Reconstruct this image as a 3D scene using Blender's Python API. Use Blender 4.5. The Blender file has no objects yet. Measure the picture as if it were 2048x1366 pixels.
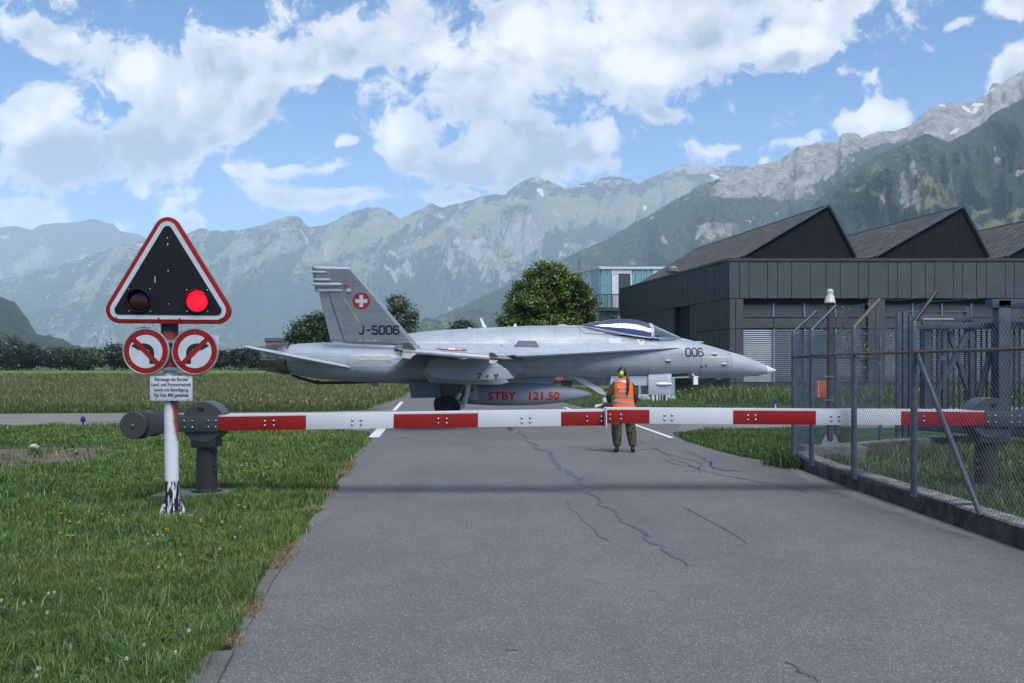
import bpy, bmesh, math, random
import numpy as np
from mathutils import Vector, Matrix

# ------------------------------------------------------------------ camera, world, sun, exposure
SC = bpy.context.scene
COL = SC.collection
F = 1991.0; CX = 1024.0; CY = 731.0; EYE = 1.74
cam_d = bpy.data.cameras.new('camera'); cam = bpy.data.objects.new('camera', cam_d); COL.objects.link(cam)
cam.location = (0, 0, EYE); cam.rotation_euler = (math.radians(90), 0, 0)
cam_d.sensor_width = 36; cam_d.lens = 36 * F / 2048
cam_d.shift_y = (CY - 683) / 2048
cam_d.clip_start = 0.1; cam_d.clip_end = 60000
SC.camera = cam
SC.view_settings.view_transform = 'Standard'; SC.view_settings.look = 'None'
SC.view_settings.exposure = 0.98; SC.view_settings.gamma = 1.0; SC.view_settings.use_curve_mapping = False
SUN_EL, SUN_AZ = math.radians(57), math.radians(155)      # azimuth clockwise from +Y (view direction)
sun_d = bpy.data.lights.new('sun', 'SUN'); sun = bpy.data.objects.new('sun', sun_d); COL.objects.link(sun)
sun_d.energy = 4.3; sun_d.angle = math.radians(34)
CLOUD_PASS = 0.70            # share of light each side of the shading cloud lets through; sun_d.color = (1.0, 0.91, 0.75)
_sd = Vector((math.sin(SUN_AZ) * math.cos(SUN_EL), math.cos(SUN_AZ) * math.cos(SUN_EL), math.sin(SUN_EL)))
sun.rotation_euler = _sd.to_track_quat('Z', 'Y').to_euler(); sun.location = (0, -30, 60)
SC.cycles.use_denoising = True
SC.cycles.max_bounces = 6; SC.cycles.diffuse_bounces = 3; SC.cycles.glossy_bounces = 3
SC.cycles.transmission_bounces = 4; SC.cycles.transparent_max_bounces = 8; SC.cycles.volume_bounces = 3
SC.cycles.sample_clamp_indirect = 6

world = bpy.data.worlds.new('World'); SC.world = world; world.use_nodes = True

class NT:
    """small helper for wiring nodes"""
    def __init__(s, tree): s.t = tree; s.n = tree.nodes; s.l = tree.links
    def node(s, typ, ins=None, **kw):
        n = s.n.new(typ)
        for k, v in kw.items(): setattr(n, k, v)
        for k, v in (ins or {}).items():
            if hasattr(v, 'is_output') or isinstance(v, bpy.types.NodeSocket): s.l.new(v, n.inputs[k])
            else: n.inputs[k].default_value = v
        return n
    def math(s, op, a, b=0.0, c=0.0, clamp=False):
        return s.node('ShaderNodeMath', {0: a, 1: b, 2: c}, operation=op, use_clamp=clamp).outputs[0]
    def vmath(s, op, a, b=(0, 0, 0)):
        return s.node('ShaderNodeVectorMath', {0: a, 1: b}, operation=op).outputs[0]
    def noise(s, vec, scale, detail=4.0, rough=0.5, dist=0.0, lac=2.0):
        n = s.node('ShaderNodeTexNoise', {'Vector': vec, 'Scale': scale, 'Detail': detail, 'Roughness': rough, 'Distortion': dist, 'Lacunarity': lac})
        return n.outputs[0]
    def ramp(s, fac, a, b, lo=0.0, hi=1.0, smooth=True):
        n = s.node('ShaderNodeMapRange', {0: fac, 1: a, 2: b, 3: lo, 4: hi})
        n.interpolation_type = 'SMOOTHSTEP' if smooth else 'LINEAR'
        return n.outputs[0]
    def mix(s, fac, a, b, blend='MIX'):
        n = s.node('ShaderNodeMix', data_type='RGBA', blend_type=blend)
        for i, v in ((0, fac), (6, a), (7, b)):
            if isinstance(v, bpy.types.NodeSocket): s.l.new(v, n.inputs[i])
            else: n.inputs[i].default_value = (tuple(v) + (1,))[:4] if isinstance(v, (tuple, list)) else v
        return n.outputs[2]

def build_sky():
    t = NT(world.node_tree)
    for n in list(t.n): t.n.remove(n)
    gen = t.node('ShaderNodeTexCoord').outputs['Generated']
    sky = t.node('ShaderNodeTexSky', sky_type='NISHITA', sun_disc=False, sun_elevation=SUN_EL, sun_rotation=SUN_AZ,
                 altitude=600.0, air_density=1.0, dust_density=0.6, ozone_density=1.6)
    sep = t.node('ShaderNodeSeparateXYZ', {0: gen})
    x, y, z = sep.outputs
    # direction flattened on a tangent plane towards +Y, mirrored behind, so one cloud deck runs all round
    ay = t.math('MAXIMUM', t.math('ABSOLUTE', y), 0.12)
    uu = t.math('DIVIDE', x, ay); vv = t.math('DIVIDE', z, ay)
    uv = t.node('ShaderNodeCombineXYZ', {0: uu, 1: vv, 2: t.math('LESS_THAN', y, 0.0)}).outputs[0]
    # wobble for cauliflower edges
    wob = t.node('ShaderNodeTexNoise', {'Vector': uv, 'Scale': 9.0, 'Detail': 6.0, 'Roughness': 0.62})
    wv = t.vmath('SUBTRACT', wob.outputs['Color'], (0.5, 0.5, 0.5))
    wuv = t.vmath('ADD', uv, t.vmath('MULTIPLY', wv, (0.055, 0.045, 0)))
    def blob(px, py, rx, ry, rot=0, src=wuv):
        m = t.node('ShaderNodeMapping', {'Vector': src, 'Location': ((px - CX) / F, (CY - py) / F, 0),
                   'Rotation': (0, 0, math.radians(rot)), 'Scale': (rx / F, ry / F, 1)}, vector_type='TEXTURE')
        return t.node('ShaderNodeTexGradient', {0: m.outputs[0]}, gradient_type='SPHERICAL').outputs[1]
    def union(lst, src=wuv):
        acc = None
        for b in lst:
            f = blob(*b[:5], src=src) if len(b) > 4 else blob(*b, 0, src=src)
            if len(b) > 5: f = t.math('MULTIPLY', f, b[5])
            acc = f if acc is None else t.math('SMOOTH_MAX', acc, f, 0.12)
        return acc
    dense = [(110, 80, 110, 55, -25), (260, 140, 180, 95, -15), (400, 190, 230, 130, 0), (60, 230, 130, 85, 25),
             (110, 320, 190, 120, 0), (280, 290, 210, 120, 10), (500, 120, 180, 115, 5), (600, 120, 110, 90, 30), (700, 80, 120, 90, 0),
             (820, 60, 170, 110, 0), (960, 190, 170, 140, 35), (815, 290, 90, 110, 30), (930, 330, 210, 85, 0), (1060, 300, 220, 120, 0),
             (1180, 290, 90, 80, 30), (1060, 90, 240, 150, 0), (1230, 110, 240, 150, 10), (1400, 80, 230, 130, 20), (1590, 60, 190, 110, 20),
             (1590, 115, 95, 50, 5), (1700, 0, 100, 50, 20), (1380, 0, 500, 80, 0)]
    thin = [(120, 360, 200, 40, 5, .8), (70, 430, 150, 55, 0, .8), (700, 400, 230, 40, 3, .75), (900, 395, 230, 38, 0, .75), (640, 335, 120, 30, 15, .6),
            (450, 262, 130, 34, 25, .8), (690, 277, 50, 28, 0, .7), (340, 320, 90, 28, 15, .6), (1335, 222, 85, 38, -10, .7), (1215, 330, 70, 60, 0, .6),
            (1440, 290, 110, 22, 0, .5), (1600, 286, 150, 24, 8, .55), (1740, 250, 120, 55, 15, .9), (2015, 145, 115, 65, 35, .85), (2020, 10, 90, 42, 0, .9),
            (1925, 48, 45, 20, 10, .7), (385, 448, 60, 28, 0, .7), (500, 345, 90, 24, 0, .4)]
    front = t.math('GREATER_THAN', y, 0.0)
    m1 = union(dense); m2 = union(thin)
    mask = t.math('SMOOTH_MAX', m1, m2, 0.1)
    # the deck goes on outside the view in the same broken pattern
    wide = t.noise(t.vmath('MULTIPLY', uv, (1.0, 1.4, 3.0)), 2.1, 3.0, 0.5)
    wide = t.ramp(wide, 0.46, 0.70, 0.0, 0.75)
    lim = t.math('MAXIMUM', t.ramp(t.math('ABSOLUTE', uu), 0.56, 0.75), t.ramp(vv, 0.40, 0.55))
    lim = t.math('MAXIMUM', lim, t.math('LESS_THAN', y, 0.0))
    mask = t.node('ShaderNodeMix', {0: lim, 2: mask, 3: wide}).outputs[0]
    def billow(v, sc, det=2.0):
        n = t.node('ShaderNodeTexVoronoi', {'Vector': v, 'Scale': sc, 'Detail': det, 'Roughness': 0.55, 'Lacunarity': 2.2}, feature='F1', normalize=True)
        return t.math('SUBTRACT', 1.0, n.outputs['Distance'])
    n_lo = t.noise(wuv, 9.0, 4.0, 0.55); n_hi = t.noise(wuv, 26.0, 9.0, 0.70, 0.25); bil = billow(wuv, 17.0)
    dens = t.math('ADD', mask, t.math('MULTIPLY', t.math('SUBTRACT', n_lo, 0.56), 1.5))
    dens = t.math('ADD', dens, t.math('MULTIPLY', t.math('SUBTRACT', n_hi, 0.52), 1.5))
    dens = t.math('ADD', dens, t.math('MULTIPLY', t.math('SUBTRACT', bil, 0.62), 0.5))
    alpha = t.math('ADD', t.ramp(dens, 0.10, 0.36, 0.0, 0.70), t.ramp(dens, 0.06, 0.62, 0.0, 0.28))
    # relief: density compared with a point nearer the light, plus soft grey undersides
    e2 = t.noise(t.vmath('ADD', wuv, (-0.014, 0.020, 0)), 9.0, 4.0, 0.55)
    b2 = billow(t.vmath('ADD', wuv, (-0.005, 0.007, 0)), 17.0)
    rel = t.math('ADD', t.math('MULTIPLY', t.math('SUBTRACT', e2, n_lo), 3.2), t.math('MULTIPLY', t.math('SUBTRACT', b2, bil), 0.9))
    grey = union([(130, 340, 230, 110), (330, 285, 300, 110, 12), (560, 205, 220, 80, 0, .8), (930, 355, 330, 110), (1060, 310, 300, 110, 0, .9), (1150, 260, 190, 80, 0, .8),
                  (1300, 205, 320, 60, 15, .9), (1580, 140, 150, 34, 5, .8), (900, 120, 220, 90, 0, .5), (700, 120, 180, 80, 0, .6), (800, 405, 330, 30, 0, .4),
                  (2010, 185, 130, 55, 30, .8), (1100, 215, 240, 60, 10, .5), (430, 110, 160, 70, 0, .4), (1480, 55, 160, 40, 10, .4)], src=t.vmath('ADD', uv, t.vmath('MULTIPLY', wv, (0.16, 0.11, 0))))
    crown = union([(160, 215, 60, 60), (270, 130, 60, 40), (150, 70, 50, 25), (470, 55, 90, 40), (800, 260, 70, 90), (900, 110, 60, 60), (960, 100, 60, 50), (1040, 60, 90, 60), (1190, 50, 120, 60), (1300, 120, 140, 60), (1200, 265, 50, 50), (1580, 80, 90, 40), (1750, 245, 90, 40), (1965, 110, 50, 40)], src=wuv)
    sh = t.math('ADD', t.math('ADD', t.math('MULTIPLY', grey, 0.95), rel), 0.42)
    sh = t.math('SUBTRACT', sh, t.math('MULTIPLY', crown, 0.85))
    sh = t.math('MULTIPLY', sh, t.ramp(dens, 0.15, 0.60, 0.35, 1.0), clamp=True)
    ccol = t.mix(sh, (0.56, 0.552, 0.548), (0.205, 0.232, 0.29))
    skyc = t.mix(1.0, sky.outputs[0], (0.020, 0.043, 0.066), 'MULTIPLY')
    # whitish air close to the horizon
    skyc = t.mix(t.ramp(z, 0.0, 0.30, 0.50, 0.0), skyc, (0.22, 0.33, 0.46))
    final = t.mix(alpha, skyc, ccol)
    bg = t.node('ShaderNodeBackground', {'Color': final, 'Strength': 1.0})
    t.l.new(bg.outputs[0], t.node('ShaderNodeOutputWorld').inputs[0])
build_sky()
world.cycles.sampling_method = 'MANUAL'; world.cycles.sample_map_resolution = 512

# ------------------------------------------------------------------ general helpers
R = random.Random(7)
rng = np.random.default_rng(11)

def P(px, py, Y):
    return Vector(((px - CX) / F * Y, Y, EYE + (CY - py) / F * Y))
def G(px, py, z=0.0):
    Y = (EYE - z) * F / (py - CY)
    return Vector(((px - CX) / F * Y, Y, z))

def link(o, parent=None, at=None):
    COL.objects.link(o)
    if parent is not None: o.parent = parent
    return o
def setp(o, label=None, cat=None, group=None, kind=None):
    if label: o['label'] = label
    if cat: o['category'] = cat
    if group: o['group'] = group
    if kind: o['kind'] = kind
    return o
def thing(name, loc, label, cat, rz=0.0, group=None):
    o = bpy.data.objects.new(name, None); o.empty_display_size = 0.2; COL.objects.link(o)
    o.location = loc; o.rotation_euler = (0, 0, rz)
    return setp(o, label, cat, group)
def copy_thing(o, loc, rz=None, label=None):
    c = o.copy(); COL.objects.link(c); c.location = loc
    if rz is not None: c.rotation_euler = (0, 0, rz)
    if label: c['label'] = label
    for ch in o.children:
        d = ch.copy(); COL.objects.link(d); d.parent = c
        for g in ch.children:
            e = g.copy(); COL.objects.link(e); e.parent = d
    return c

class MB:
    """collects geometry and links it as one mesh object; coordinates are local to the parent"""
    def __init__(s, org=(0, 0, 0)): s.v = []; s.f = []; s.o = Vector(org)
    def add(s, verts, faces):
        n = len(s.v); s.v += [tuple(Vector(v) - s.o) for v in verts]; s.f += [tuple(i + n for i in f) for f in faces]; return s
    def box(s, c, size, rot=None):
        hx, hy, hz = size[0] / 2, size[1] / 2, size[2] / 2
        vs = [Vector((x, y, z)) for x in (-hx, hx) for y in (-hy, hy) for z in (-hz, hz)]
        if rot is not None: vs = [rot @ v for v in vs]
        c = Vector(c)
        return s.add([v + c for v in vs], [(0, 1, 3, 2), (4, 6, 7, 5), (0, 4, 5, 1), (2, 3, 7, 6), (0, 2, 6, 4), (1, 5, 7, 3)])
    def prism(s, poly, vec):
        """poly: list of 3D points (planar), extruded by vec"""
        n = len(poly); vec = Vector(vec); a = [Vector(p) for p in poly]; b = [p + vec for p in a]
        return s.add(a + b, [tuple(range(n))[::-1], tuple(range(n, 2 * n))] + [(i, (i + 1) % n, n + (i + 1) % n, n + i) for i in range(n)])
    def loft(s, rings, cap=True, closed=True):
        m = len(rings[0]); vs = [p for r in rings for p in r]; fs = []
        for i in range(len(rings) - 1):
            for j in range(m if closed else m - 1):
                k = (j + 1) % m
                fs.append((i * m + j, i * m + k, (i + 1) * m + k, (i + 1) * m + j))
        if cap: fs += [tuple(range(m))[::-1], tuple(range((len(rings) - 1) * m, len(rings) * m))]
        return s.add(vs, fs)
    def tube(s, pts, r, n=8, cap=True):
        pts = [Vector(p) for p in pts]; rs = r if isinstance(r, (list, tuple)) else [r] * len(pts); rings = []
        for i, p in enumerate(pts):
            d = (pts[min(i + 1, len(pts) - 1)] - pts[max(i - 1, 0)]).normalized()
            u = d.cross(Vector((0, 0, 1)) if abs(d.z) < 0.95 else Vector((1, 0, 0))).normalized(); w = d.cross(u)
            rings.append([p + (u * math.cos(a) + w * math.sin(a)) * rs[i] for a in [2 * math.pi * k / n for k in range(n)]])
        return s.loft(rings, cap)
    def lathe(s, c, axis, prof, n=20):
        """prof: list of (distance along axis, radius)"""
        c = Vector(c); d = Vector(axis).normalized()
        u = d.cross(Vector((0, 0, 1)) if abs(d.z) < 0.95 else Vector((1, 0, 0))).normalized(); w = d.cross(u)
        return s.loft([[c + d * t + (u * math.cos(a) + w * math.sin(a)) * max(r, 1e-4) for a in [2 * math.pi * k / n for k in range(n)]] for t, r in prof])
    def build(s, name, mat, parent=None, smooth=False, bevel=0.0, angle=40, kind=None, label=None, solid=None):
        me = bpy.data.meshes.new(name); me.from_pydata(s.v, [], s.f); me.update()
        bm = bmesh.new(); bm.from_mesh(me); bmesh.ops.recalc_face_normals(bm, faces=bm.faces)
        if bevel > 0:
            ed = [e for e in bm.edges if len(e.link_faces) == 2 and e.calc_face_angle(0) > math.radians(50)]
            bmesh.ops.bevel(bm, geom=ed, offset=bevel, segments=2, affect='EDGES', profile=0.6)
        bm.to_mesh(me); bm.free()
        if mat is not None: me.materials.append(mat)
        o = bpy.data.objects.new(name, me); link(o, parent)
        if smooth or bevel > 0:
            me.polygons.foreach_set('use_smooth', [True] * len(me.polygons))
            me.set_sharp_from_angle(angle=math.radians(angle))
        if kind: o['kind'] = kind
        if label: o['label'] = label
        return o

def np_mesh(name, V, Fc, mat, parent=None, smooth=False, attrs=None):
    """V (n,3), Fc (m,k) arrays"""
    me = bpy.data.meshes.new(name); V = np.ascontiguousarray(V, np.float32); Fc = np.ascontiguousarray(Fc, np.int32)
    m, k = Fc.shape
    me.vertices.add(len(V)); me.vertices.foreach_set('co', V.ravel())
    me.loops.add(m * k); me.loops.foreach_set('vertex_index', Fc.ravel())
    me.polygons.add(m); me.polygons.foreach_set('loop_start', np.arange(0, m * k, k, dtype=np.int32))
    me.update(calc_edges=True); me.validate()
    if smooth: me.polygons.foreach_set('use_smooth', np.ones(len(me.polygons), bool))
    for an, arr in (attrs or {}).items():
        a = me.attributes.new(an, 'FLOAT_COLOR' if arr.ndim == 2 else 'FLOAT', 'POINT')
        if arr.ndim == 2:
            a.data.foreach_set('color', np.concatenate([arr, np.ones((len(arr), 1))], 1).astype(np.float32).ravel())
        else: a.data.foreach_set('value', arr.astype(np.float32))
    if mat is not None: me.materials.append(mat)
    o = bpy.data.objects.new(name, me); link(o, parent)
    return o

def _h(ix, iy, seed):
    n = (ix.astype(np.int64) * 374761393 + iy.astype(np.int64) * 668265263 + seed * 1442695041) & 0xffffffff
    n = ((n ^ (n >> 13)) * 1274126177) & 0xffffffff
    return ((n ^ (n >> 16)) & 0xffff) / 65535.0
def vn(x, y, seed=0):
    ix = np.floor(x); iy = np.floor(y); fx = x - ix; fy = y - iy
    fx = fx * fx * fx * (fx * (fx * 6 - 15) + 10); fy = fy * fy * fy * (fy * (fy * 6 - 15) + 10)
    a = _h(ix, iy, seed); b = _h(ix + 1, iy, seed); c = _h(ix, iy + 1, seed); d = _h(ix + 1, iy + 1, seed)
    return (a + (b - a) * fx) * (1 - fy) + (c + (d - c) * fx) * fy
def fbm(x, y, o=5, seed=0, g=0.5, ridged=False):
    s = 0; a = 1; t = 0
    for i in range(o):
        v = vn(x * 2 ** i + 13.7 * i, y * 2 ** i + 7.1 * i, seed + i)
        if ridged: v = 1 - abs(2 * v - 1)
        s = s + a * v; t += a; a *= g
    return s / t

_mats = {}
def mat(name, col, rough=0.6, metal=0.0, var=0.12, scale=4.0, bump=0.0, bscale=60.0, spec=0.5, dirt=None, dirt_col=(0.05, 0.045, 0.04), dirt_scale=3.0, dirt_lo=0.55, emit=None):
    """general painted / metal / stone surface: mottled colour, roughness variation, optional dirt and fine relief"""
    if name in _mats: return _mats[name]
    m = bpy.data.materials.new(name); m.use_nodes = True; t = NT(m.node_tree)
    bs = t.n['Principled BSDF']; oc = t.node('ShaderNodeTexCoord').outputs['Object']
    n1 = t.noise(oc, scale, 5.0, 0.6)
    hi = tuple(min(1, c * (1 + var)) for c in col); lo = tuple(c * (1 - var) for c in col)
    c = t.mix(t.ramp(n1, 0.3, 0.7), lo, hi)
    if dirt:
        n2 = t.noise(oc, dirt_scale, 8.0, 0.68, 0.3)
        c = t.mix(t.ramp(n2, dirt_lo, dirt_lo + 0.2, 0, dirt), c, dirt_col)
    t.l.new(c, bs.inputs['Base Color'])
    bs.inputs['Metallic'].default_value = metal
    bs.inputs['Specular IOR Level'].default_value = spec
    t.l.new(t.ramp(n1, 0.2, 0.8, max(0.03, rough - 0.08), min(1, rough + 0.08)), bs.inputs['Roughness'])
    if bump:
        nb = t.noise(oc, bscale, 4.0, 0.6)
        b = t.node('ShaderNodeBump', {'Strength': bump, 'Distance': 0.01, 'Height': nb}); t.l.new(b.outputs[0], bs.inputs['Normal'])
    if emit:
        bs.inputs['Emission Color'].default_value = emit[0] + (1,); bs.inputs['Emission Strength'].default_value = emit[1]
    _mats[name] = m; return m
# --- 2D decals that follow a surface
def text2d(txt, size, bold=0.0, spacing=1.0, align='LEFT', xs=1.0):
    cu = bpy.data.curves.new('t', 'FONT'); cu.body = txt; cu.size = size; cu.offset = bold; cu.space_character = spacing; cu.align_x = align; cu.resolution_u = 3
    ob = bpy.data.objects.new('t', cu); COL.objects.link(ob); bpy.context.view_layer.update()
    me = bpy.data.meshes.new_from_object(ob); bpy.data.objects.remove(ob); bpy.data.curves.remove(cu)
    bm = bmesh.new(); bm.from_mesh(me); bpy.data.meshes.remove(me)
    for v in bm.verts: v.co.x *= xs
    return bm
def shape2d(polys):
    bm = bmesh.new()
    for p in polys: bm.faces.new([bm.verts.new((x, y, 0)) for x, y in p])
    return bm
def strokes2d(lines, w):
    """thick polylines, each a list of (x, y)"""
    bm = bmesh.new()
    for ln in lines:
        pts = [Vector((x, y, 0)) for x, y in ln]; closed = (pts[0] - pts[-1]).length < 1e-6
        if closed: pts = pts[:-1]
        n = len(pts); side = []
        for i, p in enumerate(pts):
            a = pts[(i - 1) % n] if (closed or i > 0) else p; b = pts[(i + 1) % n] if (closed or i < n - 1) else p
            d1 = (p - a).normalized() if a != p else (b - p).normalized(); d2 = (b - p).normalized() if b != p else d1
            d = (d1 + d2).normalized(); nr = Vector((-d.y, d.x, 0)); k = w / 2 / max(0.5, nr.dot(Vector((-d1.y, d1.x, 0))))
            side.append((bm.verts.new(p + nr * k), bm.verts.new(p - nr * k)))
        for i in range(n if closed else n - 1):
            a, b = side[i], side[(i + 1) % n]; bm.faces.new((a[0], b[0], b[1], a[1]))
    return bm
def rr(x0, y0, x1, y1, r, skip=None):
    """rounded rectangle outline as a closed polyline"""
    out = []
    for cx, cy, a0 in ((x1 - r, y1 - r, 0), (x0 + r, y1 - r, 90), (x0 + r, y0 + r, 180), (x1 - r, y0 + r, 270)):
        for k in range(5): a = math.radians(a0 + 22.5 * k); out.append((cx + r * math.cos(a), cy + r * math.sin(a)))
    return out + [out[0]]
def arc(cx, cy, r, a0, a1, n=5): return [(cx + r * math.cos(math.radians(a0 + (a1 - a0) * k / n)), cy + r * math.sin(math.radians(a0 + (a1 - a0) * k / n))) for k in range(n + 1)]
def techno(ch, x, w=0.62, h=1.0):
    r = 0.2
    if ch == '0': return [rr(x, 0, x + w, h, r)]
    if ch == '5': return [[(x + w * .92, h), (x + .06, h), (x + .06, h * .56), (x + w - r, h * .56)] + arc(x + w - r, h * .56 - r, r, 90, 0) + arc(x + w - r, r, r, 0, -90) + arc(x + r, r, r, -90, -170)]
    if ch == '6': return [arc(x + w - r, h - r, r, 10, 90) + arc(x + r, h - r, r, 90, 180) + arc(x + r, r, r, 180, 270) + arc(x + w - r, r, r, 270, 360) + arc(x + w - r, h * .58 - r, r, 0, 90) + [(x + .05, h * .58)]]
    if ch == 'J': return [[(x + w * .75, h)] + arc(x + w * .75 - r, r, r, 0, -90) + arc(x + r * .9, r, r, -90, -180)]
    if ch == '-': return [[(x, h * .5), (x + w * .7, h * .5)]]
    return []
def techno2d(txt, h, w=0.62, gap=0.24, sw=0.15):
    x = 0; L = []
    for c in txt:
        L += techno(c, x, w); x += (w * (.7 if c == '-' else 1)) + gap
    bm = strokes2d(L, sw)
    for v in bm.verts: v.co *= h
    return bm
def decal(name, bm, mp, material, parent, cuts=0, label=None):
    if cuts:
        ys = [v.co.y for v in bm.verts]; y0, y1 = min(ys), max(ys)
        for k in range(1, cuts):
            bmesh.ops.bisect_plane(bm, geom=bm.verts[:] + bm.edges[:] + bm.faces[:], plane_co=(0, y0 + (y1 - y0) * k / cuts, 0), plane_no=(0, 1, 0))
    for v in bm.verts: v.co = mp(v.co.x, v.co.y)
    me = bpy.data.meshes.new(name); bm.to_mesh(me); bm.free(); me.materials.append(material)
    o = bpy.data.objects.new(name, me); link(o, parent)
    if label: o['label'] = label
    return o

def crom(xs, ys, x):
    """smooth interpolation through stations, xs ascending"""
    i = max(0, min(len(xs) - 2, int(np.searchsorted(xs, x)) - 1)); t = (x - xs[i]) / (xs[i + 1] - xs[i]); t = max(0.0, min(1.0, t))
    m0 = (ys[i + 1] - ys[i - 1]) / (xs[i + 1] - xs[i - 1]) if i > 0 else (ys[1] - ys[0]) / (xs[1] - xs[0])
    m1 = (ys[i + 2] - ys[i]) / (xs[i + 2] - xs[i]) if i + 2 < len(xs) else (ys[i + 1] - ys[i]) / (xs[i + 1] - xs[i])
    hh = xs[i + 1] - xs[i]
    return (2 * t**3 - 3 * t**2 + 1) * ys[i] + (t**3 - 2 * t**2 + t) * hh * m0 + (-2 * t**3 + 3 * t**2) * ys[i + 1] + (t**3 - t**2) * hh * m1
def m_plainglass(name, tint=(0.55, 0.62, 0.64), refl=0.12):
    m = bpy.data.materials.new(name); m.use_nodes = True; t = NT(m.node_tree)
    for n in list(t.n): t.n.remove(n)
    gl = t.node('ShaderNodeBsdfGlossy', {'Color': (0.9, 0.95, 1, 1), 'Roughness': 0.03}); tr = t.node('ShaderNodeBsdfTransparent', {'Color': tint + (1,)})
    lw = t.node('ShaderNodeLayerWeight', {'Blend': 0.35}).outputs[1]
    mx = t.node('ShaderNodeMixShader', {0: t.ramp(lw, 0.0, 1.0, refl, 0.9, False), 1: tr.outputs[0], 2: gl.outputs[0]})
    t.l.new(mx.outputs[0], t.node('ShaderNodeOutputMaterial').inputs[0]); return m
M_GEAR = mat('gear_white', (0.66, 0.66, 0.64), 0.4, var=0.1, scale=9, dirt=0.5, dirt_col=(0.2, 0.18, 0.16), dirt_scale=12)
M_STEEL = mat('bare_steel', (0.4, 0.41, 0.42), 0.3, 0.9); M_TYRE = mat('tyre_rubber', (0.018, 0.018, 0.019), 0.8, var=0.2, scale=20)
M_RIM = mat('wheel_dark', (0.05, 0.05, 0.055), 0.5, 0.3); M_BLK = mat('marking_black', (0.015, 0.017, 0.03), 0.55, var=0.05)
# ------------------------------------------------------------------ ground, roads, mountains
def sheet(name, pts, z, material, parent=None):
    """flat polygon sheet, triangulated"""
    bm = bmesh.new(); vs = [bm.verts.new((p[0], p[1], z)) for p in pts]; f = bm.faces.new(vs)
    bmesh.ops.triangulate(bm, faces=[f]); bm.normal_update()
    if bm.faces[:][0].normal.z < 0: bmesh.ops.reverse_faces(bm, faces=bm.faces)
    me = bpy.data.meshes.new(name); bm.to_mesh(me); bm.free(); me.materials.append(material)
    o = bpy.data.objects.new(name, me); link(o, parent); return o

def m_asphalt(name, dark, light, brown=0.4, chips=True):
    m = bpy.data.materials.new(name); m.use_nodes = True; t = NT(m.node_tree); bs = t.n['Principled BSDF']
    oc = t.node('ShaderNodeTexCoord').outputs['Object']
    big = t.noise(oc, 0.35, 5.0, 0.6); mid = t.noise(oc, 3.0, 5.0, 0.65); fine = t.noise(oc, 70.0, 3.0, 0.7)
    c = t.mix(t.ramp(big, 0.3, 0.7), dark, light)
    c = t.mix(t.ramp(mid, 0.35, 0.75, 0, 0.45), c, tuple(x * 0.8 for x in dark))
    c = t.mix(t.ramp(t.noise(oc, 0.8, 5.0, 0.6), 0.45, 0.7, 0, brown), c, (light[0] * 1.05, light[1] * 0.98, light[2] * 0.86))
    c = t.mix(t.ramp(fine, 0.35, 0.7, 0.0, 0.75), c, tuple(x * 0.5 for x in dark))
    if chips:
        vo = t.node('ShaderNodeTexVoronoi', {'Vector': oc, 'Scale': 82.0}, feature='F1')
        sc = t.node('ShaderNodeSeparateColor', {0: vo.outputs['Color']})
        chip = t.math('MULTIPLY', t.ramp(sc.outputs[0], 0.76, 0.86), t.ramp(vo.outputs['Distance'], 0.42, 0.25))
        c = t.mix(t.math('MULTIPLY', chip, 0.9), c, (0.42, 0.41, 0.40))
        chip2 = t.math('MULTIPLY', t.ramp(sc.outputs[1], 0.82, 0.9), t.ramp(vo.outputs['Distance'], 0.5, 0.3))
        c = t.mix(t.math('MULTIPLY', chip2, 0.85), c, (0.030, 0.028, 0.030))
    # barrier boom's soft shadow painted across the lane, plus faint wheel polish
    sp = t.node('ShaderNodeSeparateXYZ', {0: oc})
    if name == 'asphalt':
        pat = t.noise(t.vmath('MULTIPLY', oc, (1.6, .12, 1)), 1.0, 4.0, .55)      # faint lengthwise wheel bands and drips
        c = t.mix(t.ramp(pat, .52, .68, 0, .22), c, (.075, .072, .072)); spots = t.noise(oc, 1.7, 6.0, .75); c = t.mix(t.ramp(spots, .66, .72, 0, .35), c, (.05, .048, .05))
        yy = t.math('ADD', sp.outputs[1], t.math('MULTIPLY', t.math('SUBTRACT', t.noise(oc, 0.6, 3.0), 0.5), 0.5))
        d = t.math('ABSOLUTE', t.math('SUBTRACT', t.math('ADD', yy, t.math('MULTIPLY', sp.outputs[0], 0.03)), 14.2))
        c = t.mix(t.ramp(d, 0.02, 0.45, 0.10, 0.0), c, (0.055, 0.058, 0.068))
    t.l.new(c, bs.inputs['Base Color']); bs.inputs['Roughness'].default_value = 0.78; bs.inputs['Specular IOR Level'].default_value = 0.35
    b = t.node('ShaderNodeBump', {'Strength': 0.5, 'Distance': 0.006, 'Height': t.noise(oc, 90.0, 3.0, 0.7)}); t.l.new(b.outputs[0], bs.inputs['Normal'])
    return m

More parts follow.
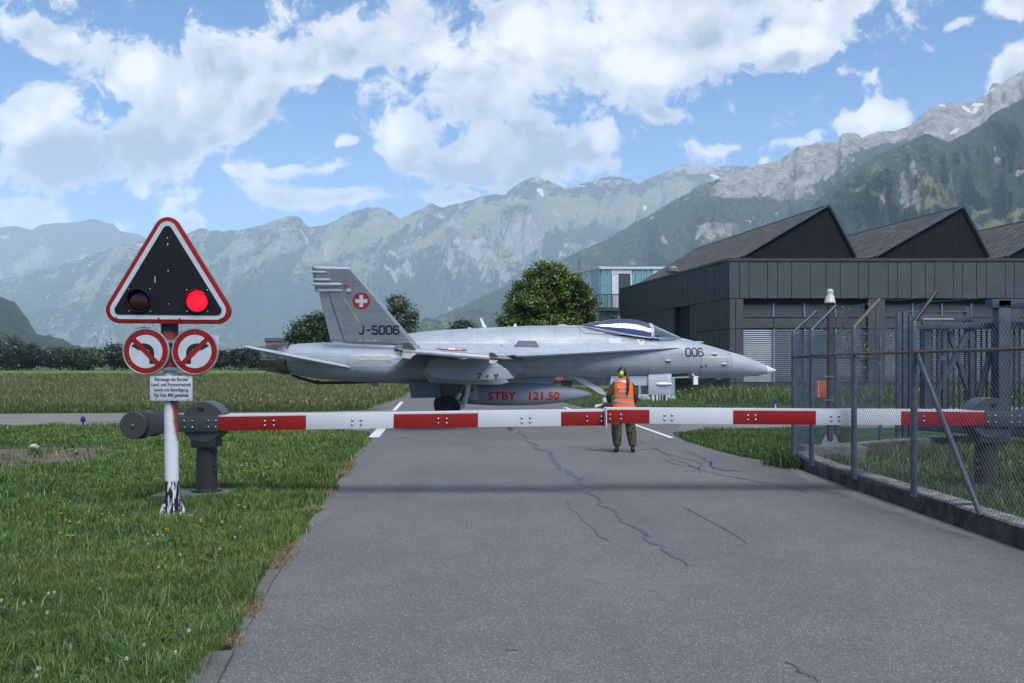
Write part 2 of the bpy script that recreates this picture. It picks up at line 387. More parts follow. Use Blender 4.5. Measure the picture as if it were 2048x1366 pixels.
def m_ground():
    m = bpy.data.materials.new('meadow_ground'); m.use_nodes = True; t = NT(m.node_tree); bs = t.n['Principled BSDF']
    oc = t.node('ShaderNodeTexCoord').outputs['Object']; sp = t.node('ShaderNodeSeparateXYZ', {0: oc})
    n = t.noise(oc, 1.2, 6.0, 0.65); g = t.mix(t.ramp(n, 0.3, 0.7), (0.018, 0.040, 0.010), (0.045, 0.085, 0.020))
    st = t.noise(t.vmath('MULTIPLY', oc, (0.04, 0.5, 1)), 1.0, 5.0, 0.6)
    fieldc = t.mix(t.ramp(st, 0.3, 0.7), (0.080, 0.095, 0.028), (0.135, 0.140, 0.055))
    c = t.mix(t.ramp(sp.outputs[1], 34.0, 44.0), g, fieldc)
    # mown strips far out: brighter then darker green
    wob = t.math('ADD', sp.outputs[1], t.math('MULTIPLY', t.noise(t.vmath('MULTIPLY', oc, (0.02, 0.02, 1)), 1.0, 3.0), 40.0))
    c = t.mix(t.math('MULTIPLY', t.ramp(wob, 205, 225), t.ramp(wob, 360, 330)), c, (0.130, 0.185, 0.040))
    c = t.mix(t.math('MULTIPLY', t.ramp(wob, 340, 360), 1.0), c, (0.070, 0.105, 0.030))
    t.l.new(c, bs.inputs['Base Color']); bs.inputs['Roughness'].default_value = 0.95; bs.inputs['Specular IOR Level'].default_value = 0.15
    return m

ground = sheet('ground', [(-17000, -60), (17000, -60), (17000, 15500), (-17000, 15500)], 0.0, m_ground()); setp(ground, kind='structure')

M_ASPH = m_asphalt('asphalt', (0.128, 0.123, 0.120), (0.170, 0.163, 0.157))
M_TAXI = m_asphalt('taxi_asphalt', (0.175, 0.168, 0.162), (0.225, 0.215, 0.205), brown=0.3, chips=False)

def vsplit(pxs): return [G(*p) for p in pxs]
# lane in the foreground: left edge from beside the camera to the grass corner, right edge along the low wall
LEFT_EDGE = [(-1.25, -12), (-1.45, 2.0)] + [tuple(G(*p)[:2]) for p in ((430, 1366), (515, 1200), (590, 1085), (668, 975), (725, 900), (748, 873))]
RIGHT_EDGE = [(1350, 873), (1370, 883), (1400, 892), (1440, 904), (1480, 914), (1530, 922), (1575, 932)]
right_pts = [tuple(G(*p)[:2]) for p in RIGHT_EDGE]
road_poly = LEFT_EDGE + [tuple(G(735, 862)[:2]), (-3.9, 30.5), (5.2, 30.5)] + right_pts + [(4.80, 16.8), (4.78, 13), (4.80, 9), (4.9, 4), (5.0, -12)]
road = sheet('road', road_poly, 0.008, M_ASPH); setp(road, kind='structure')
# taxiway crossing behind the barrier, slightly turned like the jet on it
TX_NEAR = [(-60, 24.4), (-18, 28.2), (-15, 28.8), (-8, 29.0), (-5.2, 28.0), (-3.65, 26.0), (4.0, 25.2), (5.2, 27.0), (7.8, 27.4), (14, 28.4), (60, 34.0)]
TX_FAR = [(60, 46.0), (14.5, 40.3), (7.0, 39.4), (4.4, 39.8), (2.6, 41.2), (-4.6, 40.6), (-5.4, 38.6), (-7.5, 37.2), (-18, 35.8), (-60, 31.2)]
taxiway = sheet('taxiway', TX_NEAR + TX_FAR, 0.004, M_TAXI); setp(taxiway, kind='structure')
far_road = sheet('far_road', [(-5.6, 40.0), (3.0, 40.0)] + [(1.9, 50), (-1.0, 75), (-6.5, 160)] + [(-10.4, 160), (-7.3, 75), (-5.9, 56)], 0.012, M_ASPH); setp(far_road, kind='structure')

M_WPAINT = mat('road_white', (0.62, 0.62, 0.61), 0.6, var=0.12, scale=8, dirt=0.6, dirt_col=(0.3, 0.3, 0.3), dirt_scale=14)
def strip(name, pts, w, z, material, parent, jag=0.0):
    V = []; Fs = []; pts = [Vector((p[0], p[1], z)) for p in pts]
    for i, p in enumerate(pts):
        d = (pts[min(i + 1, len(pts) - 1)] - pts[max(i - 1, 0)]).normalized(); nrm = Vector((-d.y, d.x, 0))
        ww = w * (1 + jag * (R.random() - .5) * 2)
        V += [p + nrm * ww / 2, p - nrm * ww / 2]
        if i: Fs.append((2 * i - 2, 2 * i, 2 * i + 1, 2 * i - 1))
    b = MB(); b.add(V, Fs); return b.build(name, material, parent)
strip('road_marking', [G(790, 826), G(771, 850), G(747, 876)], 0.26, 0.016, M_WPAINT, road)
strip('road_marking', [G(1255, 845), G(1344, 877)], 0.13, 0.016, M_WPAINT, road)
strip('road_marking', [G(1130, 815.5), G(1152, 823)], 0.16, 0.016, M_WPAINT, far_road)
strip('road_marking', [G(788, 822), G(804, 804)], 0.16, 0.016, M_WPAINT, far_road)
# yellow taxi guide line
M_YPAINT = mat('road_yellow', (0.45, 0.33, 0.06), 0.6, var=0.15, scale=6, dirt=0.7, dirt_col=(0.22, 0.21, 0.19), dirt_scale=8)
strip('guide_line', [(-60, 26.6), (-18, 31.0), (-6, 32.0), (8, 33.3), (60, 38.6)], 0.15, 0.016, M_YPAINT, taxiway)
# sealed cracks
M_TAR = mat('crack_seal_tar', (0.058, 0.064, 0.080), 0.5, var=0.25, scale=20)
def crack(pxs, w=0.045, jit=0.05, seed=1, n=4):
    rr = random.Random(seed); pts = []
    g = [G(*p) for p in pxs]
    for a, b in zip(g, g[1:]):
        for k in range(n):
            p = a.lerp(b, k / n); s = p.y * 0.012
            pts.append((p.x + rr.uniform(-jit, jit) * s, p.y + rr.uniform(-jit, jit) * s * 1.6))
    pts.append((g[-1].x, g[-1].y))
    strip('crack_seal', pts, w, 0.012, M_TAR, road, jag=0.45)
crack([(1012, 851), (1020, 862)], .12, .6, 1); crack([(1035, 864), (1050, 876), (1090, 877), (1200, 876)], .035, .3, 2)
crack([(1062, 884), (1085, 900), (1105, 922), (1118, 938), (1145, 952), (1163, 963)], .085, .5, 3)
crack([(1160, 964), (1172, 978), (1183, 992)], .035, .4, 4)
crack([(1182, 992), (1215, 1020), (1250, 1045), (1290, 1072), (1330, 1105), (1375, 1133)], .038, .5, 5)
crack([(1128, 1000), (1165, 1040), (1200, 1075), (1218, 1088)], .010, .3, 6)
crack([(1366, 1015), (1410, 1038), (1450, 1060), (1495, 1090)], .018, .1, 7)
crack([(1180, 900), (1215, 902), (1290, 900), (1330, 897)], .05, .3, 8); crack([(1275, 893), (1285, 886), (1276, 882)], .035, .2, 9)
crack([(1300, 896), (1325, 905), (1345, 920), (1370, 928), (1400, 940), (1440, 950), (1500, 962), (1560, 970), (1610, 985)], .045, .25, 10)
crack([(1320, 905), (1350, 912), (1385, 922), (1408, 930), (1395, 940), (1370, 944)], .04, .2, 11)
crack([(1330, 900), (1370, 902), (1395, 910), (1412, 920), (1430, 938), (1480, 944)], .035, .2, 12)
crack([(1325, 918), (1355, 930), (1390, 934), (1400, 946)], .035, .2, 13); crack([(1425, 922), (1420, 930), (1440, 942), (1482, 944)], .03, .2, 14)
crack([(1300, 880), (1345, 881)], .05, .2, 15); crack([(795, 877), (818, 878)], .05, .2, 16)
crack([(1572, 1329), (1600, 1345), (1635, 1366)], .012, .4, 17); crack([(1015, 1302), (1035, 1304)], .012, .2, 18)
crack([(935, 972), (965, 971)], .02, .2, 19)

# kerb slabs half hidden by grass along the left edge
M_KERB = mat('kerb_concrete', (0.105, 0.10, 0.092), 0.85, var=0.18, scale=9, bump=0.5, bscale=60, dirt=0.7, dirt_col=(0.09, 0.08, 0.055), dirt_scale=5, dirt_lo=0.5)
ka = Vector((-1.25, 0, 0)); 
def left_edge_x(y):
    for (x0, y0), (x1, y1) in zip(LEFT_EDGE, LEFT_EDGE[1:]):
        if y0 <= y <= y1: return x0 + (x1 - x0) * (y - y0) / (y1 - y0)
    return LEFT_EDGE[-1][0]
yk = 2.0; kk = 0
while yk < 21:
    L = R.uniform(0.45, 0.95)
    x0, x1 = left_edge_x(yk), left_edge_x(yk + L)
    d = Vector((x1 - x0, L, 0)).normalized(); c = Vector(((x0 + x1) / 2 - 0.06, yk + L / 2, 0.0))
    rot = Matrix.Rotation(math.atan2(-d.x, d.y) + R.uniform(-.03, .03), 3, 'Z') @ Matrix.Rotation(R.uniform(-.02, .02), 3, 'Y')
    if R.random() < .25: yk += L; continue
    MB().box(c + Vector((R.uniform(-.02, .02), 0, R.uniform(-0.008, 0.008))), (0.17, L - 0.03, 0.06), rot).build('kerb_stone', M_KERB, road, bevel=0.008)
    yk += L

# --- mountains ------------------------------------------------------
def m_mountain(name, tree_scale, forest_a, forest_b, mead_a, mead_b, rock_a, rock_b):
    m = bpy.data.materials.new(name); m.use_nodes = True; t = NT(m.node_tree); bs = t.n['Principled BSDF']
    oc = t.node('ShaderNodeTexCoord').outputs['Object']
    at = lambda n: t.node('ShaderNodeAttribute', attribute_name=n).outputs['Fac']
    fine = t.noise(oc, tree_scale, 6.0, 0.7); mid = t.noise(oc, tree_scale / 6, 5.0, 0.6)
    streak = t.noise(t.vmath('MULTIPLY', oc, (1, 1, 0.25)), tree_scale / 3.0, 6.0, 0.65)
    fo = t.mix(t.ramp(fine, 0.35, 0.65), forest_a, forest_b)
    me = t.mix(t.ramp(mid, 0.3, 0.7), mead_a, mead_b); me = t.mix(t.ramp(fine, 0.62, 0.7, 0, 0.75), me, forest_a)
    ro = t.mix(t.ramp(streak, 0.3, 0.7), rock_a, rock_b)
    j = t.math('MULTIPLY', t.math('SUBTRACT', t.noise(oc, tree_scale / 2.0, 7.0, 0.7), 0.5), 1.9)
    wm = t.ramp(t.math('ADD', at('meadow'), j), 0.34, 0.66); wr = t.ramp(t.math('ADD', at('rock'), t.math('MULTIPLY', t.math('SUBTRACT', streak, 0.5), 1.9)), 0.40, 0.62)
    ws = t.ramp(t.math('ADD', at('snow'), t.math('MULTIPLY', j, 0.3)), 0.50, 0.58)
    c = t.mix(wm, fo, me); c = t.mix(wr, c, ro); c = t.mix(ws, c, (0.80, 0.80, 0.82))
    t.l.new(c, bs.inputs['Base Color']); bs.inputs['Roughness'].default_value = 0.95; bs.inputs['Specular IOR Level'].default_value = 0.1
    b = t.node('ShaderNodeBump', {'Strength': 1.0, 'Distance': 4.0 / tree_scale, 'Height': fine}); t.l.new(b.outputs[0], bs.inputs['Normal'])
    return m

def mountain(name, prof, Dr, Db, nu, nt, mt, seed, amp=0.14, shape=1.15, gull=90.0, jag=2.0, feats=(), rockline=None, ledge=0.0, shear=0.35, base_rock=0.0, base_meadow=0.0):
    prof = np.array(prof, float)
    px = np.linspace(prof[0, 0], prof[-1, 0], nu); py = np.interp(px, prof[:, 0], prof[:, 1])
    py = py - (fbm(px / 16, px * 0 + seed, 5, seed, 0.6) - .5) * jag * 3.0
    dr = np.interp(px, prof[:, 0], prof[:, 2]) if prof.shape[1] > 2 else np.full(nu, float(Dr))
    db = dr * (Db / Dr)
    t = np.concatenate([np.linspace(0, 1, nt - 4), [1.03, 1.08, 1.15, 1.25]])
    PX, T = np.meshgrid(px, t); ZR = np.tile((CY - py) / F * dr + EYE, (len(t), 1)); DRm = np.tile(dr, (len(t), 1)); DBm = np.tile(db, (len(t), 1))
    # spurs and gullies that run down the fall line, leaning a little
    u = PX / gull + T * shear * 3
    wu = u + (fbm(u * 1.3, T * 2.2, 4, seed + 5) - .5) * 1.6
    rdg = fbm(wu, T * 1.3, 6, seed + 20, 0.55, ridged=True) - 0.62
    small = fbm(wu * 5, T * 9, 4, seed + 40, 0.6) - .5
    Tc = np.clip(T, 0, 1); env = np.sin(np.pi * np.clip(Tc, 0, 1) ** 0.9) ** 0.8 * (1 - 0.25 * Tc)
    Yd = DBm + (DRm - DBm) * T - rdg * (DRm - DBm) * 0.35 * env
    Z = ZR * (Tc ** shape) + ZR * amp * (rdg * env + 0.28 * small * env)
    if ledge: Z = Z + ledge * ZR * np.sin((Z / ZR) * 60 + wu * 2) * env * np.clip((T - .45) * 4, 0, 1)
    Z = np.where(T > 1, ZR * (1 - (T - 1) * 2.2), Z)
    Z = np.maximum(Z, -3 + 0 * Z)
    # never rise above the sky line seen from the valley floor
    lim = (ZR - EYE) / DRm * Yd + EYE
    Z = np.where((T < 1), np.minimum(Z, lim - 0.002 * ZR * (1 - Tc)), Z)
    X = (PX - CX) / F * Yd
    V = np.stack([X, Yd, Z], -1).reshape(-1, 3)
    i = np.arange(len(t) - 1)[:, None] * nu + np.arange(nu - 1)[None]; i = i.ravel()
    Fc = np.stack([i, i + 1, i + 1 + nu, i + nu], 1)
    ppx = PX; ppy = CY - (Z - EYE) / Yd * F           # how high each point stands over the valley, for placing cliffs and pastures
    rock = np.full(PX.shape, base_rock); mead = np.full(PX.shape, base_meadow); snow = np.zeros(PX.shape)
    nz = fbm(wu * 1.6, T * 5, 5, seed + 60, 0.6) - .5
    if rockline is not None:
        rock = rock + np.clip((T + nz * 0.7 - rockline[0]) / rockline[1], 0, 1) * 0.6
    strk = fbm(wu * 3.2, T * 1.6, 5, seed + 90, 0.6) - .5; mead = mead + strk * 1.6; rock = rock - strk * 0.8
    steep = np.clip(rdg * 1.2, -.2, .3); rock = rock + steep * 0.6 + nz * 0.35; mead = mead + nz * 0.8
    for (kind, x, y, rx, ry, rot, wgt) in feats:
        a = math.radians(rot); dx = (ppx - x); dy = (ppy - y)
        q = np.sqrt(((dx * math.cos(a) - dy * math.sin(a)) / rx) ** 2 + ((dx * math.sin(a) + dy * math.cos(a)) / ry) ** 2)
        f = np.clip(1.35 - q, -0.0, 1) * wgt
        if kind == 'r': rock += f
        elif kind == 'm': mead += f
        elif kind == 's': snow += f
        elif kind == 'f': rock -= f; mead -= f
    o = np_mesh(name, V, Fc, mt, smooth=True, attrs={'rock': rock.ravel(), 'meadow': mead.ravel(), 'snow': snow.ravel()})
    setp(o, kind='structure'); return o

FA, FB = (0.018, 0.032, 0.024), (0.070, 0.096, 0.055)
MA, MB2 = (0.150, 0.190, 0.070), (0.240, 0.255, 0.125)
RA, RB = (0.24, 0.22, 0.20), (0.48, 0.44, 0.40)
MM1 = m_mountain('forest_slope', 0.085, FA, FB, MA, MB2, RA, RB)
MM2 = m_mountain('cliff_slope', 0.060, FA, FB, (0.13, 0.15, 0.075), (0.20, 0.20, 0.11), (0.19, 0.175, 0.165), (0.48, 0.445, 0.41))
MM3 = m_mountain('alp_slope', 0.026, (0.018, 0.028, 0.022), (0.055, 0.072, 0.048), (0.20, 0.21, 0.115), (0.32, 0.30, 0.19), (0.26, 0.24, 0.22), (0.50, 0.46, 0.42))

mountain('forest_mountain', [(900, 728, 6200), (1000, 700, 6000), (1100, 662, 5600), (1200, 618, 5200), (1300, 568, 4800), (1400, 522, 4400), (1500, 475, 3900), (1580, 432, 3500), (1620, 415, 3350), (1660, 378, 3200), (1700, 345, 3100), (1750, 312, 3000), (1800, 292, 3000), (1850, 268, 3000), (1875, 276, 3000), (1900, 285, 3000), (1930, 268, 3000), (1960, 250, 3000), (1990, 225, 3000), (2048, 195, 3000), (2200, 150, 3000), (2400, 120, 3000), (2700, 120, 3000)],
    3000, 1500, 620, 200, MM1, 3, amp=0.26, shape=1.0, gull=120, jag=2.2, base_rock=-0.06, base_meadow=0.06, feats=[
    ('m', 2010, 448, 60, 16, 14, 1.2), ('m', 1960, 425, 36, 7, 18, 1.0), ('m', 2040, 425, 26, 8, 14, .8), ('m', 1930, 480, 40, 10, 0, .7), ('m', 1700, 395, 30, 20, 40, .45), ('m', 1845, 395, 34, 22, 60, .7),
    ('r', 1815, 370, 17, 42, -5, 1.1), ('r', 1838, 405, 14, 30, 20, .9), ('r', 1830, 335, 9, 26, 15, .6), ('r', 1765, 400, 7, 30, -14, .9), ('r', 1795, 440, 9, 22, -18, .8), ('r', 2000, 325, 9, 18, 40, .9),
    ('r', 2040, 345, 16, 8, 30, .8), ('r', 1770, 470, 8, 18, 0, .5), ('r', 1690, 380, 5, 22, 20, .6), ('m', 1760, 335, 50, 12, 30, .4), ('r', 1990, 300, 5, 12, 20, .6)])
mountain('cliff_mountain', [(860, 640), (950, 600), (1040, 560), (1120, 520), (1200, 485), (1280, 440), (1350, 400), (1400, 372), (1450, 352), (1520, 331), (1560, 320), (1600, 292), (1650, 285), (1676, 284), (1684, 266), (1695, 263), (1715, 266), (1724, 276), (1740, 268), (1760, 262), (1790, 262), (1820, 250), (1845, 228), (1860, 212), (1900, 205), (1950, 203), (1975, 185), (1985, 166), (2005, 165), (2048, 140), (2200, 110), (2450, 90), (2700, 120)],
    4700, 3300, 620, 230, MM2, 9, amp=0.22, shape=1.05, gull=90, jag=3.0, ledge=0.010, base_rock=0.0, base_meadow=0.10, feats=[
    ('r', 1560, 345, 110, 42, 22, 1.1), ('r', 1500, 365, 70, 26, 12, 1.0), ('r', 1640, 320, 70, 36, 30, .9), ('r', 1690, 280, 60, 22, 5, 1.2), ('r', 1760, 275, 60, 18, 8, 1.0),
    ('r', 1900, 235, 110, 50, 20, 1.0), ('r', 2030, 190, 90, 50, 30, 1.1), ('r', 1580, 390, 50, 16, 10, .9), ('r', 2200, 140, 200, 90, 30, 1.0), ('m', 1930, 255, 60, 18, 20, .5),
    ('r', 1420, 455, 34, 26, 20, .95), ('r', 1455, 462, 14, 20, -25, .8), ('r', 1330, 480, 12, 14, 20, .6), ('r', 1400, 490, 40, 12, 0, .3), ('r', 1500, 440, 20, 8, 40, .5), ('r', 1555, 420, 8, 26, -20, .6), ('r', 1270, 520, 30, 14, 30, .5), ('r', 1200, 560, 34, 16, 40, .5),
    ('s', 1933, 218, 14, 4, -35, 1.3), ('s', 1956, 209, 13, 4, 0, 1.3), ('s', 1952, 219, 5, 9, -30, 1.2), ('s', 1882, 210, 12, 3, -20, 1.0), ('s', 1990, 250, 14, 9, 35, 1.4), ('s', 1910, 262, 12, 4, 28, 1.2), ('s', 2040, 212, 10, 4, 30, 1.2), ('s', 1978, 183, 16, 3, 35, 1.0),
    ('m', 1100, 590, 90, 14, 5, .5), ('m', 1260, 560, 60, 10, 0, .4), ('f', 1460, 420, 100, 22, 8, .7), ('f', 1340, 540, 120, 40, 10, .4), ('f', 1800, 320, 60, 30, 0, .6)])
mountain('alp_mountain', [(-700, 640), (-300, 600), (0, 560), (80, 540), (150, 522), (240, 488), (320, 478), (370, 468), (400, 455), (412, 458), (430, 462), (480, 460), (540, 445), (580, 431), (600, 436), (618, 455), (650, 450), (690, 430), (735, 413), (745, 417), (760, 416), (782, 424), (800, 437), (830, 425), (860, 407), (885, 415), (930, 405), (965, 390), (1010, 388), (1040, 365), (1075, 351), (1100, 362), (1135, 378), (1160, 369), (1190, 362), (1220, 353), (1240, 352), (1262, 358), (1275, 368), (1300, 357), (1330, 345), (1350, 335), (1385, 322), (1394, 326), (1400, 340), (1410, 330), (1416, 325), (1440, 332), (1480, 332), (1520, 331), (1600, 350), (1750, 400)],
    9200, 6600, 700, 230, MM3, 21, amp=0.26, shape=1.0, gull=75, jag=2.4, base_rock=0.14, base_meadow=0.34, shear=-0.5, feats=[
    ('m', 1130, 430, 120, 26, 10, .7), ('m', 1340, 395, 90, 26, 15, .7), ('m', 1240, 430, 70, 28, 20, .5), ('m', 940, 440, 90, 18, 25, .6), ('m', 760, 455, 90, 18, 20, .6), ('m', 1200, 490, 70, 8, 3, .9), ('m', 690, 495, 80, 12, 22, .6), ('m', 560, 500, 80, 16, 25, .5), ('m', 470, 500, 60, 14, 20, .5), ('m', 840, 490, 60, 10, 25, .5), ('m', 1100, 405, 90, 10, 0, .6), ('m', 250, 560, 80, 30, 20, .3),
    ('r', 1040, 470, 50, 36, 40, .75), ('r', 965, 505, 26, 26, 60, .7), ('r', 930, 490, 14, 18, 60, .7), ('r', 1050, 500, 40, 14, 40, .7), ('r', 1085, 350, 60, 16, 0, .6), ('r', 1390, 335, 60, 16, 0, .7), ('r', 1230, 362, 60, 9, 0, .6), ('r', 1010, 545, 12, 34, 30, .7), ('r', 1000, 575, 26, 14, 55, .6), ('r', 905, 530, 6, 30, 10, .6), ('r', 985, 605, 12, 10, 30, .8), ('r', 900, 618, 8, 6, 0, 1.0), ('r', 655, 500, 10, 26, 0, .6), ('r', 960, 545, 16, 20, 30, .5),
    ('s', 1082, 385, 4, 12, 25, 1.2), ('s', 1078, 380, 9, 3, 0, 1.0), ('s', 1430, 353, 14, 4, -25, 1.2), ('s', 1160, 372, 24, 2, 0, .8), ('s', 1430, 378, 10, 3, 10, .9), ('s', 1290, 415, 4, 7, 0, 1.0), ('f', 640, 610, 500, 50, 0, .35), ('f', 1250, 570, 300, 40, 0, .3)])
mountain('far_mountain', [(-500, 470), (-100, 462), (0, 456), (30, 452), (60, 458), (72, 455), (90, 447), (130, 446), (160, 442), (185, 438), (200, 441), (215, 447), (228, 451), (240, 462), (280, 470), (330, 488), (400, 530), (520, 600)],
    12500, 10500, 300, 140, MM3, 33, amp=0.22, shape=1.0, gull=80, jag=2.0, base_rock=-0.02, base_meadow=0.05, shear=0.3, feats=[
    ('m', 60, 520, 90, 20, 20, .5), ('m', 160, 530, 60, 20, 30, .5), ('r', 170, 520, 8, 12, 0, .9), ('r', 100, 565, 24, 8, 0, .8), ('r', 20, 475, 50, 6, 5, .5), ('s', 173, 522, 5, 9, 10, .9), ('r', 140, 560, 5, 30, -10, .5)])
mountain('green_hill', [(-700, 600), (-300, 560), (-80, 570), (0, 590), (14, 600), (30, 606), (45, 622), (56, 636), (62, 652), (70, 664), (90, 670), (115, 676), (140, 685), (160, 694), (180, 706), (215, 722)],
    2300, 1700, 260, 110, MM1, 41, amp=0.16, shape=0.9, gull=60, jag=3.5, base_rock=-0.3, base_meadow=-0.15, feats=[('r', 60, 648, 8, 12, 0, .7)])
mountain('wooded_rise', [(640, 722), (700, 700), (760, 678), (835, 638), (880, 642), (940, 650), (985, 640), (1040, 640), (1100, 650), (1180, 656), (1300, 690), (1420, 720)],
    3300, 2800, 260, 60, MM1, 51, amp=0.22, shape=0.8, gull=30, jag=5.0, base_rock=-0.4, base_meadow=0.30)
# ------------------------------------------------------------------ hangar with saw-tooth roof
def m_tiles():
    m = bpy.data.materials.new('roof_tiles'); m.use_nodes = True; t = NT(m.node_tree); bs = t.n['Principled BSDF']
    uv = t.node('ShaderNodeAttribute', attribute_name='ruv').outputs['Vector']
    br = t.node('ShaderNodeTexBrick', {'Vector': uv, 'Color1': (0.125, 0.108, 0.095, 1), 'Color2': (0.045, 0.041, 0.038, 1), 'Mortar': (0.012, 0.012, 0.013, 1), 'Scale': 1.0,
                'Mortar Size': 0.045, 'Mortar Smooth': 0.2, 'Bias': 0.0, 'Brick Width': 0.55, 'Row Height': 0.38}, offset=0.5)
    n = t.noise(uv, 1.3, 5.0, 0.6); c = t.mix(t.ramp(n, 0.35, 0.7, 0, 0.25), br.outputs[0], (0.080, 0.070, 0.062))
    t.l.new(c, bs.inputs['Base Color']); bs.inputs['Roughness'].default_value = 0.8
    b = t.node('ShaderNodeBump', {'Strength': 0.8, 'Distance': 0.03, 'Height': t.math('SUBTRACT', 1.0, br.outputs[1])}); t.l.new(b.outputs[0], bs.inputs['Normal'])
    return m
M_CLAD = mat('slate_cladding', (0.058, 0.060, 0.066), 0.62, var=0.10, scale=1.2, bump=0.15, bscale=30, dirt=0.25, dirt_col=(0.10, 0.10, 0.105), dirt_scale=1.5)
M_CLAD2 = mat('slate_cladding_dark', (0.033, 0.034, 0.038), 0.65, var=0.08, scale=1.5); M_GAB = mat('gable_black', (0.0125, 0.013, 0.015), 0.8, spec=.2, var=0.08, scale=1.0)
M_TRIM = mat('verge_zinc', (0.075, 0.095, 0.115), 0.4, 0.4, var=0.1); M_JOINT = mat('joint_black', (0.012, 0.012, 0.014), 0.9)
M_SLAT2 = mat('blind_slat_grey', (0.30, 0.31, 0.335), 0.45, var=.08); M_SLAT = mat('blind_slat', (0.72, 0.73, 0.74), 0.45, 0.0, var=0.08, scale=2); M_MULL = mat('mullion_blue_grey', (0.16, 0.22, 0.28), 0.5); M_BLINDBACK = mat('behind_blinds', (0.03, 0.03, 0.035), 0.6)
M_STEP = mat('step_concrete', (0.34, 0.30, 0.25), 0.8, var=0.1)
YF = 50.0; XC = (1458 - CX) / F * YF; SD = Vector((-0.168, 1, 0)); SDn = SD.normalized()
hangar = thing('hangar', (XC, YF, 0), 'dark slate-clad hangar with three saw-tooth roofs behind the jet nose', 'building')
HO = hangar.location
def HL(p): return Vector(p) - HO
def FP(px, py, d=0.0): return HL(P(px, py, YF + d))
def boxh(name, px0, px1, py0, py1, d0, d1, material, bevel=0.0, **k):
    a = FP(px0, py1); b = FP(px1, py0); return MB().box(((a.x + b.x) / 2, (d0 + d1) / 2, (a.z + b.z) / 2), (b.x - a.x, d1 - d0, b.z - a.z)).build(name, material, hangar, bevel=bevel, **k)
XR = 2330
# front wall core behind the cladding
zt = FP(0, 517).z; zb597 = FP(0, 597).z; z657 = FP(0, 657).z; z765 = FP(0, 765).z
a = FP(1458, 0); b = FP(XR, 0)
MB().box(((a.x + b.x) / 2, .5, (zt + zb597) / 2 - .03), (b.x - a.x - .04, .8, zt - zb597 - .06)).build('wall_core', M_JOINT, hangar)
MB().box(((a.x + b.x) / 2, .8, (z657 + 0) / 2 + .8), (b.x - a.x - .3, .2, zb597 + .6)).build('wall_back', M_BLINDBACK, hangar)
MB().box(((a.x + b.x) / 2, .30, z765 / 2 - .02), (b.x - a.x, .6, z765 - .02)).build('plinth', M_CLAD2, hangar)
js = [1458, 1479, 1498, 1535, 1555, 1583, 1621, 1652, 1680, 1717, 1736, 1776, 1794, 1822, 1850, 1869, 1906, 1925, 1953, 1972, 2010, 2028, 2052, 2080, 2108, 2130, 2165, 2190, 2220, 2250, 2280, 2310, XR]
g = .6
for x0, x1 in zip(js, js[1:]):
    boxh('panel', x0 + g, x1 - g, 523.5, 596.5, -.03 + R.uniform(-.004, .004), .09, M_CLAD)
boxh('parapet_cap', 1455, XR, 516, 522.5, -.07, .45, M_CLAD2)
# columns, bays, blinds
cols = [(1459, 1487), (1736, 1770), (2006, 2040), (2290, 2330)]
for x0, x1 in cols:
    xm = x0 + (x1 - x0) * .42
    for u0, u1 in ((x0, xm), (xm, x1)):
        for v0, v1 in ((597.8, 657), (658.2, 765), (766.2, 799)): boxh('panel', u0 + .5, u1 - .5, v0, v1, -.025, .12, M_CLAD)
    boxh('column', x0 + 2, x1 - 2, 598, 800, .1, .8, M_JOINT)
for (x0, x1) in ((1487, 1736), (1770, 2006), (2040, 2290)):
    n = 4; w = (x1 - x0) / n
    for k in range(n):
        boxh('transom_panel', x0 + k * w + 1.3, x0 + (k + 1) * w - 1.3, 608, 634, .30, .36, M_CLAD); boxh('transom_panel', x0 + k * w + .6, x0 + (k + 1) * w - .6, 636, 655.5, .16, .34, M_CLAD)
        if k: boxh('mullion', x0 + k * w - 1.3, x0 + k * w + 1.3, 606, 634, .22, .32, M_MULL); boxh('mullion', x0 + k * w - 1.5, x0 + k * w + 1.5, 657, 768, .12, .30, M_MULL)
        m = MB(); zz = FP(0, 659).z; za = FP(0, 764).z; q = 27; X0, X1 = FP(x0 + k * w + 2, 0).x, FP(x0 + (k + 1) * w - 2, 0).x
        ang = -1.30
        for i in range(q):
            m.box(((X0 + X1) / 2, .22, za + (zz - za) * (i + .5) / q), (X1 - X0, .052 if k == 0 and x0 < 1500 else .040, .006), Matrix.Rotation(-ang if False else ang, 3, 'X'))
        m.build('blind_slats', M_SLAT if (k == 0 and x0 < 1500) else M_SLAT2, hangar, kind='stuff')
        boxh('window_pane', x0 + k * w + 1.5, x0 + (k + 1) * w - 1.5, 657, 766, .50, .52, m_plainglass('hangar_glass', (.25, .3, .33), .1) if 'hangar_glass' not in bpy.data.materials else bpy.data.materials['hangar_glass'])
    boxh('sill', x0, x1, 765, 768.5, .05, .5, M_CLAD2)
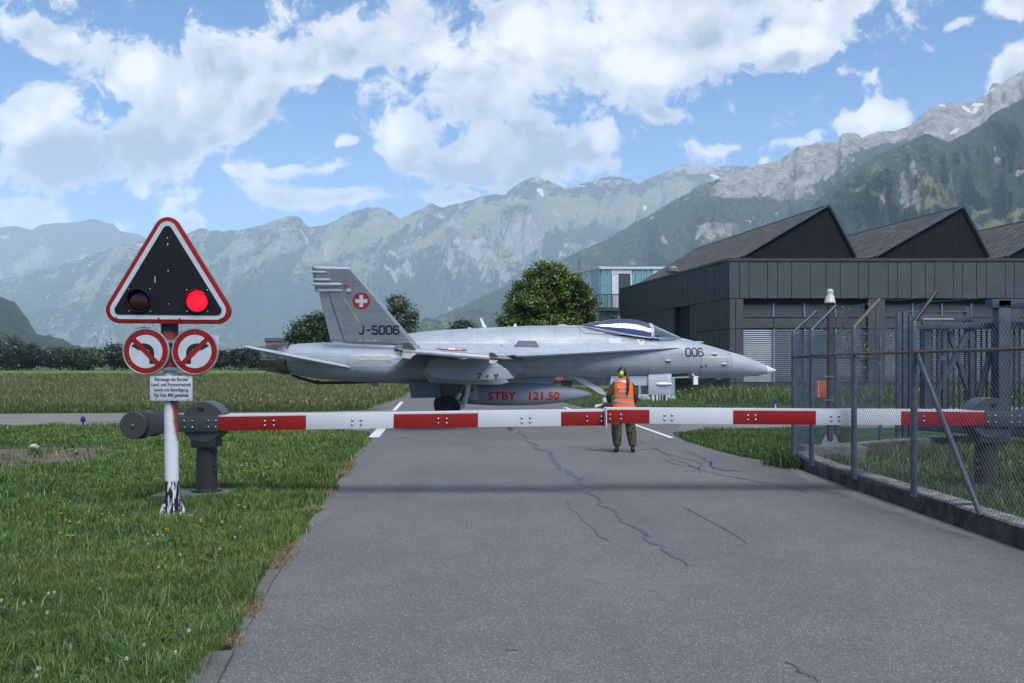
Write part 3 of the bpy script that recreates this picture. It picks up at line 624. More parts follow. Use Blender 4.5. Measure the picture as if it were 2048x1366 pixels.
# left wall, receding: three rows of tall panels
Lw = 20.2; nrm = Vector((-SDn.y, SDn.x, 0))            # outward (left)
def sw(s_, z, out=0.0): return Vector((0, 0, z)) + SDn * s_ + nrm * out
MB().prism([sw(.02, 0, -.25), sw(Lw, 0, -.25), sw(Lw, zt - .05, -.25), sw(.02, zt - .05, -.25)], -nrm * .3).build('side_wall_core', M_JOINT, hangar)
rows = [(0.0, 2.15), (2.15, FP(0, 658).z), (FP(0, 658).z, zb597), (zb597, zt - .12)]
sx = [0]; 
while sx[-1] < Lw - .6: sx.append(min(Lw, sx[-1] + R.choice([.62, .85, 1.15, 1.3])))
D0, D1 = 5.7, 8.4
sx = sorted(set([v for v in sx if abs(v - D0) > .3 and abs(v - D1) > .3] + [D0, D1, Lw]))
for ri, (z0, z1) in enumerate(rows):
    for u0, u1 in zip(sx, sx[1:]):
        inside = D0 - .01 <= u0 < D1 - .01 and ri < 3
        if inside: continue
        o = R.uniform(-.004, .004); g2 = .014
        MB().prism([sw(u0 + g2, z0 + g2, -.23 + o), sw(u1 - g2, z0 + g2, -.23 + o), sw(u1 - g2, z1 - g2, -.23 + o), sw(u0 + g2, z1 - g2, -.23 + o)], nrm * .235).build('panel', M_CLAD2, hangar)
MB().prism([sw(D0, 0, -1.6), sw(D1, 0, -1.6), sw(D1, zb597, -1.6), sw(D0, zb597, -1.6)], nrm * .02).build('entrance_recess', M_JOINT, hangar)
MB().prism([sw(D0 + .05, 3.0, -.7), sw(D0 + 1.0, 3.0, -.7), sw(D0 + 1.0, zb597, -.7), sw(D0 + .05, zb597, -.7)], nrm * .05).build('entrance_panel', M_CLAD2, hangar)
MB().prism([sw(D0 + .2, .15, -1.3), sw(D0 + 1.3, .15, -1.3), sw(D0 + 1.3, 2.3, -1.3), sw(D0 + .2, 2.3, -1.3)], nrm * .05).build('door', M_GAB, hangar)
MB().prism([sw(D0 - .2, 0.02, .0), sw(D1 + .3, 0.02, .0), sw(D1 + .3, .16, .0), sw(D0 - .2, .16, .0)], nrm * 1.0).build('door_step', M_STEP, hangar)
MB().prism([sw(-.05, zt - .11, .03), sw(Lw, zt - .11, .03), sw(Lw, zt + .03, .03), sw(-.05, zt + .03, .03)], -nrm * .35).build('parapet_cap', M_CLAD2, hangar)
MB().prism([sw(0, zt - .2, -.05), sw(Lw, zt - .2, -.05), sw(Lw, zt - .2, -.05) + Vector((FP(XR, 0).x, 0, 0)), Vector((FP(XR, 0).x, .05, zt - .2))], (0, 0, .12)).build('flat_roof', M_CLAD2, hangar)
# saw-tooth prisms, each running back along the side wall's direction
M_TILE = m_tiles()
for i, (bl, ap, br_) in enumerate((((1485, 515), (1657, 412.5), (1711, 515)), ((1751, 515), (1925, 415), (1977, 515)), ((2012, 515), (2187, 416), (2240, 515)))):
    A, B, C_ = FP(*bl, .25), FP(*ap, .25), FP(*br_, .25); run = SDn * 19.4
    MB().prism([A, B, C_], run).build('gable_block', M_GAB, hangar)
    # tiled slope, 6 cm proud
    up = (B - A).normalized(); nn = Vector((-up.z, 0, up.x)); A2, B2 = A - up * (.0 if i else 1.8) * 0 + nn * .06, B + nn * .06 + up * .05
    vs = [A2, B2, B2 + run, A2 + run]; me = bpy.data.meshes.new('tiled_slope')
    th = nn * -.05
    me.from_pydata([tuple(v) for v in vs + [v + th for v in vs]], [], [(0, 1, 2, 3), (7, 6, 5, 4), (0, 4, 5, 1), (1, 5, 6, 2), (2, 6, 7, 3), (3, 7, 4, 0)]); me.update()
    at = me.attributes.new('ruv', 'FLOAT_VECTOR', 'POINT'); LU = (B2 - A2).length
    at.data.foreach_set('vector', [c for v in ((0, 0, 0), (0, LU, 0), (19.4, LU, 0), (19.4, 0, 0), (0, 0, 0), (0, LU, 0), (19.4, LU, 0), (19.4, 0, 0)) for c in v])
    me.materials.append(M_TILE); link(bpy.data.objects.new('tiled_slope', me), hangar)
    for u0, u1, nme in ((A, B, 'verge_trim'), (B, C_, 'verge_trim')):
        d = (u1 - u0).normalized(); n3 = Vector((-d.z, 0, d.x)); 
        MB().prism([u0 + n3 * .01, u1 + n3 * .01, u1 + n3 * .10, u0 + n3 * .10], (0, -.16, 0)).build(nme, M_TRIM, hangar)
    MB().tube([B + Vector((0, 0, .06)), B + run + Vector((0, 0, .06))], .06, 6).build('ridge_capping', M_TRIM, hangar)
    for f_ in ((.30, .70) if i < 2 else (.3,)):
        X = A.x + (C_.x - A.x) * (f_ + .05); zz = A.z + (B.z - A.z) * ((X - A.x) / (B.x - A.x) if X < B.x else (C_.x - X) / (C_.x - B.x))
        MB().box((X, A.y - .012, (A.z + zz) / 2), (.025, .02, zz - A.z - .12)).build('gable_joint', M_JOINT, hangar)
# lower tile apron to the left eave of the first tooth
A = FP(1485, 515, .25); e0 = sw(.3, zt, -.3); e1 = sw(19.6, zt, -.3)
MB().prism([A, e0, e1, A + SDn * 19.4], (0, 0, .04)).build('eave_apron', M_TILE, hangar)
# roof vent
vp_ = P(1345, 560, 60) - HO
MB().lathe(vp_ + Vector((0, 0, -.3)), (0, 0, 1), [(0, .22), (.75, .22), (.8, .42), (1.0, .46), (1.0, .30), (1.12, .28)], 14).build('roof_vent', mat('vent_metal', (0.30, 0.29, 0.28), 0.5, 0.3), hangar, smooth=True, angle=30)

# ------------------------------------------------------------------ glass-clad office behind
YO = 86.0; office = thing('office_building', (P(1202, 0, YO).x, YO, 0), 'glass-clad office block with teal panels and a balcony behind the round tree', 'building'); OO = office.location
M_TEAL = mat('channel_glass_teal', (0.20, 0.36, 0.38), 0.25, var=0.10, scale=1.2, spec=0.8); M_TEALD = mat('channel_glass_grey', (0.16, 0.26, 0.31), 0.25, var=0.12, scale=1.5, spec=0.8)
M_OW = mat('office_white', (0.55, 0.58, 0.60), 0.5, var=0.05); M_OD = mat('office_dark', (0.05, 0.058, 0.07), 0.35, var=0.1, spec=0.8)
def OP(px, py, d=0.0): return P(px, py, YO + d) - OO
def boxo(name, px0, px1, py0, py1, d0, d1, m_, bevel=0):
    a, b = OP(px0, py1), OP(px1, py0); return MB().box(((a.x + b.x) / 2, (d0 + d1) / 2, (a.z + b.z) / 2), (b.x - a.x, d1 - d0, b.z - a.z)).build(name, m_, office, bevel=bevel)
SO = Vector((-.38, 1, 0)).normalized()
a = OP(1202, 536); b = OP(1420, 536)
MB().prism([Vector((0, .3, .0)), Vector((b.x, .3, 0)), Vector((b.x, 14, 0)), SO * 14.5 + Vector((.3, 0, 0))], (0, 0, a.z - .1)).build('office_core', M_OD, office)
boxo('roof_edge', 1200, 1425, 533.5, 538.5, -.15, 14, M_OW)
def teal_run(x0, x1, n, y0, y1, m_=M_TEAL):
    for k in range(n):
        u0 = x0 + (x1 - x0) * k / n; u1 = x0 + (x1 - x0) * (k + 1) / n; boxo('glass_channel', u0 + .35, u1 - .35, y0, y1, -.06 if k % 2 else -.02, .2, m_)
teal_run(1202, 1222, 5, 539, 624); teal_run(1265, 1305, 7, 539, 624); teal_run(1330, 1420, 12, 539, 624)
boxo('wall_panel', 1222.5, 1264, 539, 547.5, -.05, .2, M_OW); boxo('balcony_door', 1223.5, 1237, 548, 618, -.04, .2, mat('door_white', (0.62, 0.63, 0.66), 0.5)); boxo('window_pane', 1238, 1260, 549, 600, -.02, .2, M_OD)
boxo('window_frame', 1260.5, 1264.5, 548, 618, -.06, .2, M_OW); boxo('wall_panel', 1305.5, 1329, 539, 624, -.05, .2, M_OW)
boxo('floor_band', 1196, 1420, 624.5, 640, -.03, .3, M_OW); teal_run(1190, 1212, 4, 641, 700, M_TEALD); boxo('wall_panel', 1213, 1420, 641, 735, 0, .25, M_OD)
# side that turns away to the left
def so(s_, z, out=0): n_ = Vector((-SO.y, SO.x, 0)); return Vector((0, 0, z)) + SO * s_ + n_ * out
zt2 = a.z - .05; zmid = OP(0, 624).z
no_ = Vector((-SO.y, SO.x, 0))
for (s0, s1, m_) in ((.05, 1.6, M_TEALD), (1.7, 3.6, M_OW), (3.7, 5.5, M_TEALD), (5.6, 7.4, M_TEALD), (7.5, 9.5, M_OW), (9.6, 14, M_TEALD)):
    MB().prism([so(s0, zmid), so(s1, zmid), so(s1, zt2), so(s0, zt2)], no_ * .12).build('side_panel', m_, office)
for (s0, s1) in ((.05, 4.5), (4.6, 9.2), (9.3, 14)): MB().prism([so(s0, 1.5), so(s1, 1.5), so(s1, zmid - .5), so(s0, zmid - .5)], no_ * .10).build('side_panel', M_TEALD, office); MB().prism([so(s0, zmid - .45), so(s1, zmid - .45), so(s1, zmid - .05), so(s0, zmid - .05)], no_ * .14).build('floor_band', M_OW, office)
MB().prism([so(0, zt2 + .0, .2), so(14, zt2, .2), so(14, zt2 + .2, .2), so(0, zt2 + .2, .2)], -no_ * .4).build('roof_edge', M_OW, office)
# balcony
boxo('balcony_floor', 1184, 1242, 617, 623.5, -1.6, 0.0, M_OD)
m = MB()
for k in range(15):
    p = OP(1196 + k * 3.1, 604); m.box((p.x, -1.55, p.z), (.05, .05, 1.15))
m.build('balcony_railing', M_OD, office, kind='stuff'); boxo('railing_rail', 1192, 1242, 590.5, 592.5, -1.58, -1.5, M_OD); boxo('railing_panel', 1184, 1192.5, 592, 618, -1.62, -1.5, mat('railing_grey', (0.10, 0.11, 0.13), 0.5)); boxo('railing_panel', 1217, 1222, 592, 618, -1.64, -1.5, bpy.data.materials['railing_grey'])
MB().prism([OP(1215, 624, -1.4), OP(1243, 640, -1.4), OP(1243, 646, -1.4), OP(1215, 628, -1.4)], (0, 1.2, 0)).build('stair_stringer', M_OD, office)
MB().lathe(OP(1152, 553, 9), (0, 0, 1), [(-.7, .8), (0, .8), (0.02, .55), (.35, .5), (.36, .05)], 14).build('roof_vent', M_OW, office, smooth=True, angle=30)
MB().tube([OP(1158, 548, 9), OP(1158, 515, 9)], .05, 6).build('antenna_mast', M_OD, office); MB().tube([OP(1171, 550, 5), OP(1171, 534, 5)], .035, 6).build('antenna_mast', M_OD, office)
for k in range(9): MB().tube([OP(1220 + k * 12, 534, .5), OP(1220 + k * 12, 531, .5)], .03, 5).build('roof_pin', M_OD, office)

# red brick hut and grey barn far left behind the tail
hut = thing('brick_hut', P(560, 731, 260), 'red brick building with a flat blue roof behind the tail', 'building'); s_ = 260 / F
MB().box((0, 0, 48 * s_ / 2), (40 * s_, 10, 48 * s_)).build('hut_wall', mat('hut_brick', (0.30, 0.12, 0.08), 0.8), hut); MB().box((0, 0, 51 * s_), (42 * s_, 10.6, 6 * s_)).build('hut_roof', mat('hut_roof_blue', (0.07, 0.10, 0.17), 0.5), hut)
barn = thing('barn', P(480, 731, 420), 'low grey barn roof beyond the hedge left of the jet tail', 'building'); s_ = 420 / F
MB().box((0, 6, 14 * s_), (110 * s_, 12, 28 * s_)).build('barn_wall', mat('barn_wall', (0.12, 0.11, 0.10), 0.8), barn)
MB().add([(-58 * s_, -1, 26 * s_), (58 * s_, -1, 26 * s_), (40 * s_, 6, 42 * s_), (-50 * s_, 6, 38 * s_), (-58 * s_, 13, 26 * s_), (58 * s_, 13, 26 * s_)], [(0, 1, 2, 3), (3, 2, 5, 4), (0, 3, 4), (1, 5, 2)]).build('barn_roof', mat('barn_roof', (0.17, 0.16, 0.155), 0.8, var=0.2, scale=.3), barn)

# ------------------------------------------------------------------ bike-shelter like steel posts in front of the hangar entrance
shel = thing('steel_shelter', G(1305, 802), 'low shelter with upright steel posts and dark panes under the jet nose', 'shelter'); SH = shel.location; YS = SH.y
M_GALV = mat('galvanised', (0.33, 0.38, 0.42), 0.45, 0.35, var=0.15, scale=8); M_SHW = mat('shelter_white', (0.6, 0.62, 0.64), 0.5)
def SP(px, py, d=0): return P(px, py, YS + d) - SH
for (x, w_, y1, m_) in ((1263, 4, 800, M_GALV), (1279, 5, 800, M_GALV), (1294, 6.5, 802, M_GALV), (1306, 4.5, 797, M_SHW), (1314, 3, 797, M_SHW), (1320, 4, 797, M_GALV), (1325, 2, 798, M_GALV), (1333, 3, 797, M_SHW), (1338, 4.5, 798, M_SHW), (1346, 6.5, 802, M_GALV)):
    p = SP(x, 735); MB().box((p.x, 0, p.z / 2), (w_ * YS / F, .1, p.z)).build('post', m_, shel)
for k, (x0, x1) in enumerate(((1264, 1278), (1281, 1292), (1297, 1304), (1308, 1319), (1322, 1332), (1334, 1344))):
    p0_, p1_ = SP(x0, 790), SP(x1, 755); MB().box(((p0_.x + p1_.x) / 2, .06, (p0_.z + p1_.z) / 2), (p1_.x - p0_.x, .02, p1_.z - p0_.z)).build('window_pane', M_OD, shel)
p0_, p1_ = SP(1255, 738), SP(1350, 732); MB().box(((p0_.x + p1_.x) / 2, .6, (p0_.z + p1_.z) / 2), (p1_.x - p0_.x, 1.8, p1_.z - p0_.z)).build('shelter_roof', M_GALV, shel)
for (x, y, s1) in ((1283, 795, .30), (1292, 797, .2), (1342, 796, .22)):
    p = SP(x, y); bm = bmesh.new(); bmesh.ops.create_icosphere(bm, subdivisions=2, radius=s1)
    for v in bm.verts: v.co = Vector((v.co.x, v.co.y, v.co.z * .8)) * (0.85 + .3 * vn(np.array([v.co.x * 6 + 9]), np.array([v.co.z * 6 + v.co.y * 4]), 5)[0])
    me = bpy.data.meshes.new('boulder'); bm.to_mesh(me); bm.free(); me.materials.append(mat('boulder_stone', (0.26, 0.25, 0.23), 0.9, var=0.3, scale=6, bump=.5, bscale=20)); o = bpy.data.objects.new('boulder', me); link(o); o.location = SH + Vector((p.x, -.35, s1 * .55)); setp(o, {1283: 'pale boulder beside the leftmost visible post of the steel shelter', 1292: 'small boulder tucked against the thick post of the steel shelter', 1342: 'small boulder at the foot of the last steel shelter post'}[x], 'boulder')
# baggage trailer far behind: red beam on dark feet
tr = thing('ground_trailer', G(1118, 790), 'low ground trailer with a red beam seen under the fuselage', 'trailer'); TO = tr.location
def TP(px, py): return P(px, py, TO.y) - TO
p0_, p1_ = TP(1098, 760), TP(1126, 754); MB().box(((p0_.x + p1_.x) / 2, 0, (p0_.z + p1_.z) / 2), (p1_.x - p0_.x, .8, p1_.z - p0_.z)).build('beam', mat('trailer_red', (0.5, 0.05, 0.04), 0.5), tr)
p0_, p1_ = TP(1127, 760), TP(1143, 754); MB().box(((p0_.x + p1_.x) / 2, 0, (p0_.z + p1_.z) / 2), (p1_.x - p0_.x, .8, p1_.z - p0_.z)).build('beam_end', M_OD, tr)
for x in (1100, 1133):
    p = TP(x, 762); MB().prism([(p.x - .35, -.3, p.z), (p.x + .35, -.3, p.z), (p.x + .12, -.3, 0), (p.x - .12, -.3, 0)], (0, .6, 0)).build('foot', M_JOINT, tr)

# ------------------------------------------------------------------ fighter jet
JA = math.radians(5.0); JO = Vector((0.0, 31.5, 0.0))
jh = Vector((math.cos(JA), math.sin(JA), 0)); jr = Vector((math.sin(JA), -math.cos(JA), 0))
def J(px, py, l):
    """jet-local point seen at (px, py) that lies l metres to the right of the centre plane"""
    dx = (px - CX) / F
    Y = (l + JO.x * math.sin(JA) - JO.y * math.cos(JA)) / (dx * math.sin(JA) - math.cos(JA))
    w = Vector((Y * dx, Y, EYE + (CY - py) / F * Y)) - JO
    return Vector((w.dot(jh), -l, w.z))

jet = thing('fighter_jet', JO, 'grey twin-tailed fighter jet numbered J-5006 rolling along the taxiway behind the barrier', 'fighter jet', JA)

def m_jet(name, col, line=0.35, grime=0.35, rough=0.42):
    m = bpy.data.materials.new(name); m.use_nodes = True; t = NT(m.node_tree); bs = t.n['Principled BSDF']
    oc = t.node('ShaderNodeTexCoord').outputs['Object']; sp = t.node('ShaderNodeSeparateXYZ', {0: oc})
    flat = t.node('ShaderNodeCombineXYZ', {0: sp.outputs[0], 1: sp.outputs[2], 2: 0.0}).outputs[0]
    br = t.node('ShaderNodeTexBrick', {'Vector': flat, 'Color1': (1, 1, 1, 1), 'Color2': (0.93, 0.93, 0.94, 1), 'Mortar': (0, 0, 0, 1), 'Scale': 1.0,
                'Mortar Size': 0.004, 'Mortar Smooth': 0.3, 'Bias': 0.0, 'Brick Width': 1.15, 'Row Height': 0.42}, offset=0.37, offset_frequency=2, squash=0.7, squash_frequency=3)
    blotch = t.noise(t.vmath('MULTIPLY', oc, (0.6, 1, 1.2)), 2.2, 6.0, 0.62)
    c = t.mix(t.ramp(blotch, 0.3, 0.7), tuple(x * 0.88 for x in col), tuple(x * 1.07 for x in col))
    c = t.mix(0.55, c, t.mix(1.0, c, br.outputs[0], 'MULTIPLY'))
    c = t.mix(t.math('MULTIPLY', br.outputs[1], line), c, (0.06, 0.065, 0.075))
    streak = t.noise(t.vmath('MULTIPLY', oc, (0.5, 4, 5)), 2.0, 7.0, 0.7)
    c = t.mix(t.ramp(streak, 0.55, 0.8, 0, grime), c, (0.13, 0.13, 0.135))
    speck = t.noise(oc, 26.0, 2.0, 0.5)
    c = t.mix(t.ramp(speck, 0.70, 0.76, 0, 0.5), c, (0.12, 0.12, 0.12))
    t.l.new(c, bs.inputs['Base Color']); t.l.new(t.ramp(blotch, 0.3, 0.7, rough + 0.08, rough - 0.08), bs.inputs['Roughness'])
    bs.inputs['Specular IOR Level'].default_value = 0.5
    b = t.node('ShaderNodeBump', {'Strength': 0.25, 'Distance': 0.02, 'Height': t.noise(oc, 3.0, 3.0, 0.5)}); t.l.new(b.outputs[0], bs.inputs['Normal'])
    return m
MJ = m_jet('jet_grey', (0.295, 0.325, 0.36), 0.42, 0.5); MJL = m_jet('jet_light_grey', (0.36, 0.395, 0.435), 0.4, 0.4); MJD = m_jet('fin_grey', (0.275, 0.30, 0.325), 0.3, 0.15, 0.5)
M_RAD = mat('radome_grey', (0.30, 0.33, 0.36), 0.45, var=0.06, scale=2); M_TIP = mat('nose_tip', (0.62, 0.59, 0.53), 0.5, var=0.08)
M_DARK = mat('dark_void', (0.012, 0.012, 0.014), 0.9, var=0.1); M_FENCE = mat('dark_panel_grey', (0.16, 0.175, 0.20), 0.5)
M_NOZ = mat('burnt_metal', (0.17, 0.155, 0.15), 0.35, 0.85, var=0.35, scale=5, dirt=0.6, dirt_col=(0.05, 0.04, 0.035), dirt_scale=4, dirt_lo=0.45)
M_REDL = mat('marking_red', (0.42, 0.035, 0.035), 0.5, var=0.1, scale=8); M_WHT = mat('marking_white', (0.72, 0.72, 0.73), 0.5, var=0.04)
M_YG = mat('formation_strip', (0.40, 0.42, 0.24), 0.5, var=0.1); M_PALE = mat('pale_patch', (0.40, 0.44, 0.48), 0.5, var=0.05)
M_TAN = mat('inner_door_tan', (0.15, 0.135, 0.11), 0.6, var=0.2, scale=6); M_NAVY = mat('door_shade_grey', (0.14, 0.155, 0.185), 0.55, var=0.15, scale=5)
M_TEND = mat('bay_light_tan', (0.38, 0.37, 0.32), 0.6, var=0.15)

class Body:
    """round-cornered body through stations (px, y top, y bottom, half width, height of widest point 0..1, exponent above, below)"""
    def __init__(s, st, l=0.0):
        rows = []
        for (px, yt, yb, w, fr, nt, nb) in st:
            a, b = J(px, yt, l), J(px, yb, l); rows.append((a.x, a.z, b.z, w, fr, nt, nb))
        rows.sort(); s.a = np.array(rows)
    def at(s, b): return [crom(s.a[:, 0], s.a[:, k], b) for k in range(1, 7)]
    def ring(s, b, n=40, cy=0.0):
        zt, zb, w, fr, nt, nb = s.at(b); zc = zb + (zt - zb) * fr; out = []
        for k in range(n):
            a = 2 * math.pi * k / n; c, sn = math.cos(a), math.sin(a); e = nt if sn >= 0 else nb; hh = (zt - zc) if sn >= 0 else (zc - zb)
            out.append(Vector((b, cy + w * math.copysign(abs(c) ** (2 / e), c), zc + hh * math.copysign(abs(sn) ** (2 / e), sn))))
        return out
    def side(s, b, z, out=0.006):
        zt, zb, w, fr, nt, nb = s.at(b); zc = zb + (zt - zb) * fr; e = nt if z > zc else nb; hh = (zt - zc) if z > zc else (zc - zb)
        q = min(0.999, abs(z - zc) / hh); return -(w * (1 - q ** e) ** (1 / e) + out)
    def build(s, name, material, b0=None, b1=None, n=60, cy=0.0, parent=jet):
        b0 = s.a[0, 0] if b0 is None else b0; b1 = s.a[-1, 0] if b1 is None else b1
        m = MB(); m.loft([s.ring(b0 + (b1 - b0) * k / (n - 1), cy=cy) for k in range(n)]); return m.build(name, material, parent, smooth=True, angle=50)

fw = Body([(1552, 739.5, 742.5, .02, .5, 2, 2), (1534, 731.5, 748, .13, .5, 2, 2), (1510, 720.5, 752, .25, .5, 2, 2), (1485, 711, 754.5, .34, .5, 2, 2), (1457, 702.5, 756, .42, .5, 2, 2),
           (1408, 688.5, 756.8, .50, .5, 2, 2.1), (1362, 675.5, 756.5, .56, .48, 2, 2.2), (1330, 674, 756, .60, .46, 2.0, 2.3), (1296, 673, 755.5, .63, .45, 2.1, 2.4),
           (1225, 663, 755, .67, .44, 2.0, 2.5), (1190, 655.5, 754.5, .69, .43, 1.8, 2.6), (1160, 651, 754, .70, .42, 1.7, 2.7), (1110, 651, 754.5, .71, .42, 1.7, 2.8), (1050, 652, 757, .72, .42, 1.7, 2.8), (960, 656, 762, .76, .42, 1.7, 3),
           (870, 661, 766, .82, .42, 1.8, 3), (823, 666, 766, .88, .42, 1.9, 3), (760, 674, 765, .9, .45, 2, 3), (689, 683.5, 762, .9, .5, 2.2, 3), (600, 690, 750, .8, .5, 2.2, 2.6), (560, 697, 742, .5, .5, 2, 2)])
bx = lambda px, l=0: J(px, 731, l).x
fw.build('nose_tip', M_TIP, bx(1532), bx(1552), 10); fw.build('radome', M_RAD, bx(1457) + .004, bx(1532), 24); fw.build('fuselage', MJ, None, bx(1457), 110)
rear = Body([(1045, 712, 750, 0.95, .5, 3, 3), (1010, 703, 760, 1.25, .55, 3.6, 3.4), (940, 698, 766, 1.33, .55, 3.6, 3.4), (860, 694, 768.5, 1.36, .52, 3.4, 3.2), (780, 691.5, 767.5, 1.36, .5, 3.0, 2.8), (720, 687, 764.5, 1.31, .5, 2.8, 2.6),
             (650, 684, 759.5, 1.2, .5, 2.7, 2.5), (600, 686, 753, 1.08, .5, 2.6, 2.4), (577, 688.5, 749, 1.0, .5, 2.5, 2.3)], l=0.7)
rear.build('rear_fuselage', MJ, n=60)
# air intakes, engine nozzles
for sg in (1, -1):
    cy = -1.02 * sg; m = MB()
    def rct(px, py0, py1, hw, k=1.0, e=4.0):
        a, b = J(px, py0, 1.02), J(px, py1, 1.02); zc = (a.z + b.z) / 2; hh = (a.z - b.z) / 2 * k; out = []
        for i in range(24):
            th = 2 * math.pi * i / 24; c, s_ = math.cos(th), math.sin(th)
            out.append(Vector((a.x, cy + hw * k * math.copysign(abs(c) ** (2 / e), c), zc + hh * math.copysign(abs(s_) ** (2 / e), s_))))
        return out
    m.loft([rct(975, 713, 756, .30, .75), rct(1027, 712, 757, .33, .93), rct(1030, 712, 757, .33, 1.0), rct(1000, 709, 760, .345), rct(940, 706, 764, .35)])
    m.build('air_intake', MJ, jet, smooth=True)
    MB().loft([rct(980, 713, 756, .30, .76), rct(978, 713, 756, .30, .76)]).build('intake_throat', M_DARK, jet)
    nz = thing('engine_nozzle', (0, 0, 0), None, None); nz.parent = jet; nz.location = (0, 0, 0)
    c = J(579, 717.5, .5); c.y = -.5 * sg; x1 = J(523, 717, .5).x - c.x; zc = J(523, 717, .5).z
    m = MB(); NP = 24; rings = []
    for t_, r_ in ((0.0, .485), (-.22, .48), (-.30, .455), (x1 * .75, .41), (x1, .355), (x1, .335), (x1 * .6, .36), (-.1, .40)):
        ring = []
        for k in range(NP * 2):
            a = math.pi * k / NP; rk = r_ * (1.0 if (k % 2 or t_ > -.25) else .975)
            ring.append(Vector((c.x + t_, c.y + rk * math.cos(a), c.z + (zc - c.z) * t_ / x1 + rk * math.sin(a))))
        rings.append(ring)
    m.loft(rings, cap=False); m.build('nozzle_petals', M_NOZ, nz, smooth=True, angle=25)
    MB().lathe((c.x - .12, c.y, c.z), (-1, 0, 0), [(0, .39), (.01, .39)], 24).build('nozzle_throat', M_DARK, nz)

# leading-edge extensions
def mirror(pts, sg): return [Vector((p.x, p.y * sg, p.z)) for p in pts]
lexs = [(1358, 693, .46, 695.5, .52), (1330, 690.5, .46, 696.8, .62), (1300, 688, .46, 698.2, .72), (1260, 686.5, .48, 700.2, .84), (1220, 685.5, .5, 702.3, .95), (1180, 685.5, .5, 704.5, 1.07),
        (1140, 685.5, .5, 706.6, 1.22), (1105, 686, .5, 708.4, 1.42), (1080, 686, .5, 709.6, 1.62), (1055, 686, .5, 710.6, 1.86), (1034, 686.5, .5, 711, 2.0), (1000, 687, .5, 703, 2.02), (940, 687, .5, 694, 2.02), (880, 688, .5, 692.5, 1.9), (845, 689.5, .5, 692, 1.5), (790, 691, .5, 693, 1.3)]
for sg in (1, -1):
    rings = []
    for (px, yi, li, yo, lo) in lexs:
        a = J(px, yi, li); b = J(px, yo, lo); mid = a.lerp(b, .55); mid.z += 0.035
        ring = [a, mid, b, Vector((b.x, b.y + .02, b.z - .035)), Vector((a.x, a.y, b.z - .09))]
        rings.append(mirror(ring, sg))
    MB().loft(rings).build('leading_edge_extension', MJL, jet, smooth=True, angle=30)
    f = [J(1028, 693, 1.1), J(1037, 681, 1.1), J(1072, 682, 1.1), J(1079, 694, 1.1)]
    MB().prism(mirror(f, sg), (0, .025 * sg, 0)).build('extension_fence', M_FENCE, jet)

# wings
RL, TL = 1.45, 5.68
def W(px, py, l): p = J(px, py, l); return p
rootLEb = J(1035, 717, 1.95).x; tipLEb = J(925, 712, TL).x; tipTEb = J(812, 705, TL).x
rootTEb = J(768, 700, 1.45).x
zroot = J(900, 692, 1.9).z; ztipF = J(925, 712.5, TL).z; ztipR = J(812, 702.5, TL).z
def wing_pt(l, frac, up=0.0):
    """point on the wing at lateral l and chord fraction (0 leading, 1 trailing), flaps level"""
    k = (l - 1.95) / (TL - 1.95)
    le = rootLEb + (tipLEb - rootLEb) * k; te = rootTEb + (tipTEb - rootTEb) * k; kk = max(k, 0)
    zf = zroot + (ztipF - zroot) * kk; zr = zroot + .01 + (ztipR - zroot - .01) * kk
    return Vector((le + (te - le) * frac, -l, zf + (zr - zf) * frac + up))
def wing_panel(l0, l1, f0, f1, t0, t1, name, material, parent, sg, droop=0.0, hinge=None, n=5):
    """panel between chord fractions; droop (radians, down positive) about the hinge fraction"""
    rings = []
    for l, th in ((l0, t0), (l1, t1)):
        top, bot = [], []
        for i in range(n):
            fr = f0 + (f1 - f0) * i / (n - 1); x = fr
            half = th * 0.5 * (4 * x * (1 - x)) ** 0.5 * (1.0 if x < .5 else 1.0) + 0.006
            p = wing_pt(l, fr); up, dn = Vector((p.x, p.y, p.z + half)), Vector((p.x, p.y, p.z - half * .8))
            if droop:
                hp = wing_pt(l, hinge); R_ = Matrix.Rotation(droop, 3, 'Y'); up = hp + R_ @ (up - hp); dn = hp + R_ @ (dn - hp)
            top.append(up); bot.append(dn)
        rings.append(mirror(top + bot[::-1], sg))
    return MB().loft(rings).build(name, material, parent, smooth=True, angle=35)
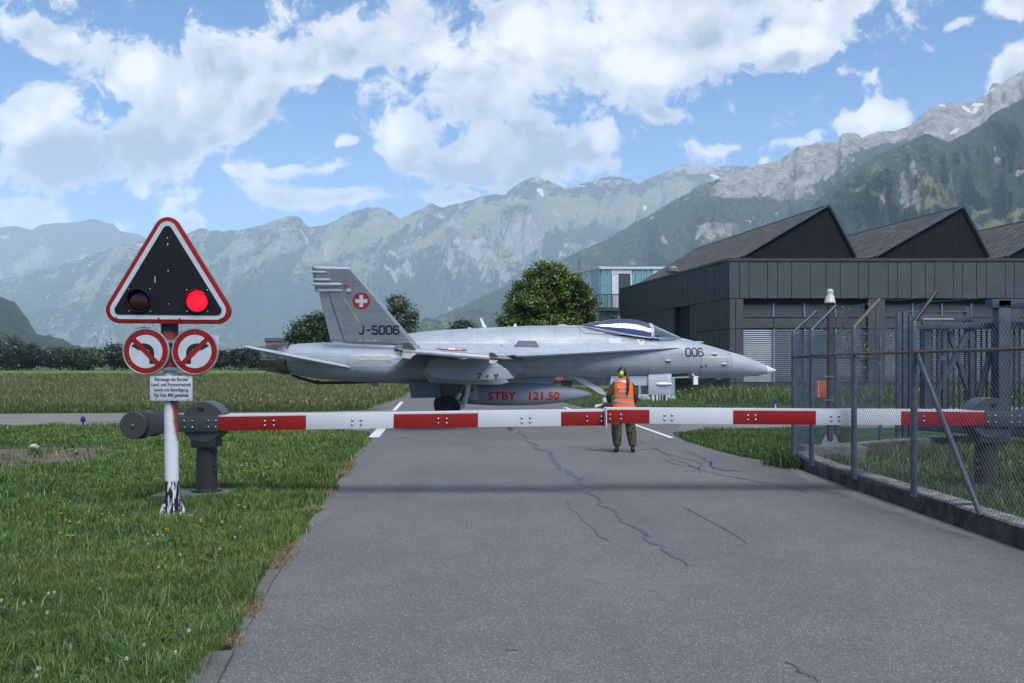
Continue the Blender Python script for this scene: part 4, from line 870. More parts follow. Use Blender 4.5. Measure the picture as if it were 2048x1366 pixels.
for sg in (1, -1):
    wg = thing('wing', (0, 0, 0), None, None); wg.parent = jet; wg.location = (0, 0, 0)
    wing_panel(1.3, TL, .16, .74, .16, .07, 'wing_box', MJL, wg, sg)
    wing_panel(1.98, 3.9, 0, .157, .16, .11, 'leading_edge_flap', MJL, wg, sg, math.radians(24), .16)
    wing_panel(3.92, TL, 0, .157, .11, .07, 'leading_edge_flap', MJL, wg, sg, math.radians(20), .16)
    wing_panel(1.5, 3.6, .745, 1, .16, .11, 'trailing_edge_flap', MJ, wg, sg, math.radians(-36), .74)
    wing_panel(3.63, 5.45, .745, 1, .11, .07, 'aileron', MJ, wg, sg, math.radians(-26), .74)
    # tip rail and missile
    a, b = J(1012, 714.5, TL + .06), J(815, 699.5, TL + .06)
    d = (a - b)
    MB().prism(mirror([b + Vector((0, 0, .05)), a + Vector((0, 0, .04)), a + d.normalized() * .12, a + Vector((0, 0, -.04)), b + Vector((0, 0, -.05))], sg), (0, .07 * sg, 0)).build('launch_rail', MJL, wg)
    mis = thing('wingtip_missile', (0, 0, 0), None, None); mis.parent = jet; mis.location = (0, 0, 0)
    q0, q1 = J(805, 701.3, TL + .16), J(1026, 719.5, TL + .16); q0.y *= sg; q1.y *= sg; ax = (q1 - q0); LM = ax.length; ax.normalize()
    MB().lathe(q0, ax, [(0, .05), (.02, .063), (LM - .62, .064), (LM - .6, .064)], 16).build('missile_body', mat('missile_grey', (.42, .43, .44), .4), mis, smooth=True)
    MB().lathe(q0 + ax * (LM - .6), ax, [(0, .064), (.3, .062), (.48, .05), (.57, .028), (.6, .006)], 16).build('missile_nose', mat('seeker_brown', (0.10, 0.085, 0.08), 0.4, 0.4), mis, smooth=True)
    for s0, s1, tp, h_, nm in ((0.0, .36, .16, .24, 'tail_fin'), (LM - .62, LM - .38, .12, .15, 'canard')):
        for k in range(4):
            an = math.radians(45 + 90 * k) if nm == 'canard' else math.radians(40 + 90 * k)
            up = Vector((0, math.cos(an), math.sin(an))); pr = ax.cross(up).normalized() * .012
            poly = [q0 + ax * s0 + up * .05, q0 + ax * s1 + up * .05, q0 + ax * (s1 - tp) + up * (.05 + h_), q0 + ax * s0 + up * (.05 + h_)]
            MB().prism(poly, pr).build(nm, mat('fin_bare', (0.30, 0.27, 0.25), 0.5, 0.3), mis)
    # stores pylons
    for l, prof in ((3.35, [(1029, 757), (1014, 739), (1002, 731), (985, 720), (862, 718), (850, 738), (866, 756), (930, 760), (1000, 760)]), (2.25, [(1018, 765), (1003, 748), (985, 738), (970, 715), (862, 715), (846, 745), (860, 765), (930, 769), (1000, 769.5)])):
        py_ = mirror([J(x, y, l) for x, y in prof], sg); MB().prism(py_, (0, .13 * sg, 0)).build('stores_pylon', MJ, jet, bevel=0.03)
# sway brace dots on the near pylon
for (x, y) in ((957, 748), (962, 748), (990, 750), (995, 750), (958, 755), (975, 752), (992, 756)):
    p = J(x, y, 3.36); MB().box(p, (.045, .03, .05)).build('pylon_lug', M_BLK, jet)
# Swiss cross on the near wing's upper side
def wing_top(l, f): p = wing_pt(l, f); return Vector((p.x, p.y, p.z + .06 * (1 - (l - 1.9) / 5) + .012))
def disc2d(r, n=32): return shape2d([[(r * math.cos(2 * math.pi * k / n), r * math.sin(2 * math.pi * k / n)) for k in range(n)]])
def cross2d(a, b): return shape2d([[(-b, -a), (b, -a), (b, a), (-b, a)], [(-a, -b), (-b, -b), (-b, b), (-a, b)], [(b, -b), (a, -b), (a, b), (b, b)]])
def mp_wing(u, v):
    l = 4.35 + v; k = (l - 1.95) / (TL - 1.95); le = rootLEb + (tipLEb - rootLEb) * k; te = rootTEb + (tipTEb - rootTEb) * k
    bq = J(903, 706, 4.35).x + u; fr = (bq - le) / (te - le); p = wing_pt(l, fr); th = .16 + (.07 - .16) * (l - 1.3) / (TL - 1.3)
    return Vector((p.x, p.y, p.z + th * .5 * (4 * fr * (1 - fr)) ** .5 + .012))
decal('roundel', disc2d(.42), mp_wing, M_REDL, jet); decal('roundel_cross', cross2d(.28, .09), lambda u, v: mp_wing(u, v) + Vector((0, 0, .005)), M_WHT, jet)

# fins
def fl(py): return 1.12 + 0.92 * (692 - py) / 158.0
def Fp(px, py, off=0.0): return J(px, py, fl(py) + off)
FIN = [(838, 693), (700, 534), (624, 532), (630, 583), (655, 584), (690, 687)]; RUD = [(638, 585), (655, 585), (690, 686), (661, 681)]
def slab(pts, sg, th, taper=None):
    """thin wing-like slab that is thinner at its outline"""
    a = [Fp(x, y, th / 2) for x, y in pts]; b = [Fp(x, y, -th / 2) for x, y in pts]
    return mirror(a, sg), mirror(b, sg)
for sg in (1, -1):
    fin = thing('tail_fin', (0, 0, 0), None, None); fin.parent = jet; fin.location = (0, 0, 0)
    for nm, pts, th, mt_ in (('fin_panel', FIN, .10, MJD), ('rudder', RUD, .07, MJD)):
        cx_ = sum(p[0] for p in pts) / len(pts); cy_ = sum(p[1] for p in pts) / len(pts)
        inn = [(x + (cx_ - x) * .10, y + (cy_ - y) * .06) for x, y in pts]
        n = len(pts); edge = mirror([Fp(x, y, 0) for x, y in pts], sg); o1 = mirror([Fp(x, y, th / 2) for x, y in inn], sg); o2 = mirror([Fp(x, y, -th / 2) for x, y in inn], sg)
        m = MB(); vs = edge + o1 + o2; fs = [tuple(range(n, 2 * n)), tuple(range(2 * n, 3 * n))[::-1]]
        for i in range(n):
            j = (i + 1) % n; fs += [(i, j, n + j, n + i), (j, i, 2 * n + i, 2 * n + j)]
        m.add(vs, fs); m.build(nm, mt_, fin, smooth=True, angle=20)
    for y, xa, xb, r in ((544, 621, 655, .045), (559, 624, 664, .05), (568.5, 622, 688, .062), (580.5, 631, 690, .05)):
        a, b = Fp(xa, y, .02), Fp(xb, y, .02); L_ = b.x - a.x; a.y *= sg
        MB().lathe(a, (1, 0, 0), [(0, .012), (.04, r * .6), (.09, r * .62), (.10, r), (L_ * .85, r), (L_ * .93, r * .7), (L_, .01)], 14).build('sensor_fairing', MJL, fin, smooth=True, angle=30)
    # root fairing
    rr_ = [mirror([J(x, y, l) for x, y, l in row], sg) for row in (((838, 694, 1.05), (838, 695, 1.2)), ((760, 690, .95), (760, 697, 1.35)), ((690, 684, .95), (690, 693, 1.3)), ((650, 683, .95), (650, 690, 1.25)))]
nf = [o for o in jet.children if o.name.startswith('tail_fin')][0]
def mp_fin(px0, py0):   # u, v in picture-scale metres on the fin's outer face
    s0 = F / 30.2
    return lambda u, v: Fp(px0 + u * s0, py0 - v * s0, .058)
decal('roundel', disc2d(.262), mp_fin(722.5, 602), M_REDL, nf); decal('roundel_cross', cross2d(.185, .058), lambda u, v: mp_fin(722.5, 602)(u, v) + Vector((0, -.004, 0)), M_WHT, nf)
decal('serial_number', techno2d('J-5006', .235, w=.66, gap=.26, sw=.22), mp_fin(719, 668), M_BLK, nf)
decal('formation_strip', shape2d([[(0, 0), (.075, 0), (.075 - .5, .80), (-.5, .80)]]), mp_fin(717, 646), M_YG, nf)
MB().box(Fp(693, 569, .06), (.15, .03, .06)).build('beacon_lamp', M_REDL, nf, bevel=.01); MB().box(Fp(697, 580, .06), (.13, .02, .09)).build('vent_plate', M_PALE, nf)
decal('faint_marking', shape2d([[(k * .22, 0), (k * .22 + .12, 0), (k * .22 + .12, .06), (k * .22, .06)] for k in range(3)]), mp_fin(716, 683), M_PALE, nf)

# stabilators, slightly nose-down
p0 = J(708, 737, 1.28); p1 = J(484, 692.5, 3.30); kz = (p1.z - p0.z) / (p1.x - p0.x)
def st(b, l, up=0): return Vector((b, -l, p0.z + kz * (b - p0.x) + up))
r_te = J(570, 712, 1.15).x
for sg in (1, -1):
    pts = [(p0.x, 1.05), (p0.x - .1, 1.28), (p1.x + .95, 3.30), (p1.x, 3.32), (r_te, 1.25), (r_te + .1, 1.0)]
    cb = sum(p[0] for p in pts) / 6; cl = sum(p[1] for p in pts) / 6
    E = mirror([st(*p) for p in pts], sg); U = mirror([st(b + (cb - b) * .12, l + (cl - l) * .1, .05) for b, l in pts], sg); D = mirror([st(b + (cb - b) * .12, l + (cl - l) * .1, -.05) for b, l in pts], sg)
    m = MB(); fs = [tuple(range(6, 12)), tuple(range(12, 18))[::-1]]
    for i in range(6):
        j = (i + 1) % 6; fs += [(i, j, 6 + j, 6 + i), (j, i, 12 + i, 12 + j)]
    m.add(E + U + D, fs).build('stabilator', MJL, jet, smooth=True, angle=20)
# hook
MB().tube([J(765, 763, 0), J(700, 765, 0), J(634, 766, 0), J(600, 756, 0), J(583, 750, 0)], .045, 8).build('arresting_hook', mat('hook_black', (0.03, 0.03, 0.032), 0.6), jet)
MB().box(J(634, 764, 0), (.16, .12, .10)).build('hook_point', M_BLK, jet); MB().box(J(751, 768, 0), (.22, .1, .12)).build('belly_antenna', MJ, jet, bevel=.02)

# canopy and windshield
def m_canopy():
    m = bpy.data.materials.new('coated_canopy_glass'); m.use_nodes = True; t = NT(m.node_tree)
    for n in list(t.n): t.n.remove(n)
    oc = t.node('ShaderNodeTexCoord').outputs['Object']
    band = t.noise(t.vmath('MULTIPLY', oc, (0.35, 2.0, 7.0)), 1.3, 2.0, 0.5, 0.1)
    cr = t.node('ShaderNodeValToRGB', {0: t.ramp(band, 0.32, 0.68)}); e = cr.color_ramp.elements
    e[0].color = (0.62, 0.55, 0.78, 1); e[1].color = (0.42, 0.80, 0.72, 1); k = e.new(.4); k.color = (1.0, 0.50, 0.62, 1); k = e.new(.62); k.color = (0.98, 0.72, 0.82, 1)
    gl = t.node('ShaderNodeBsdfGlossy', {'Color': cr.outputs[0], 'Roughness': 0.16}); tr = t.node('ShaderNodeBsdfTransparent', {'Color': (0.50, 0.52, 0.56, 1)})
    lw = t.node('ShaderNodeLayerWeight', {'Blend': 0.30}).outputs[1]
    mx = t.node('ShaderNodeMixShader', {0: t.ramp(lw, 0.0, 1.0, 0.34, 0.95, False), 1: tr.outputs[0], 2: gl.outputs[0]})
    t.l.new(mx.outputs[0], t.node('ShaderNodeOutputMaterial').inputs[0]); return m
def hood(st_, name, material, parent, n=18, k=26, off=0.0, cut=0.0):
    xs = sorted([(J(px, yt, 0).x, J(px, yt, 0).z, J(px, yb, .4).z, w) for px, yt, yb, w in st_]); A = np.array(xs); rings = []
    for i in range(k):
        b = A[0, 0] + (A[-1, 0] - A[0, 0]) * i / (k - 1); zt, zb, w = [crom(A[:, 0], A[:, j], b) for j in (1, 2, 3)]
        rings.append([Vector((b, (w + off) * math.cos(a), zb + (zt + off - zb) * math.sin(a) ** .9 if math.sin(a) > 0 else zb)) for a in [math.pi * (q / n) for q in range(n + 1)]])
    return MB().loft(rings, cap=False, closed=False).build(name, material, parent, smooth=True, angle=60), A
can = thing('canopy', (0, 0, 0), None, None); can.parent = jet; can.location = (0, 0, 0)
CST = [(1158, 650.5, 651.5, .10), (1180, 645.5, 654.5, .28), (1210, 640.5, 660, .38), (1240, 638.2, 666, .43), (1262, 638.8, 670, .45), (1280, 641.8, 672.5, .46), (1296, 647, 674.5, .46)]
WST = [(1302, 649.5, 675, .46), (1320, 657.5, 676, .43), (1340, 666.8, 677, .36), (1352, 672, 677.5, .28), (1360, 675.8, 678, .18)]
hood(CST, 'canopy_glass', m_canopy(), can); hood(WST, 'windshield_glass', m_plainglass('windshield_glass'), can)
def bow(px, yt, yb, w, wd, name, th=.03):
    rings = []
    for db_, o in ((-wd / 2, 0), (-wd / 2, th), (wd / 2, th), (wd / 2, 0)):
        zt = J(px, yt, 0).z; zb = J(px, yb, .4).z; b = J(px, yt, 0).x + db_
        rings.append([Vector((b, (w + o) * math.cos(a), zb + (zt + o - zb) * math.sin(a) ** .9 if math.sin(a) > 0 else zb)) for a in [math.pi * (q / 18) for q in range(19)]])
    MB().loft(rings, cap=False, closed=False).build(name, MJL, can, smooth=True, angle=30)
bow(1299, 648.2, 674.8, .455, .10, 'canopy_bow')
sill = []
for sg in (1, -1):
    pts = [J(px, yb + .6, w) for px, yt, yb, w in CST + WST[:-1]]
    MB().tube(mirror(pts, sg), .022, 6).build('canopy_rail', MJL, can, smooth=True)
MB().tube([J(px, yt - .2, 0) for px, yt, yb, w in WST], .018, 6).build('windshield_frame', MJL, can)
tub = MB().box(J(1252, 681, 0), (2.0, .70, .34)); tub.build('cockpit_tub', M_DARK, jet)
seat = thing('ejection_seat', (0, 0, 0), None, None); seat.parent = jet; seat.location = (0, 0, 0)
MB().box(J(1243, 657, 0), (.16, .42, .55), Matrix.Rotation(-.25, 3, 'Y')).build('seat_back', mat('seat_green', (0.05, 0.06, 0.045), 0.7), seat, bevel=.03)
MB().box(J(1242, 646.5, 0), (.16, .26, .2)).build('headrest', M_BLK, seat, bevel=.03)
MB().box(J(1285, 668, 0), (.5, .6, .18)).build('instrument_coaming', M_BLK, jet, bevel=.04)
MB().box(J(1287, 662, 0), (.12, .2, .16)).build('head_up_display', m_plainglass('display_glass', (0.4, 0.6, 0.5), .3), jet)

# markings along the fuselage
def mp_side(px0, py0, body=fw, out=.006):
    p = J(px0, py0, .5)
    def f(u, v):
        b, z = p.x + u, p.z + v; return Vector((b, body.side(b, z, out), z))
    return f
decal('nose_number', techno2d('006', .24, w=.62, gap=.24, sw=.21), mp_side(1371.5, 712), M_BLK, jet, cuts=6)
rect = lambda w, h: shape2d([[(0, 0), (w, 0), (w, h), (0, h)]])
decal('formation_strip', rect(.84, .05), mp_side(1401, 716.5, out=.012), M_YG, jet, cuts=3); decal('pale_panel', rect(.40, .17), mp_side(1217, 687), M_PALE, jet, cuts=4)
decal('pale_panel', rect(.2, .08), mp_side(1200, 667), M_PALE, jet, cuts=3)
decal('warning_triangle', strokes2d([[(0, .17), (.22, .17), (.11, 0), (0, .17)]], .035), mp_side(1276, 690), M_WHT, jet, cuts=4)
decal('formation_strip', rect(.95, .055), mp_side(721, 721, rear, .012), M_YG, jet, cuts=3)
decal('panel_outline', strokes2d([[(0, 0), (1.02, 0), (1.02, .18), (0, .18), (0, 0)]], .014), mp_side(719, 724, rear, .01), M_PALE, jet, cuts=4)
decal('panel_seam', strokes2d([[(0, .26), (.12, .03), (2.1, -.09)]], .014), mp_side(1160, 668), M_BLK, jet, cuts=8)
for x in (1456.5, 1400, 1296, 1216, 1155, 1102, 1074):
    zt = J(x, 752, .6).z; zb = J(x, 716 if x > 1360 else 712, .6).z
    decal('panel_seam', rect(.010, abs(zb - zt)), mp_side(x, 752), M_FENCE, jet, cuts=10)
for (x, y, L_) in ((1430, 708, .22), (1335, 721, .2), (1449, 728, .22)):
    p = J(x, y, .5); p.y = fw.side(p.x, p.z, .0)
    MB().lathe(p - Vector((L_ / 2, .03, 0)), (1, 0, 0), [(0, .01), (.05, .035), (L_ * .7, .035), (L_, .008)], 10).build('sensor_probe', M_PALE, jet, smooth=True)
for (x, y) in ((1403, 733), (1412, 731)):
    p = J(x, y, .5); p.y = fw.side(p.x, p.z, .0); MB().lathe(p, (0, -1, 0), [(0, .03), (.012, .03)], 10).build('static_port', M_BLK, jet)
MB().prism([J(966, 655, 0), J(974, 655, 0), J(963, 636, 0), J(959.5, 636, 0)], (0, .03, 0)).build('blade_antenna', M_WHT, jet)
MB().prism([J(1027, 653, 0), J(1034, 653, 0), J(1032, 647, 0), J(1029, 647, 0)], (0, .03, 0)).build('blade_antenna', M_WHT, jet)
MB().lathe(J(1114, 652, 0), (1, 0, 0), [(0, .005), (.08, .06), (.25, .06), (.38, .005)], 10).build('dorsal_bump', MJL, jet, smooth=True)
MB().lathe(J(934, 657.5, 0), (1, 0, 0), [(0, .005), (.04, .05), (.1, .05), (.16, .005)], 10).build('dorsal_bump', MJL, jet, smooth=True)
p = J(1072, 703, 1.15); MB().box(p, (.16, .02, .05)).build('blue_label', mat('label_blue', (0.03, 0.09, 0.2), 0.5), jet)
MB().lathe(J(1384, 684.5, 0), (1, 0, 0), [(0, .005), (.08, .03), (.3, .03), (.4, .005)], 10).build('gun_fairing', MJL, jet, smooth=True)

# centreline tank
tank = thing('fuel_tank', (0, 0, 0), None, None); tank.parent = jet; tank.location = (0, 0, 0)
tc = J(1186, 790.5, 0); s_ = 62.9
tp = [(1186, .3), (1182, 2.5), (1170, 6.5), (1150, 11.8), (1125, 16.5), (1100, 19.8), (1070, 22.0), (1040, 22.8), (990, 22.6), (950, 20.5), (910, 15.5), (880, 9.5), (858, 3), (852, .5)]
TKR = [((J(x, 788, 0).x), r / s_) for x, r in tp][::-1]; zT = J(1040, 788.2, 0).z
MB().lathe((0, 0, zT), (1, 0, 0), TKR, 36).build('tank_shell', mat('tank_grey', (0.31, 0.34, 0.375), 0.5, var=0.08, scale=1.5, dirt=0.3, dirt_col=(0.16, 0.165, 0.18), dirt_scale=3), tank, smooth=True, angle=60)
_tx = np.array([a for a, _ in TKR]); _tr = np.array([r for _, r in TKR])
def mp_tank(px0, py0):
    p = J(px0, py0, 0.35)
    def f(u, v):
        b = p.x + u; z = p.z + v; r = float(np.interp(b, _tx, _tr)); return Vector((b, -math.sqrt(max(1e-4, r * r - (z - zT) ** 2)) - .006, z))
    return f
M_STBY = mat('stencil_red', (0.50, 0.015, 0.02), 0.6, var=0.15, scale=10, dirt=0.3, dirt_col=(0.2, 0.1, 0.1), dirt_scale=20)
decal('stencil_lettering', text2d('STBY', .345, .013, 1.08, xs=1.06), mp_tank(976, 799.5), M_STBY, tank, cuts=8)
decal('stencil_lettering', text2d('121.50', .345, .013, 1.05, xs=1.06), mp_tank(1054, 799.5), M_STBY, tank, cuts=8)
decal('filler_cap', strokes2d([[(.06 * math.cos(k * math.pi / 8), .045 * math.sin(k * math.pi / 8)) for k in range(17)]], .012), mp_tank(1042, 776), M_FENCE, tank)
MB().box(J(1078, 769, 0.0), (.12, .14, .05)).build('tank_cap', M_REDL, tank, bevel=.01)
MB().prism([Vector((x, -.08, z)) for x, z in ((J(1105, 768, 0).x, J(1105, 770, 0).z), (J(1112, 754, 0).x, J(1112, 754, 0).z), (J(960, 757, 0).x, J(960, 757, 0).z), (J(975, 770, 0).x, J(975, 770, 0).z))], (0, .16, 0)).build('centreline_pylon', MJ, jet, bevel=.02)

# landing gear
def wheel(c, R_, w, parent, sg=1):
    wl = thing('wheel', (0, 0, 0), None, None); wl.parent = parent; wl.location = (0, 0, 0)
    MB().lathe(c + Vector((0, w / 2, 0)), (0, -1, 0), [(0, R_ * .62), (0.0, R_ * .86), (w * .12, R_ * .97), (w * .3, R_), (w * .7, R_), (w * .88, R_ * .97), (w, R_ * .86), (w, R_ * .62), (w * .9, R_ * .58)], 36).build('tyre', M_TYRE, wl, smooth=True, angle=40)
    m = MB().lathe(c + Vector((0, -w / 2 * sg * .8, 0)), (0, -sg, 0), [(0, R_ * .6), (.01, R_ * .56), (-.03, R_ * .5), (-.03, R_ * .25), (.02, R_ * .2), (.05, R_ * .12), (.06, .01)], 24)
    for k in range(9):
        a = 2 * math.pi * k / 9; q = c + Vector((R_ * .38 * math.cos(a), -(w / 2 * .8 + .0) * sg, R_ * .38 * math.sin(a))); m.box(q, (.05, .04, .05))
    m.build('rim', M_RIM, wl, smooth=True, angle=30); return wl
for sg in (1, -1):
    mg = thing('main_landing_gear', (0, 0, 0), None, None); mg.parent = jet; mg.location = (0, 0, 0)
    q = lambda x, y, l: Vector((J(x, y, l).x, J(x, y, l).y * sg, J(x, y, l).z))
    wc = q(895, 817, 1.62); wc.z = 0.385 if False else max(.375, wc.z)
    wheel(wc, .385 if wc.z >= .385 else wc.z, .29, mg, sg)
    MB().tube([q(937, 762, 1.05), q(934, 790, 1.2), q(928, 802, 1.25)], [.085, .08, .075], 12).build('oleo_strut', M_GEAR, mg, smooth=True)
    MB().tube([q(929, 764, 1.0), q(921, 782, 1.15), q(912, 801, 1.25)], [.05, .035, .03], 10).build('shock_rod', M_STEEL, mg, smooth=True)
    MB().tube([q(920, 786, 1.17), q(911, 803, 1.26)], .065, 10).build('shock_cylinder', M_GEAR, mg, smooth=True)
    MB().tube([q(931, 800, 1.28), q(926, 812, 1.34), q(908, 816, 1.42), wc + Vector((0, .1 * sg, 0))], [.08, .075, .06, .05], 10).build('trailing_arm', M_GEAR, mg, smooth=True)
    MB().tube([q(910, 805, 1.3), q(925, 806, 1.32)], .03, 8).build('torque_link', M_GEAR, mg)
    MB().tube([q(927, 770, 1.08), q(915, 790, 1.3), q(918, 812, 1.38)], .012, 6).build('brake_line', M_BLK, mg)
    MB().prism([q(x, y, 1.30) for x, y in ((817, 764), (879, 764), (879, 795), (822, 796.5))], (0, .03 * sg, 0)).build('gear_door', M_NAVY, mg, bevel=.008)
    MB().prism([q(x, y, 1.0) for x, y in ((880, 764), (946, 764), (950, 780), (925, 797), (905, 800), (882, 795))], (0, .03 * sg, 0)).build('inner_gear_door', M_TAN, mg)
    MB().prism([q(x, y, .92) for x, y in ((938, 762), (950, 762), (958, 798), (944, 800), (936, 790))], (0, .04 * sg, 0)).build('forward_gear_door', M_TEND, mg)
ng = thing('nose_landing_gear', (0, 0, 0), None, None); ng.parent = jet; ng.location = (0, 0, 0)
MB().tube([J(1152, 752, 0), J(1158, 757, 0), J(1203, 783, 0), J(1208, 787, 0)], [.05, .10, .09, .05], 12).build('drag_brace', M_GEAR, ng, smooth=True)
for l in (.14, -.14): MB().tube([J(1146, 753, l), J(1200, 786, l), J(1212, 790, l * .5)], .028, 8).build('brace_rod', M_GEAR, ng)
MB().tube([J(1232, 752, 0), J(1222, 782, 0), J(1217, 800, 0)], [.09, .085, .07], 12).build('oleo_strut', M_GEAR, ng, smooth=True)
MB().tube([J(1217, 798, 0), J(1215, 818, 0)], .045, 10).build('oleo_piston', M_STEEL, ng, smooth=True)
MB().box(J(1213, 800, 0), (.26, .2, .16)).build('steering_unit', M_GEAR, ng, bevel=.03)
MB().tube([J(1192, 812, 0), J(1200, 811, 0), J(1218, 802, 0)], [.05, .035, .04], 8).build('launch_bar', M_GEAR, ng)
MB().tube([J(1192, 812.5, .14), J(1192, 812.5, -.14)], .045, 8).build('launch_bar_head', M_GEAR, ng)
MB().tube([J(1211, 787, 0), J(1221, 779, .05), J(1228, 756, .1)], .03, 8).build('retract_link', M_GEAR, ng)
for l in (.17, -.17):
    c = J(1217, 822, l); c.z = .285; wheel(c, .285, .17, ng, 1 if l > 0 else -1)
MB().tube([Vector((J(1217, 822, 0).x, -.2, .285)), Vector((J(1217, 822, 0).x, .2, .285))], .04, 8).build('axle', M_STEEL, ng)
for sg in (1, -1):
    q = lambda x, y, l: Vector((J(x, y, l).x, J(x, y, l).y * sg, J(x, y, l).z))
    rings = [[q(x, 746, .42), q(x, 758, .50), q(x, 775, .52), q(x, 790, .48), q(x, 790, .45), q(x, 775, .49), q(x, 758, .47), q(x, 746, .39)] for x in (1297, 1320, 1343)]
    MB().loft(rings).build('nose_gear_door', MJL, ng, smooth=True, angle=40)
    MB().prism([q(x, y, .40) for x, y in ((1222, 752), (1296, 752), (1296, 771), (1220, 770))], (0, .03 * sg, 0)).build('aft_nose_gear_door', M_PALE, ng)
MB().lathe(J(1312, 768, .53), (1, 0, 0), [(0, .01), (.12, .05), (.3, .055), (.5, .02)], 10).build('door_probe', M_WHT, ng, smooth=True)
MB().prism([J(x, y, .40) for x, y in ((1344, 746.5), (1377, 746.5), (1375, 754), (1344, 754))], (0, .8, 0)).build('nose_bay', M_DARK, jet)
MB().prism([J(x, y, .42) for x, y in ((1344, 754), (1378, 753), (1378, 755), (1344, 756))], (0, .05, 0)).build('bay_sill', M_TEND, jet)
MB().tube([J(1383, 747, .35), J(1389, 753, .40), J(1397, 754, .42)], .022, 6).build('step_hinge', M_WHT, jet)
MB().prism([J(x, y, .42) for x, y in ((1387, 754), (1396, 754), (1396, 769), (1387, 769))], (0, .03, 0)).build('hanging_plate', M_WHT, jet)
for x in (1421, 1438): MB().box(J(x, 757, 0), (.16, .04, .07)).build('belly_antenna', M_BLK if x == 1421 else M_PALE, jet, bevel=.01)
MB().lathe(J(1455, 700.5, .05), (1, 0, 0), [(0, .02), (.05, .05), (.14, .04), (.2, .01)], 8).build('formation_lamp', M_BLK, jet)
# gap with ribs at the wing root
gp = [J(790, 696.5, 1.34), J(850, 693.5, 1.34), J(838, 702, 1.45), J(808, 701, 1.45)]
MB().prism([p + Vector((0, -.05, 0)) for p in gp], (0, .03, 0)).build('flap_shroud', M_FENCE, jet)
for k in range(9): MB().box(J(800 + k * 5.2, 699, 1.42), (.02, .03, .09)).build('shroud_rib', M_PALE, jet)
# ------------------------------------------------------------------ level-crossing style signal
M_RED = mat('sign_red', (0.22, 0.010, 0.008), 0.45, spec=.25, var=0.06, scale=3, dirt=0.25, dirt_col=(0.2, 0.03, 0.03), dirt_scale=8); M_SW = mat('sign_white', (0.46, 0.47, 0.50), 0.4, var=0.05, scale=5, dirt=0.25, dirt_col=(0.42, 0.42, 0.42), dirt_scale=12)
M_SB = mat('sign_black', (0.009, 0.0093, 0.012), 0.6, var=0.12, scale=5, spec=.2); M_SBK = mat('sign_arrow', (0.008, 0.008, 0.009), 0.5)
YSG = 11.36; sgn = thing('warning_signal', G(345, 1036), 'triangular railway-style warning signal with one red lamp lit on a chipped pole', 'signal'); SG = sgn.location
def SGP(px, py, d=0.0): return P(px, py, YSG + d) - SG
def m_pole():
    m = bpy.data.materials.new('chipped_pole'); m.use_nodes = True; t = NT(m.node_tree); bs = t.n['Principled BSDF']; oc = t.node('ShaderNodeTexCoord').outputs['Object']
    sp = t.node('ShaderNodeSeparateXYZ', {0: oc}); z = sp.outputs[2]; x = sp.outputs[0]
    n = t.noise(t.vmath('MULTIPLY', oc, (1, 1, .22)), 26.0, 5.0, .65); nb = t.noise(oc, 5.0, 5.0, .6); nf_ = t.noise(oc, 14.0, 6.0, .7)
    white = t.mix(t.ramp(nf_, .45, .75, 0, .5), (.60, .60, .62), (.40, .41, .43))
    red = t.mix(t.ramp(nf_, .3, .7), (.30, .055, .04), (.20, .035, .03)); worn = t.mix(t.ramp(nb, .3, .7), (.42, .43, .45), (.62, .61, .62))
    zr0 = float(SGP(0, 882).z); zr1 = float(SGP(0, 800).z); zr2 = float(SGP(0, 735).z); zb = float(SGP(0, 962).z)
    # lower red band, mostly scraped off to pale primer on the road side
    wr = t.ramp(t.math('ADD', t.math('ADD', t.math('MULTIPLY', x, -9.0), t.math('MULTIPLY', nb, .9)), t.math('MULTIPLY', t.math('SUBTRACT', z, zr0), -.9)), -.18, .12)
    band = t.mix(wr, red, worn)
    inb = t.math('MULTIPLY', t.math('GREATER_THAN', z, zr0), t.math('LESS_THAN', z, zr1 + .12)); c = t.mix(inb, white, band)
    c = t.mix(t.math('GREATER_THAN', z, zr2), c, red)
    c = t.mix(t.math('GREATER_THAN', z, float(SGP(0, 664).z)), c, (.03, .02, .02))
    blk = t.math('MULTIPLY', t.ramp(z, zb + .02, zb - .01), t.ramp(n, .44, .50)); c = t.mix(blk, c, (.008, .009, .014))
    t.l.new(c, bs.inputs['Base Color']); bs.inputs['Roughness'].default_value = .5
    b = t.node('ShaderNodeBump', {'Strength': .3, 'Distance': .004, 'Height': nf_}); t.l.new(b.outputs[0], bs.inputs['Normal']); return m
M_POLE = m_pole()
rp = 13.6 / 175.3
MB().lathe(SGP(345, 1036), SGP(339, 640) - SGP(345, 1036), [(0.0, rp), (.42, rp), (1.2, rp * .98), (1.96, rp * .97), (2.0, rp * 1.25), (2.28, rp * 1.25)], 28).build('pole', M_POLE, sgn, smooth=True, angle=35)
m = MB()
for k in range(4):
    a_ = math.radians(25 + 90 * k); d = Vector((math.cos(a_), math.sin(a_), 0)); n_ = Vector((-d.y, d.x, 0)) * .012
    m.prism([d * .06 + n_ * -.5, d * .17 + n_ * -.5, d * .07 + Vector((0, 0, .26)) + n_ * -.5, d * .05 + Vector((0, 0, .26)) + n_ * -.5], n_)
    m.build('base_gusset', M_POLE, sgn); m = MB()
MB().box((0, 0, .012), (.42, .30, .024)).build('base_plate', mat('base_white', (.5, .5, .5), .6, dirt=.7, dirt_scale=10, dirt_lo=.48), sgn, bevel=.005)
